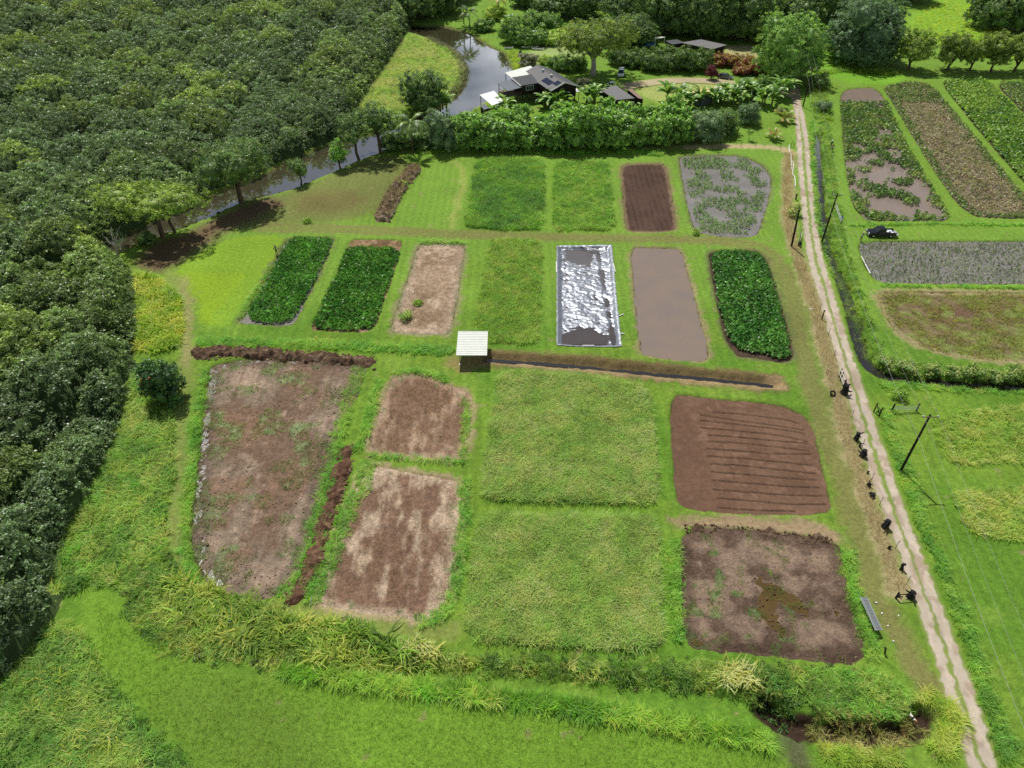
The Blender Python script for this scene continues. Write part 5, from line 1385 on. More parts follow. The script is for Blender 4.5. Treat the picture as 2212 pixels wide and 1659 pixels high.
# ------------------------------------------------------------------ mounds of earth and brush
def mound(name, label, line_px, w, h, col, mat, seed, cat, rough=.5, cell=.55):
    l = smooth_poly(P(line_px), 2, False)
    g = l.mean(0)
    lo = l.min(0) - w - .5; hi = l.max(0) + w + .5
    X, Y = np.meshgrid(np.arange(lo[0], hi[0], .17), np.arange(lo[1], hi[1], .17)); sh = X.shape
    X, Y = X.ravel(), Y.ravel()
    wx = X + (fbm(X / 1.1, Y / 1.1, seed, 4) - .5) * 2.4; wy = Y + (fbm(X / 1.1, Y / 1.1, seed + 3, 4) - .5) * 2.4
    d = seg_dist(l, wx, wy, False) / (w * (.72 + .6 * fbm(X / 2.3, Y / 2.3, seed + 13, 2)))
    prof = np.sqrt(np.clip(1 - d * d, 0, 1))
    d1, i1 = worley(X, Y, cell, seed + 7)
    Z = height(X, Y) + prof * h * (.25 + 1.2 * fbm(X / 1.2, Y / 1.2, seed + 5, 3)) + prof * rough * (1.1 * (i1 - .4) - .7 * d1 / cell) * h + prof * .22 * (vnoise(X / .2, Y / .2, seed + 21) - .5) - .08 * (d > 1)
    i = np.arange(Z.size).reshape(sh)
    F = np.stack([i[:-1, :-1], i[:-1, 1:], i[1:, 1:], i[1:, :-1]], -1).reshape(-1, 4)
    F = F[(d[F] < 1.06).any(1)]
    used = np.unique(F); rm = np.full(Z.size, -1); rm[used] = np.arange(len(used))
    C = np.tile(col[0], (len(used), 1)); C = mixc(C, col[1], sstep(.35, .75, i1[used])); C = mixc(C, col[2], sstep(.55, .75, fbm(X / .6, Y / .6, seed + 9, 3))[used] * .8)
    o = mesh_np(name, np.c_[X - g[0], Y - g[1], Z][used], rm[F], M[mat], tint=C, attr='surface', smooth=False)
    o.location = (g[0], g[1], 0)
    return tag(o, label, cat)
DIRT = [A(112, 90, 72), A(88, 70, 56), A(152, 130, 106)]
mound("earth_ridge", "long dark ridge of dug earth along the far edge of the large bare plot", [(428, 762), (500, 760), (600, 768), (700, 774), (795, 784)], 1.25, .75, DIRT, 'clod', 61, 'earth mound')
mound("earth_ridge", "long brown ridge of dug earth between the large bare plot and the stubble", [(752, 972), (738, 1020), (718, 1080), (700, 1140), (685, 1200), (662, 1250), (632, 1292)], .95, .6, [A(116, 88, 70), A(94, 68, 54), A(140, 110, 88)], 'clod', 63, 'earth mound')
mound("earth_ridge", "low dark clod line along the far edge of the wet plot", [(1500, 1142), (1600, 1146), (1700, 1156), (1790, 1172)], .45, .3, DIRT, 'clod', 67, 'earth mound')
mound("brush_pile", "long grey-brown pile of dead branches and stalks beside the mown plot", [(895, 366), (872, 390), (852, 420), (838, 450), (826, 474)], 1.5, 1.25, [A(150, 132, 108), A(118, 100, 82), A(186, 166, 142)], 'clod', 65, 'brush pile', .9, .75)

# ------------------------------------------------------------------ silver plastic sheet with its pipes
def build_tarp():
    x, y, s, F = grid_in(F8, .115, .12)
    n1 = fbm(x / .55, y / .42, 71, 4); n2 = fbm(x / 1.6, y / 1.6, 73, 3)
    c = F8.mean(0)
    ridge = np.abs(fbm(x / .9, y / .5, 75, 3) - .5) * 2
    Z = .16 * (n1 - .5) + .26 * (n2 - .5) - .10 * ridge + .06
    t = (y - F8[:, 1].min()) / np.ptp(F8[:, 1])
    Z -= .34 * np.exp(-(((x - c[0] + 1.2) / 3.0) ** 2 + ((t - .07) / .09) ** 2)) + .34 * np.exp(-(((x - c[0] + .2) / 2.6) ** 2 + ((t - .89) / .09) ** 2))
    Z -= .15 * np.exp(-((x - c[0] - 3.4) / .5) ** 2) * sstep(.35, .65, fbm(x / 1.5, y / 2.2, 79, 2) + .1)
    e = sstep(-.9, -.1, s)
    Z = Z * (1 - e * .75) - .25 * (1 - e) + .10 * e + .03
    m, t_, bs, out = nmat("silver_plastic")
    bs.inputs['Base Color'].default_value = (.27, .29, .325, 1); bs.inputs['Metallic'].default_value = .8; bs.inputs['Roughness'].default_value = .4
    b = t_.nodes.new("ShaderNodeBump"); b.inputs['Strength'].default_value = .35; b.inputs['Distance'].default_value = .06
    t_.links.new(noise_val(t_, 5., 3), b.inputs['Height']); t_.links.new(b.outputs[0], bs.inputs['Normal'])
    o = mesh_np("plastic_sheet", np.c_[x - c[0], y - c[1], Z], F, m, smooth=True)
    o.location = (c[0], c[1], 0)
    tag(o, "crumpled silver plastic sheet lining a plot, with brown pools on it", 'plastic sheet')
    sheet("puddle", "brown rainwater pooled on the silver plastic sheet", F8 * .985 + c * .015, -.275, 'pool', res=.5, grow=-.25)
build_tarp()
def pipe(label, pts, r=.06, z=.1, name="white_pipe", cat="pipe", grp=None, mat='pvc', zs=None):
    q = [G(a, b2, z if zs is None else zs[i]) for i, (a, b2) in enumerate(pts)]
    o0 = q[0].copy(); b = MB(); b.tube([p - o0 for p in q], r, 7)
    o = b.build(name, mat); o.location = o0
    return tag(o, label, cat, grp)
pipe("white pipe lying slanted across the far end of the silver sheet", [(1253, 531), (1311, 545)], .09, .14)
pipe("short white pipe weighting the river side of the silver sheet", [(1202, 565), (1202, 588)], .09, .15)
pipe("short white pipe weighting the far road side of the silver sheet", [(1325, 570), (1329, 587)], .09, .15)
pipe("short white pipe weighting the near end of the silver sheet", [(1258, 746.5), (1284, 746.5)], .1, .15)
pipe("small white pipe elbow on the sheet's road side", [(1336, 683), (1347, 678)], .09, .15)
pipe("small white pipe end on the sheet's near road corner", [(1338, 720), (1349, 721)], .09, .15)
pipe("white pipe along the corner of the grey sprouting paddy", [(1861, 553), (1868, 568), (1880, 591)], .09, .12)
pipe("long white hose winding along the fence beside the dirt road", [(1705, 313), (1705, 324), (1709, 336), (1709.5, 352), (1710, 366)], .09, .12, "white_hose", "hose")
pipe("second white hose curving past the fence stub beside the dirt road", [(1712.5, 347), (1714, 356), (1712, 376), (1716.5, 381), (1718, 391), (1718, 402)], .09, .12, "white_hose", "hose")
pipe("thin grey stake at the near rim of the large bare plot", [(540, 1320), (547, 1304)], .05, .2, "grey_stake", "stake", None, 'galv', [.05, .8])
pipe("thin grey stake beside the near end of the earth ridge", [(670, 1310), (674, 1287)], .05, .2, "grey_stake", "stake", None, 'galv', [.05, .9])

# ------------------------------------------------------------------ open shelter
def build_shelter():
    t = thing("open_shelter", "open-sided shelter with a white metal roof in the middle of the plots", 'shelter', (-6.1, 85.9, 0))
    x0, x1, y0, y1 = -2.25, 2.3, -2.55, 3.1
    zf_, zb_ = 2.25, 2.45
    zz = lambda y: zf_ + (zb_ - zf_) * (y - y0) / (y1 - y0)
    n = 14
    for i in range(n):
        a = y0 + (y1 - y0) * i / n; b2 = y0 + (y1 - y0) * (i + 1) / n
        m = MB(); m.slab([(x0, a + .006, zz(a) + .03), (x1, a + .006, zz(a) + .03), (x1, b2 - .006, zz(b2) + .03), (x0, b2 - .006, zz(b2) + .03)], .03)
        m.box(((x0 + x1) / 2, a + .05, zz(a) + .045), (x1 - x0, .05, .03))
        m.build("roof_panel", 'roof_white', t)
    for y, z in ((y0 - .02, zf_), (y1 + .02, zb_)):
        m = MB(); m.box(((x0 + x1) / 2, y, z), (x1 - x0 + .06, .04, .16)); m.build("fascia", 'white_metal', t)
    for x in (x0 - .02, x1 + .02):
        m = MB(); m.slab([(x - .02, y0, zf_ + .08), (x + .02, y0, zf_ + .08), (x + .02, y1, zb_ + .08), (x - .02, y1, zb_ + .08)], .16); m.build("fascia", 'white_metal', t)
    for x in (x0 + .45, x1 - .45):
        for y in (y0 + .55, y1 - .5):
            m = MB(); m.box((x, y, zz(y) / 2), (.11, .11, zz(y) - .02)); p = m.build("post", 'steel_dark', t)
            m = MB(); m.box((x, y, .06), (.3, .3, .12)); m.build("footing", 'galv', p)
        m = MB(); m.slab([(x - .05, y0 + .1, zf_ - .03), (x + .05, y0 + .1, zf_ - .03), (x + .05, y1 - .1, zb_ - .03), (x - .05, y1 - .1, zb_ - .03)], .12); m.build("beam", 'steel_dark', t)
    for y in (y0 + .5, 0.2, y1 - .5):
        m = MB(); m.box((0, y, zz(y) - .19), (x1 - x0 - .8, .08, .1)); m.build("purlin", 'steel_dark', t)
build_shelter()

# ------------------------------------------------------------------ poles and wires
def util_pole(label, px, py, h, ax=1.15, ang=0., tilt=(0, 0)):
    p = G(px, py); t = thing("utility_pole", label, 'utility pole', (p.x, p.y, -.1), ang, "wooden utility poles beside the dirt road")
    b = MB(); b.tube([(0, 0, -.3), (tilt[0] * .5, tilt[1] * .5, h * .5), (tilt[0], tilt[1], h)], [.17, .15, .115], 10); b.build("pole", 'wood_dark', t, True)
    b = MB(); b.box((tilt[0], tilt[1] - .16, h - .25), (2 * ax, .1, .12)); ca = b.build("crossarm", 'wood', t)
    for s in (-1, 1):
        b = MB(); b.tube([(tilt[0] + s * (ax - .12), tilt[1] - .16, h - .2), (tilt[0] + s * (ax - .12), tilt[1] - .16, h - .06), (tilt[0] + s * (ax - .12), tilt[1] - .16, h + .06)], [.05, .09, .04], 8); b.build("insulator", 'ceramic', ca, True)
    b = MB(); b.tube([(tilt[0] * .62, tilt[1] * .62 - .2, h * .62), (tilt[0] * .62, tilt[1] * .62 - .1, h * .62)], [.07, .07], 6); b.build("cable_bracket", 'galv', t)
    return t, p
hP = 10.2
pA, gA = util_pole("near utility pole in the grass beyond the dirt road, with a crossarm", 1945, 1018, hP, 1.0)
pB, gB = util_pole("middle utility pole at the roadside ditch across from the plain pole", 1775, 524, hP, .9)
pC, gC = util_pole("far utility pole where the dirt road meets the trees", 1734, 231, hP, .9)
gN = gA + (gA - gB); gN.z = 0
pN = thing("utility_pole", "x", 'utility pole', (gN.x, gN.y, -.1), 0, "wooden utility poles beside the dirt road")
bpy.data.objects.remove(pN)
gF = gC + (gC - gB) * .9
def wire(label, a, b2, sag, r=.009):
    n = 18; pts = []
    for i in range(n + 1):
        u = i / n; q = a.lerp(b2, u); q.z -= 4 * sag * u * (1 - u); pts.append(q - a)
    m = MB(); m.tube(pts, r, 5, False); o = m.build("power_line", 'wire'); o.location = a
    tag(o, label, 'power line', "wires strung between the utility poles")
def top(g, ax, z): return Vector((g.x + ax, g.y - .16, z - .03))
seq = [(gF, .8, "trees and the far pole"), (gC, .78, "far and middle poles"), (gB, .78, "middle and near poles"), (gA, .88, "near pole and the picture's edge"), (gN, .88, '')]
for i in range(4):
    (a, xa, w), (c, xc, _) = seq[i], seq[i + 1]
    for s, side in ((-1, 'road-side'), (1, 'field-side')):
        wire("%s upper wire between the %s" % (side, w), top(a, s * xa, hP), top(c, s * xc, hP), .9)
    wire("low thicker cable between the %s" % w, Vector((a.x - .1, a.y - .2, hP * .62)), Vector((c.x - .1, c.y - .2, hP * .62)), 1.0, .015)
p = G(1710, 532); t = thing("wooden_pole", "plain dark pole without crossarm leaning beside the dirt road", 'pole', (p.x, p.y, -.1))
b = MB(); b.tube([(0, 0, -.3), (-.25, .05, 3.8), (-.5, .1, 7.6)], [.2, .18, .15], 10); b.build("shaft", 'wood_dark', t, True)
b = MB(); b.tube([(-.5, .1, 7.58), (-.51, .1, 7.66)], [.16, .13], 10); b.build("cap", 'black', t)

# ------------------------------------------------------------------ fence line beside the road: posts, stumps, gates
def tpost(label, px, py, h=1.3, r=.03, mat='steel_dark', grp="thin fence posts along the dirt road", lean=.1, name="fence_post"):
    p = G(px, py); g = random.uniform(-lean, lean)
    b = MB(); b.tube([(0, 0, -.2), (g * .5, .05, h * .5), (g, .1, h)], [r, r, r * .9], 6); b.box((g, .1, h), (r * 2.6, r * 2.6, .04))
    o = b.build(name, mat); o.location = (p.x, p.y, float(height(np.array([p.x]), np.array([p.y]))[0])); return tag(o, label, 'fence post', grp)
for i, (px, py) in enumerate([(1736, 590), (1757, 640), (1770, 672), (1801, 772), (1789, 726), (1839, 902), (1862, 966), (1881, 1040), (1899, 1092), (1933, 1186), (1958, 1262)]):
    tpost("%s thin fence post beside the straw strip, counted from the plain pole" % ORD[i], px, py, 1.4, .035)
tpost("thick dark fence post by the straw strip beside the green taro", 1775, 690, 1.7, .1, 'wood_dark', None)
for i, (px, py) in enumerate([(1795, 342), (1796, 425), (1826, 545), (1836, 575), (1853, 640), (1866, 672), (1878, 705), (1903, 752)]):
    tpost("%s thin fence post in the ditch-side grass, counted from the trees" % ORD[i], px, py, 1.4, .04, 'wood_dark', "fence posts along the ditch-side grass")
for i, (px, py) in enumerate([(1708, 318), (1713, 320), (1686, 321), (1600, 317), (1632, 317), (1555, 318)]):
    tpost("%s fence post on the dry strip before the bushes, counted from the dirt road" % ORD[i], px, py, 1.3, .05, 'wood_dark', "fence posts on the dry strip before the bushes")
tpost("short thick fence stub beside the pale shrub at the dirt road", 1719, 431, 1.1, .16, 'wood_dark', None, .1, "fence_stub")
tpost("weathered stub post at the near corner of the wet plot", 1912, 1412, .9, .09, 'wood_dark', None, .3, "fence_stub")

def stump(label, px, py, h, r, seed, branches=3):
    g = np.random.default_rng(seed); p = G(px, py); t = thing("burnt_stump", label, 'stump', (p.x, p.y, -.05), g.uniform(0, 6.28))
    b = MB(); pts = []; rr = []
    for j in range(5):
        u = j / 4; pts.append((g.normal() * .05, g.normal() * .05, -.15 + u * (h + .15))); rr.append(r * (1.35 - .5 * u + g.normal() * .1))
    b.tube(pts, rr, 9); b.build("bole", 'black', t)
    for i in range(branches):
        a = g.uniform(0, 6.28); z = h * g.uniform(.3, .95); b = MB()
        b.tube([(0, 0, z), (math.cos(a) * r * 1.5, math.sin(a) * r * 1.5, z + .12), (math.cos(a) * r * 2.4, math.sin(a) * r * 2.4, z + g.uniform(-.1, .4))], [r * .4, r * .3, r * .12], 5); b.build("root", 'black', t)
stump("tall burnt stump with knobby top beside the straw strip", 1849, 950, 1.3, .3, 1, 4)
stump("small spiky burnt root near the knobby stump", 1857, 965, .5, .12, 2, 4)
stump("stout black stump below the knobby one", 1863, 985, 1.2, .34, 3, 2)
stump("small forked root halfway down the straw strip", 1874, 1022, .4, .1, 4, 4)
stump("low dark stump with sprouting top", 1876, 1049, .6, .22, 5, 3)
stump("pair-topped low stump on the straw strip", 1885, 1073, .55, .25, 6, 5)
stump("stout black stump nearest the wet plot", 1912, 1139, 1.3, .36, 7, 3)
stump("tiny dark root stub on the straw strip", 1921, 1185, .4, .16, 8, 2)
stump("thin leaning black stump above the broken barrier", 1946, 1230, 1.1, .17, 9, 2)
stump("large black stump at the end of the white-railed fence", 1823, 850, 1.7, .42, 10, 3)
stump("black stump at the foot of the railed gate by the plain pole", 1726, 531, .9, .3, 11, 2)

def tyre(label, px, py):
    p = G(px, py); t = thing("old_tyre", label, 'tyre', (p.x, p.y, .16)); n, m = 20, 8; V = []; F = []
    for i in range(n):
        for j in range(m):
            a, c = 2 * math.pi * i / n, 2 * math.pi * j / m; r = .34 + .13 * math.cos(c)
            V.append((r * math.cos(a), r * math.sin(a), .13 * math.sin(c)))
    F = [(i * m + j, ((i + 1) % n) * m + j, ((i + 1) % n) * m + (j + 1) % m, i * m + (j + 1) % m) for i in range(n) for j in range(m)]
    b = MB(); b.add(V, F); b.build("tread", 'rubber', t, True); t.rotation_euler = (.55, .1, 0); t.location.z = .3
    b = MB(); b.tube([(0, 0, -.05), (0, 0, .05)], [.25, .25], 16, False); b.build("bead", 'galv', t)
tyre("old black tyre lying on the straw strip", 1798, 853)

def rail_fence(name, label, cat, a, b2, posts, rails, h, post_mat, rail_mat, r=.06, pr=.09, braces=()):
    A0, B0 = G(*a), G(*b2); d = B0 - A0; L = d.length; t = thing(name, label, cat, A0, math.atan2(d.y, d.x))
    for u in posts:
        b = MB(); b.tube([(u * L, 0, -.3), (u * L, 0, h * 1.12)], [pr, pr * .85], 7); b.build("post", post_mat, t)
    for z in rails:
        b = MB(); b.box((L / 2, -pr * 1.1, z * h), (L, .04, r * 2)); b.build("rail", rail_mat, t)
    for (u0, z0, u1, z1) in braces:
        b = MB(); b.tube([(u0 * L, pr, z0 * h), (u1 * L, pr, z1 * h)], [.05, .05], 6); b.build("brace", post_mat, t)
    return t
rail_fence("rail_fence", "short fence with white rails between dark posts beside the dirt road", 'fence', (1812, 815), (1821, 838), (0, .35, 1), (.45, .95), 1.5, 'wood_dark', 'frame', .06, .1, ((1, .9, .75, 0),))
rail_fence("rail_gate", "small pale slatted gate beside the plain pole", 'gate', (1725, 525), (1728, 512), (0, 1), (.2, .45, .7, .95), 1.4, 'wood_dark', 'frame', .05, .07)
rail_fence("metal_gate", "long pipe gate between dark posts across the grass lane", 'gate', (1926, 888), (1979, 888), (0, 1), (.3, .55, .8), 1.25, 'wood_dark', 'galv', .035, .13)
rail_fence("brace_fence", "weathered A-braced fence corner at the verge beyond the road", 'fence', (1887, 890), (1898, 900), (0, 1), (.9,), 1.5, 'wood_dark', 'wood', .05, .1, ((0, .9, 1, .05), (1, .9, .3, .1)))
rail_fence("clothes_rail", "pale railing with a blue cloth in the ditch-side grass", 'railing', (1803, 452), (1815, 486), (0, .5, 1), (.55, .9), 1.3, 'wood', 'frame', .05, .06)
p = G(1815, 480); b = MB()
b.box((0, 0, 1.0), (.5, .12, .5)); b.box((.05, -.05, .72), (.4, .1, .22)); o = b.build("blue_cloth", 'blue', None, False, .04); o.location = p
tag(o, "blue cloth hung on the pale railing by the ditch", 'cloth')
rail_fence("timber_barrier", "broken dark timber barrier on the straw beside the dirt road", 'barrier', (1935, 1292), (1964, 1290), (0, 1), (.95,), .95, 'black', 'black', .07, .13, ((0, 0.05, .55, .02), (.2, 0, .35, .5)))
stump("wide black stump holding the broken timber barrier", 1966, 1290, 1.0, .34, 12, 2)

# long metal bench by the wet plot
def bench():
    a, c = G(1859, 1300), G(1892, 1372); d = c - a; L = d.length
    t = thing("metal_bench", "long narrow galvanised rack on legs beside the wet plot", 'bench', a, math.atan2(d.y, d.x)); h = .95
    for y in (-.36, -.24, .36):
        b = MB(); b.tube([(0, y, h), (L, y, h)], .035, 6); b.build("rail", 'galv', t)
    b = MB(); b.box((L / 2, .06, h - .03), (L - .05, .56, .025)); b.build("deck", simple("rack_mesh", (.16, .18, .18), .5, .4, .4), t)
    for x in (.25, L - .25):
        for y in (-.3, .3):
            b = MB(); b.tube([(x, y, h - .04), (x + (.1 if x < 1 else -.1), y * 1.1, 0)], .035, 6); b.build("leg", 'steel_dark', t)
    for i in range(9):
        x = L * (i + 1) / 10; b = MB(); b.tube([(x, -.36, h + .005), (x, .36, h + .005)], .018, 5); b.build("crossbar", 'galv', t)
bench()

# ------------------------------------------------------------------ buildings
UP = Vector((0, 0, 1))
def roof_plate(b, pts, th=.14): b.slab(pts, th)
def build_house():
    zr = 6.3
    r1, r2 = G(1161, 141, zr), G(1218.8, 176.5, zr)
    d = (r2 - r1); L = d.length
    ang = math.atan2(d.y, d.x)
    t = thing("house", "dark wooden house on posts with grey shingle roofs and solar panels by the river", 'house', (r1.x, r1.y, 0), ang)
    # local frame: x along the ridge towards the road gable, +y is the far side, -y the river side
    sd = 1.0
    Wn, Wf, ze = 4.3, 4.3, 4.75
    def zn(y): return zr - (zr - ze) * abs(y) / Wn
    # which side faces the river (image left)? ridge runs away from the river to the right: left of travel is the far side
    b = MB(); b.slab([(-.4, -Wn, ze), (L + .5, -Wn, ze), (L + .5, 0, zr), (-.4, 0, zr)], .16); near = b.build("roof", 'roof_grey', t); near['label'] = "light grey shingle roof slope"
    b = MB(); b.slab([(-.4, 0.01, zr), (L + .5, 0.01, zr), (L + .5, Wf, ze), (-.4, Wf, ze)], .16); b.build("roof", 'roof_dark', t)
    b = MB(); b.box((L / 2, 0, zr + .03), (L + .9, .3, .08)); b.build("ridge_cap", 'roof_grey', near)
    # raised floor walls
    for y in (-Wn + .5, Wf - .5):
        b = MB(); b.box((L / 2, y, (2.2 + ze) / 2 + .05), (L - .4, .16, ze - 2.1)); w = b.build("wall", 'house_wall', t)
    for x in (.2, L - .2):
        b = MB(); b.add([(x - .08, -Wn + .5, 2.2), (x - .08, Wf - .5, 2.2), (x - .08, Wf - .5, zn(Wf - .5) - .17), (x - .08, 0, zr - .18), (x - .08, -Wn + .5, zn(Wn - .5) - .17), (x + .08, -Wn + .5, 2.2), (x + .08, Wf - .5, 2.2), (x + .08, Wf - .5, zn(Wf - .5) - .17), (x + .08, 0, zr - .18), (x + .08, -Wn + .5, zn(Wn - .5) - .17)],
                        [(4, 3, 2, 1, 0), (5, 6, 7, 8, 9), (0, 1, 6, 5), (1, 2, 7, 6), (2, 3, 8, 7), (3, 4, 9, 8), (4, 0, 5, 9)]); b.build("gable_wall", 'house_wall', t)
    b = MB(); b.box((L / 2, 0, 2.1), (L - .3, Wn + Wf - .9, .2)); b.build("floor", 'wood_dark', t)
    for x in np.linspace(.4, L - .4, 5):
        for y in (-Wn + .6, 0, Wf - .6):
            b = MB(); b.box((x, y, 1.0), (.2, .2, 2.0)); b.build("post", 'wood_dark', t)
    # barge boards on the road gable
    for s in (-1, 1):
        b = MB(); b.slab([(L + .5, 0, zr + .03), (L + .58, 0, zr + .03), (L + .58, s * Wn, ze + .03), (L + .5, s * Wn, ze + .03)], .22); b.build("barge_board", 'frame', t)
    nrm = Vector((0, -(zr - ze), Wn)).normalized()
    sl = lambda x, v, o=.07: Vector((x, -v, zr - (zr - ze) * v / Wn + o))
    for i in range(4):
        for j in range(1):
            x = L - 6.6 + i * 1.05
            b = MB(); b.slab([sl(x, 3.35, .09), sl(x + .99, 3.35, .09), sl(x + .99, 1.75, .09), sl(x, 1.75, .09)], .05); q = b.build("solar_panel", 'solar', near)
    for i in range(2):
        x = L - 2.2 + i * 1.05
        b = MB(); b.slab([sl(x, 2.3, .09), sl(x + .99, 2.3, .09), sl(x + .99, .7, .09), sl(x, .7, .09)], .05); b.build("solar_panel", 'solar', near)
    for x in (L * .3, L * .62):
        b = MB(); q = sl(x, .75, 0); b.box(q + Vector((0, 0, .25)), (.5, .5, .5)); b.box(q + Vector((0, 0, .55)), (.62, .62, .1)); b.build("roof_vent", 'galv', near)
    # river wing and porch, reaching towards the river from the near slope
    x0, x1 = L * .18, L * .18 + 6.0
    wz0, wz1 = 5.15, 4.75
    b = MB(); b.slab([(x0, -Wn - 5.2, wz0), (x1, -Wn - 5.2, wz1), (x1, -Wn + 1.4, wz1), (x0, -Wn + 1.4, wz0)], .16); wr = b.build("wing_roof", 'roof_dark', t)
    b = MB(); b.slab([(x0 - .1, -Wn - 5.35, wz0 + .04), (x1 + .1, -Wn - 5.35, wz1 + .04), (x1 + .1, -Wn - 5.18, wz1 + .04), (x0 - .1, -Wn - 5.18, wz0 + .04)], .2); b.build("barge_board", 'frame', wr)
    for (cx, cy, sx, sy) in (((x1 - .3), -Wn - 1.9, .16, 6.2), (x0 + .3, -Wn - 1.9, .16, 6.2), ((x0 + x1) / 2, -Wn - 5.0, x1 - x0 - .6, .16)):
        b = MB(); b.box((cx, cy, 3.35), (sx, sy, 2.6)); b.build("wall", 'house_wall', t)
    wn_ = thing  # window of the wing, facing the camera side
    b = MB(); b.box((x1 - .19, -Wn - 2.4, 3.75), (.06, 2.3, 1.25)); w = b.build("window", 'frame', t)
    for i in range(3):
        b = MB(); b.box((x1 - .15, -Wn - 3.12 + i * .72, 3.75), (.03, .62, 1.05)); b.build("pane", 'glass', w)
    px0, px1 = x0 + .2, x1 + .3
    b = MB(); b.slab([(px0, -Wn - 9.3, 4.35), (px1, -Wn - 9.3, 4.05), (px1, -Wn - 5.0, 4.45), (px0, -Wn - 5.0, 4.7)], .12); b.build("porch_roof", 'roof_blue', t)
    b = MB(); b.box(((px0 + px1) / 2, -Wn - 7.1, 2.1), (px1 - px0 - .4, 4.2, .2)); b.build("porch_deck", 'wood', t)
    for x in (px0 + .3, px1 - .3):
        for y in (-Wn - 9.1, -Wn - 7.0):
            b = MB(); b.box((x, y, 2.05), (.15, .15, 4.1)); b.build("post", 'wood_dark', t)
    b = MB(); b.box((px1 - .25, -Wn - 7.1, 3.05), (.06, 4.2, .08)); b.box((px1 - .25, -Wn - 7.1, 2.65), (.06, 4.2, .06)); b.box(((px0 + px1) / 2, -Wn - 9.15, 3.05), (px1 - px0 - .5, .06, .08)); b.build("railing", 'wood', t)
    # white sheet roof behind the wing
    b = MB(); b.slab([(-3.2, -Wn - 4.2, 4.6), (x0 - .3, -Wn - 4.2, 4.4), (x0 - .3, -.6, 5.3), (-3.2, -.6, 5.4)], .08); b.build("white_roof", 'roof_white', t)
    for x, y in ((-3.0, -Wn - 4.0), (x0 - .5, -Wn - 4.0), (-3.0, -.9)):
        b = MB(); b.box((x, y, 2.2), (.14, .14, 4.4)); b.build("post", 'wood_dark', t)
build_house()

def canopy(name, label, cat, corners, zs, roof_mat, post_mat='wood_dark', under=None, wall=None):
    """flat or sloping roof on posts through four photographed corners"""
    q = [G(c[0], c[1], z) for c, z in zip(corners, zs)]
    o0 = sum(q, Vector()) / 4; o0.z = 0
    t = thing(name, label, cat, o0)
    L = [p - o0 for p in q]
    b = MB(); b.slab(L, .1); b.build("roof", roof_mat, t)
    c = sum(L, Vector()) / 4
    for p in L:
        e = p.lerp(c, .08); b = MB(); b.box((e.x, e.y, (p.z - .1) / 2), (.14, .14, p.z - .1)); b.build("post", post_mat, t)
    if wall:
        for i in range(4):
            a, d = L[i].lerp(c, .12), L[(i + 1) % 4].lerp(c, .12)
            b = MB(); v = [Vector((a.x, a.y, 0)), Vector((d.x, d.y, 0)), Vector((d.x, d.y, L[(i + 1) % 4].z - .12)), Vector((a.x, a.y, L[i].z - .12))]
            nn = (v[1] - v[0]).cross(UP).normalized() * .08
            b.add([p + nn for p in v] + [p - nn for p in v], [(0, 1, 2, 3), (7, 6, 5, 4), (0, 4, 5, 1), (1, 5, 6, 2), (2, 6, 7, 3), (3, 7, 4, 0)]); b.build("wall", wall, t)
    return t
canopy("boat_shelter", "bright white flat roof on posts at the river edge below the house", 'shelter', [(1036, 205), (1067.5, 196), (1088, 219), (1062.5, 227.5)], [3.4, 3.6, 3.4, 3.2], 'canvas')
canopy("garden_shed", "small shed with a blue-grey roof beside the white boat roof", 'shed', [(1038, 229), (1046, 223.5), (1058, 233), (1046, 237)], [2.5, 2.6, 2.5, 2.4], 'roof_blue', wall='house_wall')
canopy("canvas_canopy", "white peaked canvas canopy at the road end of the house", 'canopy', [(1212.5, 188), (1236, 181.5), (1252.5, 197.5), (1226, 200.5)], [3.2, 3.3, 3.0, 3.0], 'canvas')
canopy("garden_shed", "low pale lean-to under the house eaves behind the bananas", 'shed', [(1158, 202), (1166, 199), (1176, 205), (1170, 208)], [2.2, 2.3, 2.2, 2.1], 'canvas', wall='house_wall')
canopy("cottage", "grey-roofed cottage behind the middle of the tall hedge", 'cottage', [(1296, 193), (1330, 184), (1371, 212), (1330, 216)], [3.6, 4.2, 3.8, 3.2], 'roof_grey', wall='house_wall')
canopy("lean_to", "pinkish brown strip roof against the grey-roofed cottage", 'lean-to', [(1355, 192.5), (1366, 192), (1390, 214), (1379, 212)], [3.4, 3.4, 3.2, 3.2], 'roof_brown', wall='house_wall')
canopy("garden_shed", "cream-yellow roofed shed behind the banana grove", 'shed', [(1494, 197.5), (1556, 184), (1566, 190), (1514, 208)], [3.2, 3.3, 3.1, 3.0], 'roof_yellow', wall='roof_blue')
canopy("bungalow", "grey flat-roofed bungalow beneath the dark trees", 'house', [(1470, 92), (1514, 85), (1570, 97), (1540, 106)], [4.2, 4.6, 4.2, 4.0], 'roof_grey', wall='house_wall')
canopy("bungalow", "second grey roof half hidden behind the driveway shrubs", 'house', [(1438, 88), (1462, 85), (1480, 92), (1452, 96)], [3.8, 4.0, 3.8, 3.6], 'roof_dark', wall='house_wall')
canopy("far_house", "pale house with a shingled roof at the top edge between dark trees", 'house', [(1462, 3), (1500, -6), (1512, 8), (1470, 14)], [6.0, 7.2, 6.4, 5.4], 'roof_grey', wall='house_wall_green')
canopy("carport", "white-framed carport over blue tarpaulins under the dark trees", 'carport', [(1388, 80), (1412, 77), (1438, 80), (1416, 84)], [3.0, 3.0, 3.0, 3.0], 'roof_white', 'frame')
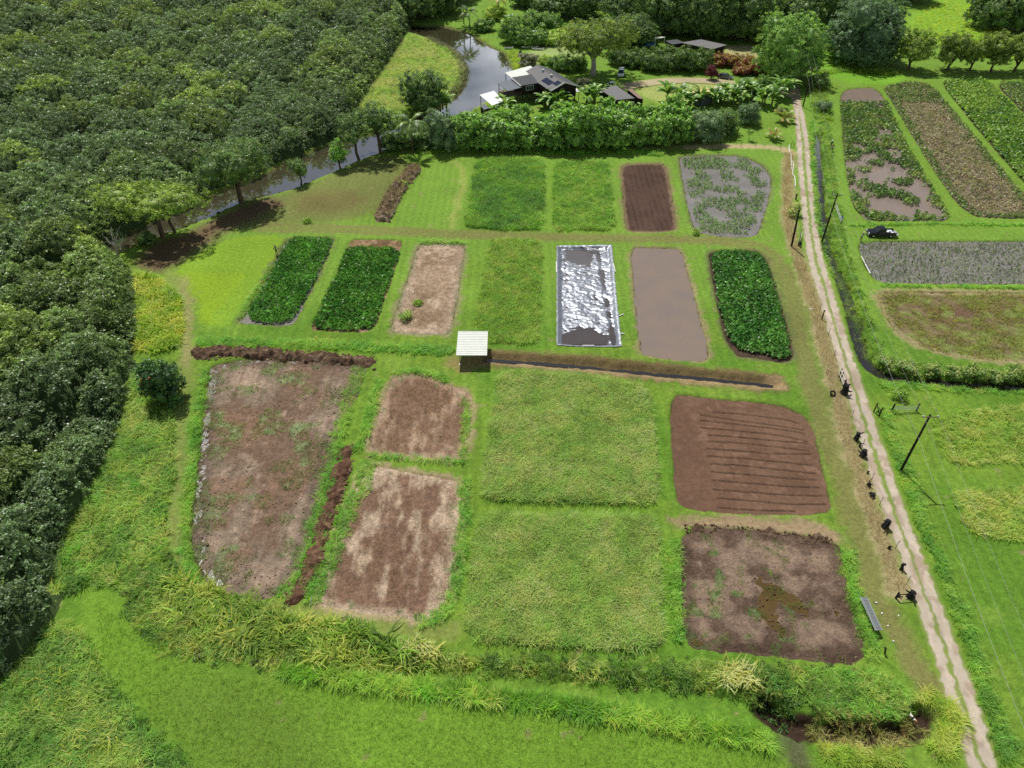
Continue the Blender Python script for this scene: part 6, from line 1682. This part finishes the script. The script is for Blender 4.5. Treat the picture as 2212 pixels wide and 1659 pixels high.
def lump(name, label, cat, px, py, size, mat, z=0., rz=0., seed=0):
    g = np.random.default_rng(seed); p = G(px, py); n, m = 10, 6; V = []
    for j in range(m + 1):
        ph = math.pi / 2 * j / m
        for i in range(n):
            a = 2 * math.pi * i / n; q = 1 + g.normal() * .07
            V.append((size[0] / 2 * math.cos(ph) * math.copysign(abs(math.cos(a)) ** .6, math.cos(a)) * q, size[1] / 2 * math.cos(ph) * math.copysign(abs(math.sin(a)) ** .6, math.sin(a)) * q, size[2] * math.sin(ph) * q))
    F = [(j * n + i, j * n + (i + 1) % n, (j + 1) * n + (i + 1) % n, (j + 1) * n + i) for j in range(m) for i in range(n)]
    b = MB(); b.add(V, F); o = b.build(name, mat, None, True); o.location = (p.x, p.y, z); o.rotation_euler = (0, 0, rz); return tag(o, label, cat)
lump("tarpaulin_heap", "blue tarpaulin heap under the carport", 'tarpaulin', 1402, 98, (4.5, 2.4, 1.5), 'blue', seed=1)
lump("tarpaulin_heap", "white tarpaulin heap left of the carport beside the umbrella tree", 'tarpaulin', 1346, 92, (3.4, 2.2, 1.3), 'canvas', seed=2)
lump("water_tank", "black round tub on the lawn by the river bank", 'tub', 1122, 124, (1.3, 1.3, 1.1), 'black', seed=3)
lump("water_tank", "second black tub with a white lid on the lawn by the river bank", 'tub', 1124, 117, (1.3, 1.3, 1.0), 'black', seed=4)
def canoe(label, px, py, L, w, rz, mat):
    p = G(px, py); t = thing("canoe", label, 'canoe', (p.x, p.y, 0), rz); V = []; n = 13
    for i in range(n):
        u = i / (n - 1) * 2 - 1; q = (1 - u * u) ** .55; x = u * L / 2; z = .5 + .25 * u ** 4
        V += [(x, -w / 2 * q, z), (x, -w / 2 * q * .7, .12 + .3 * u ** 4), (x, 0, .02 + .3 * u ** 4), (x, w / 2 * q * .7, .12 + .3 * u ** 4), (x, w / 2 * q, z)]
    F = [(i * 5 + j, (i + 1) * 5 + j, (i + 1) * 5 + j + 1, i * 5 + j + 1) for i in range(n - 1) for j in range(4)]
    b = MB(); b.add(V, F); b.build("hull", mat, t, True)
    b = MB()
    for i in (3, 6, 9):
        u = i / (n - 1) * 2 - 1; b.box((u * L / 2, 0, .46), (.22, w * (1 - u * u) ** .55, .04))
    b.build("thwart", 'wood', t)
canoe("long pale canoe drawn up under the shrubs by the lawn", 1145, 104, 5.6, .9, .1, 'roof_white')
canoe("white canoe lying on the open lawn edge", 1162, 108, 4.2, .8, -.1, 'canvas')
canoe("short white canoe at the water's edge", 1099, 106, 3.2, .8, .2, 'canvas')
p = G(1148, 86); t = thing("garden_table", "white table top among the riverside shrubs", 'table', (p.x, p.y, 0))
b = MB(); b.box((0, 0, 2.6), (3.4, 2., .08)); b.build("top", 'canvas', t)
for x in (-1.5, 1.5):
    for y in (-.8, .8):
        b = MB(); b.box((x, y, 1.28), (.1, .1, 2.56)); b.build("leg", 'frame', t)

# ------------------------------------------------------------------ vehicles
def wheel(t, x, y, r, w, side):
    b = MB(); n = 18
    b.tube([(x, y - w / 2, r), (x, y - w * .42, r), (x, y + w * .42, r), (x, y + w / 2, r)], [r * .9, r, r, r * .9], n); wh = b.build("wheel", 'rubber', t, False)
    b = MB(); b.tube([(x, y + side * (w / 2 - .02), r), (x, y + side * (w / 2 + .015), r)], [r * .62, r * .55], 12); b.build("rim", 'chrome', wh)
def loft_cab(b, xs_low, xs_top, z0, z1, w0, w1):
    (a0, a1), (t0, t1) = xs_low, xs_top
    v = [(a0, -w0, z0), (a1, -w0, z0), (a1, w0, z0), (a0, w0, z0), (t0, -w1, z1), (t1, -w1, z1), (t1, w1, z1), (t0, w1, z1)]
    b.add(v, [(3, 2, 1, 0), (4, 5, 6, 7), (0, 1, 5, 4), (1, 2, 6, 5), (2, 3, 7, 6), (3, 0, 4, 7)])
def pickup(label, px, py, rz):
    p = G(px, py); t = thing("pickup_truck", label, 'pickup truck', (p.x, p.y, 0), rz)
    W = .9
    b = MB(); b.prism([(2.62, .42), (2.66, .72), (2.56, .98), (1.35, 1.10), (-.55, 1.12), (-.55, .4), (-.2, .38), (1.25, .38), (1.3, .6), (2.1, .6), (2.15, .38)], -W, W); b.build("body", 'paint_black', t, False, .06)
    b = MB(); loft_cab(b, (-.52, 1.32), (-.42, .62), 1.12, 1.72, W - .06, W - .2); g = b.build("cab", 'glass', t, False, .03)
    b = MB(); b.slab([(-.44, -W + .18, 1.765), (.63, -W + .18, 1.765), (.63, W - .18, 1.765), (-.44, W - .18, 1.765)], .05); b.build("cab_roof", 'paint_black', g, False, .02)
    for s in (-1, 1):
        for (xa, za, xb, zb) in ((1.32, 1.12, .62, 1.74), (.2, 1.12, .18, 1.74), (-.52, 1.12, -.42, 1.74)):
            b = MB(); b.tube([(xa, s * (W - .05), za), (xb, s * (W - .185), zb)], .045, 5); b.build("pillar", 'paint_black', g)
    for s in (-1, 1):
        b = MB(); b.prism([(-.56, .45), (-.56, 1.12), (-2.55, 1.12), (-2.55, .5), (-2.1, .5), (-2.0, .62), (-1.3, .62), (-1.2, .45)], s * W - .05, s * W + .05); b.build("bed_side", 'paint_black', t)
        wheel(t, 1.72, s * (W - .02), .37, .25, s); wheel(t, -1.62, s * (W - .02), .37, .25, s)
        b = MB(); b.box((2.58, s * .66, .86), (.16, .34, .2)); b.build("headlight", 'lamp', t)
        b = MB(); b.box((-2.56, s * .84, .9), (.06, .12, .34)); b.build("tail_light", simple("tail_light_red", (.4, .02, .02), .3), t)
        b = MB(); b.box((.95, s * (W + .12), 1.2), (.12, .2, .15)); b.build("mirror", 'paint_black', t)
        b = MB(); b.box((.05, s * (W + .012), 1.0), (.2, .03, .04)); b.build("door_handle", 'chrome', t)
    b = MB(); b.box((-1.55, 0, .6), (2.0, 2 * W - .1, .06)); b.build("bed_floor", 'steel_dark', t)
    b = MB(); b.box((-2.85, 0, .62), (.55, 2 * W - .1, .06)); b.build("tailgate", 'galv', t)
    b = MB(); b.box((2.66, 0, .55), (.12, 2 * W - .05, .2)); b.build("bumper", 'chrome', t, False, .03)
    b = MB(); b.box((2.62, 0, .84), (.08, .9, .18)); b.build("grille", 'steel_dark', t)
    return t
tk = pickup("black pickup truck with open tailgate parked beyond the grey paddy", 1901, 509, math.pi - .03)
for i, (x, y, s, lab) in enumerate([(-.95, .25, (.5, .5, .42), "white tub behind the cab in the pickup's bed"), (-1.6, -.2, (.8, .6, .35), "pale blue crate in the pickup's bed"), (-1.9, .4, (.45, .4, .3), "small white box by the pickup's tailgate")]):
    b = MB(); b.box((0, 0, s[2] / 2), s); b.box((0, 0, s[2]), (s[0] * 1.06, s[1] * 1.06, .05)); o = b.build("cargo_box", 'paint_white' if i == 1 else 'canvas', None, False, .03)
    w = tk.matrix_basis @ Vector((x, y, .64)); o.location = w; o.rotation_euler = tk.rotation_euler; tag(o, lab, 'box')
def car(name, label, cat, px, py, rz, mat, L=4.6, H=1.45, van=False):
    p = G(px, py); t = thing(name, label, cat, (p.x, p.y, 0), rz); W = .88; k = L / 4.6
    if van:
        prof = [(2.2 * k, .35), (2.25 * k, .8), (1.5 * k, 1.05), (-2.2 * k, 1.05), (-2.25 * k, .4)]
        lo, tp = (-2.15 * k, 1.5 * k), (-2.0 * k, .75 * k)
    else:
        prof = [(2.25 * k, .35), (2.3 * k, .62), (2.1 * k, .78), (1.05 * k, .92), (-1.5 * k, .96), (-2.2 * k, .92), (-2.3 * k, .6), (-2.25 * k, .35)]
        lo, tp = (-1.75 * k, 1.1 * k), (-1.0 * k, .35 * k)
    b = MB(); b.prism(prof, -W, W); b.build("body", mat, t, False, .07)
    b = MB(); z0 = 1.04 if van else .93; loft_cab(b, lo, tp, z0, H, W - .07, W - .22); g = b.build("cabin", 'glass', t, False, .03)
    b = MB(); b.slab([(tp[0] + .02, -W + .2, H + .04), (tp[1] - .02, -W + .2, H + .04), (tp[1] - .02, W - .2, H + .04), (tp[0] + .02, W - .2, H + .04)], .05); b.build("car_roof", mat, g, False, .02)
    for s in (-1, 1):
        for (xa, xb) in ((lo[1], tp[1]), ((lo[0] + lo[1]) / 2, (tp[0] + tp[1]) / 2), (lo[0], tp[0])):
            b = MB(); b.tube([(xa, s * (W - .06), z0), (xb, s * (W - .205), H)], .04, 5); b.build("pillar", mat, g)
        wheel(t, 1.4 * k, s * (W - .02), .32, .22, s); wheel(t, -1.4 * k, s * (W - .02), .32, .22, s)
        b = MB(); b.box((2.2 * k, s * .62, .66), (.14, .34, .14)); b.build("headlight", 'lamp', t)
        b = MB(); b.box((.75 * k, s * (W + .1), 1.0), (.12, .18, .12)); b.build("mirror", mat, t)
    return t
car("sedan", "dark grey sedan parked beside the round red bush", 'car', 1566, 170, -.45, 'paint_grey')
car("van", "white van with its doors toward the lawn under the umbrella tree", 'van', 1341, 163, -1.75, 'paint_white', 4.5, 1.75, True)
car("hatchback", "pale car half hidden behind the grey-roofed cottage", 'car', 1322, 190, -1.4, 'paint_white', 4.2, 1.5)

# ------------------------------------------------------------------ people and the dog
def zone_mat(name, zones):
    """clothing by height on the body: list of (top z, colour)"""
    m, t, bs, out = nmat(name)
    tc = t.nodes.new("ShaderNodeTexCoord"); sx = t.nodes.new("ShaderNodeSeparateXYZ"); t.links.new(tc.outputs['Object'], sx.inputs[0])
    rp = t.nodes.new("ShaderNodeValToRGB"); rp.color_ramp.interpolation = 'CONSTANT'
    t.links.new(mathn(t, 'DIVIDE', sx.outputs[2], 2.0), rp.inputs[0])
    e = rp.color_ramp.elements
    e[0].position = 0; e[0].color = (*[float(c) for c in zones[0][1]], 1)
    for i in range(1, len(zones)):
        q = e[1] if i == 1 else e.new(zones[i - 1][0] / 2.0)
        q.position = zones[i - 1][0] / 2.0; q.color = (*[float(c) for c in zones[i][1]], 1)
    t.links.new(rp.outputs[0], bs.inputs['Base Color']); bs.inputs['Roughness'].default_value = .8
    return m
def skin_body(name, joints, bones, mat, parent, sub=1):
    me = bpy.data.meshes.new(name)
    me.from_pydata([j[0] for j in joints], bones, []); me.update()
    o = bpy.data.objects.new(name, me); link(o, parent); me.materials.append(mat)
    sk = o.modifiers.new("skin", 'SKIN'); sk.use_smooth_shade = True
    if not me.skin_vertices: me.attributes.new
    for i, j in enumerate(joints):
        r = j[1] if hasattr(j[1], '__len__') else (j[1], j[1])
        me.skin_vertices[0].data[i].radius = r
    me.skin_vertices[0].data[0].use_root = True
    s = o.modifiers.new("smooth", 'SUBSURF'); s.levels = s.render_levels = sub
    return o
SKIN = (.30, .17, .11)
def ensure_skin(me):
    pass
def person(label, px, py, rz, zones, pose='stand', hat=None, lean=0.):
    p = G(px, py); z = float(height(np.array([p.x]), np.array([p.y]))[0])
    t = thing("person", label, 'person', (p.x, p.y, z), rz)
    f = lean
    J = [((f * .25, 0, .95), (.15, .11)), ((f * .55, 0, 1.2), (.14, .10)), ((f * .85, 0, 1.42), (.17, .10)), ((f * 1.0, 0, 1.52), .06), ((f * 1.12, 0, 1.66), (.085, .10)), ((f * 1.15, 0, 1.75), .06)]
    B = [(0, 1), (1, 2), (2, 3), (3, 4), (4, 5)]
    for s in (-1, 1):
        k = len(J)
        J += [((f * .1, s * .11, .86), .10), ((.03, s * .12, .48), .068), ((0, s * .13, .09), .05), ((.14, s * .14, .04), .045)]
        B += [(0, k), (k, k + 1), (k + 1, k + 2), (k + 2, k + 3)]
        k = len(J)
        if pose == 'hips':
            J += [((f * .85, s * .21, 1.40), .06), ((f * .6 - .08, s * .42, 1.18), .048), ((f * .5 + .08, s * .24, 1.0), .038)]
        elif pose == 'reach':
            J += [((f * .85, s * .2, 1.40), .06), ((f * 1.1 + .12, s * .26, 1.12), .048), ((f * 1.2 + .34, s * .2, 1.0), .038)]
        else:
            J += [((f * .85, s * .21, 1.40), .06), ((f * .6, s * .27, 1.13), .048), ((f * .5 + .06, s * .28, .86), .038)]
        B += [(2, k), (k, k + 1), (k + 1, k + 2)]
    skin_body("body", J, B, zone_mat("clothes", zones), t)
    if hat is not None:
        b = MB(); b.tube([(f * 1.14, 0, 1.73), (f * 1.14, 0, 1.745), (f * 1.15, 0, 1.76), (f * 1.16, 0, 1.86)], [.2, .2, .12, .09], 12); b.build("hat", simple("hat_cloth", hat, .8), t, True)
    return t
try:
    person("person in dark blue clothes with hands on hips beside the nearest taro block", 598, 550, -1.2, [(.9, (.012, .013, .016)), (1.5, (.012, .02, .06)), (2., (.03, .022, .018))], 'hips', (.03, .03, .04))
    person("person in a straw hat and grey work clothes beside the black pickup", 1858, 521, .5, [(.9, (.05, .055, .05)), (1.5, (.16, .17, .15)), (2., SKIN)], 'reach', (.62, .50, .28), .25)
    person("person in dark clothes and white hat at the field edge by the ditch", 1794, 318, -1.6, [(.9, (.02, .02, .025)), (1.5, (.03, .03, .035)), (2., SKIN)], 'reach', (.75, .74, .7), .2)
    person("person in black and white with a red sleeve, behind the white-hatted one", 1796, 326, -1.5, [(.9, (.02, .02, .022)), (1.15, (.6, .6, .58)), (1.5, (.28, .02, .02)), (2., (.03, .022, .018))], 'stand', None, .12)
except Exception as ex:
    print("person failed", ex)
def dog(label, px, py, rz):
    p = G(px, py); z = float(height(np.array([p.x]), np.array([p.y]))[0])
    t = thing("dog", label, 'dog', (p.x, p.y, max(z, -.8)), rz)
    J = [((-.22, 0, .42), (.10, .11)), ((0, 0, .44), (.10, .115)), ((.22, 0, .46), (.11, .13)), ((.36, 0, .58), .07), ((.46, 0, .68), (.075, .08)), ((.60, 0, .64), .04)]
    B = [(0, 1), (1, 2), (2, 3), (3, 4), (4, 5)]
    k = len(J); J += [((-.36, 0, .5), .025), ((-.5, 0, .62), .015)]; B += [(0, k), (k, k + 1)]
    for s in (-1, 1):
        k = len(J); J += [((.22, s * .09, .3), .045), ((.21, s * .09, .15), .03), ((.24, s * .09, .02), .032)]; B += [(2, k), (k, k + 1), (k + 1, k + 2)]
        k = len(J); J += [((-.20, s * .09, .3), .055), ((-.28, s * .09, .17), .03), ((-.23, s * .09, .02), .032)]; B += [(0, k), (k, k + 1), (k + 1, k + 2)]
    m, tt, bs, out = nmat("dog_coat")
    tc = tt.nodes.new("ShaderNodeTexCoord"); sx = tt.nodes.new("ShaderNodeSeparateXYZ"); tt.links.new(tc.outputs['Object'], sx.inputs[0])
    rp = tt.nodes.new("ShaderNodeValToRGB"); rp.color_ramp.interpolation = 'CONSTANT'
    tt.links.new(mathn(tt, 'ADD', sx.outputs[0], .5), rp.inputs[0]); e = rp.color_ramp.elements
    e[0].position = 0; e[0].color = (.75, .73, .7, 1); e[1].position = .52; e[1].color = (.02, .02, .02, 1)
    q = e.new(.74); q.color = (.75, .73, .7, 1); q = e.new(.86); q.color = (.5, .27, .1, 1)
    tt.links.new(rp.outputs[0], bs.inputs['Base Color']); bs.inputs['Roughness'].default_value = .8
    skin_body("body", J, B, m, t)
    for s in (-1, 1):
        b = MB(); b.add([(.40, s * .06, .74), (.46, s * .07, .74), (.43, s * .13, .66), (.42, s * .1, .66)], [(0, 1, 2, 3)]); b.build("ear", simple("ear_tan", (.4, .2, .08), .8), t)
dog("small white dog with a black patch and tan head in the ditch hollow", 1974, 1545, -1.4)
# loose pale scraps beside the track
for i, (px, py, s) in enumerate([(1752, 668, .5), (1905, 1325, .22), (1930, 1385, .2), (1893, 1302, .25), (1918, 1352, .2), (1941, 1330, .2)]):
    lump("pale_scrap", "%s pale scrap littering the wheel tracks, counted from the plain pole" % ORD[i], 'scrap', px, py, (s, s * .7, s * .3), 'canvas', .03, i, 20 + i)
# undergrowth bushes along the shaded river bank, below the taller trees
ub = [(846, 322, 4.2, 6), (872, 318, 4.2, 6.5), (318, 526, 2.6, 4)]
u0 = tree("bank_bush", "x", 800, 334, 4, 6, .0, DK, .34, 1.2, 6, 171, cat='bush', group="dark bushes along the shaded river bank", skirt=True)
for i, (px, py, h, w) in enumerate(ub):
    o = u0 if i == 0 else copy_tree(u0)
    p = G(px, py); o.location = (p.x, p.y, -.1); o.rotation_euler = (0, 0, random.uniform(0, 6.28)); o.scale = (w / 6, w / 6, h / 4)
    o['label'] = "%s dark bush on the shaded river bank under the riverside trees" % ORD[i]

# loose clods fallen about the ridges and over the dug plots
def clods(label, polys, sp, a, b2, cols, seed, z=None, keep=None):
    growth("loose_clods", label, 'clod', polys, sp, a, b2, cols, 2., .3, seed=seed, zoff=z, tilt=1.5, keep=keep)
clods("loose clods along the far edge ridge of the large bare plot", [band([(428, 764), (500, 763), (600, 770), (700, 776), (800, 787)], 1.7)], .34, .4, 1.5, [A(88, 68, 54), A(122, 100, 80), A(158, 136, 112)], 181, keep=patch(1., .42, 881))
clods("loose clods along the ridge between bare plot and stubble", [band([(752, 972), (738, 1020), (718, 1080), (700, 1140), (685, 1200), (662, 1250), (632, 1292)], 1.25)], .32, .4, 1.5, [A(92, 68, 54), A(122, 94, 76), A(146, 118, 96)], 182, keep=patch(1., .42, 882))
clods("loose clods along the far rim of the wet plot", [band([(1480, 1143), (1600, 1147), (1700, 1157), (1800, 1174)], .7)], .32, .3, 1.1, [A(84, 66, 54), A(120, 98, 80)], 183)
clods("broken clods scattered over the large bare plot", [F10], .75, .3, .95, [A(122, 100, 84), A(158, 138, 118)], 184, zf + .03, keep=patch(3., .5, 884))
clods("broken clods scattered over the wet plot", [F14], .7, .25, .8, [A(92, 76, 64), A(136, 116, 98)], 185, zf + .03, keep=patch(2.5, .5, 885))
clods("dead sticks and knots of the brush pile", [band([(895, 366), (872, 390), (852, 420), (838, 450), (826, 474)], 1.8)], .42, .6, 1.9, [A(132, 114, 94), A(178, 158, 134)], 186, .35, keep=patch(1.2, .4, 886))
growth("dead_sticks", "dry stalks tangled over the brush pile", 'straw', [band([(895, 366), (872, 390), (852, 420), (838, 450), (826, 474)], 1.5)], .4, 1., 2., [A(140, 122, 100), A(196, 176, 150)], 1., .3, seed=187, zoff=.7)
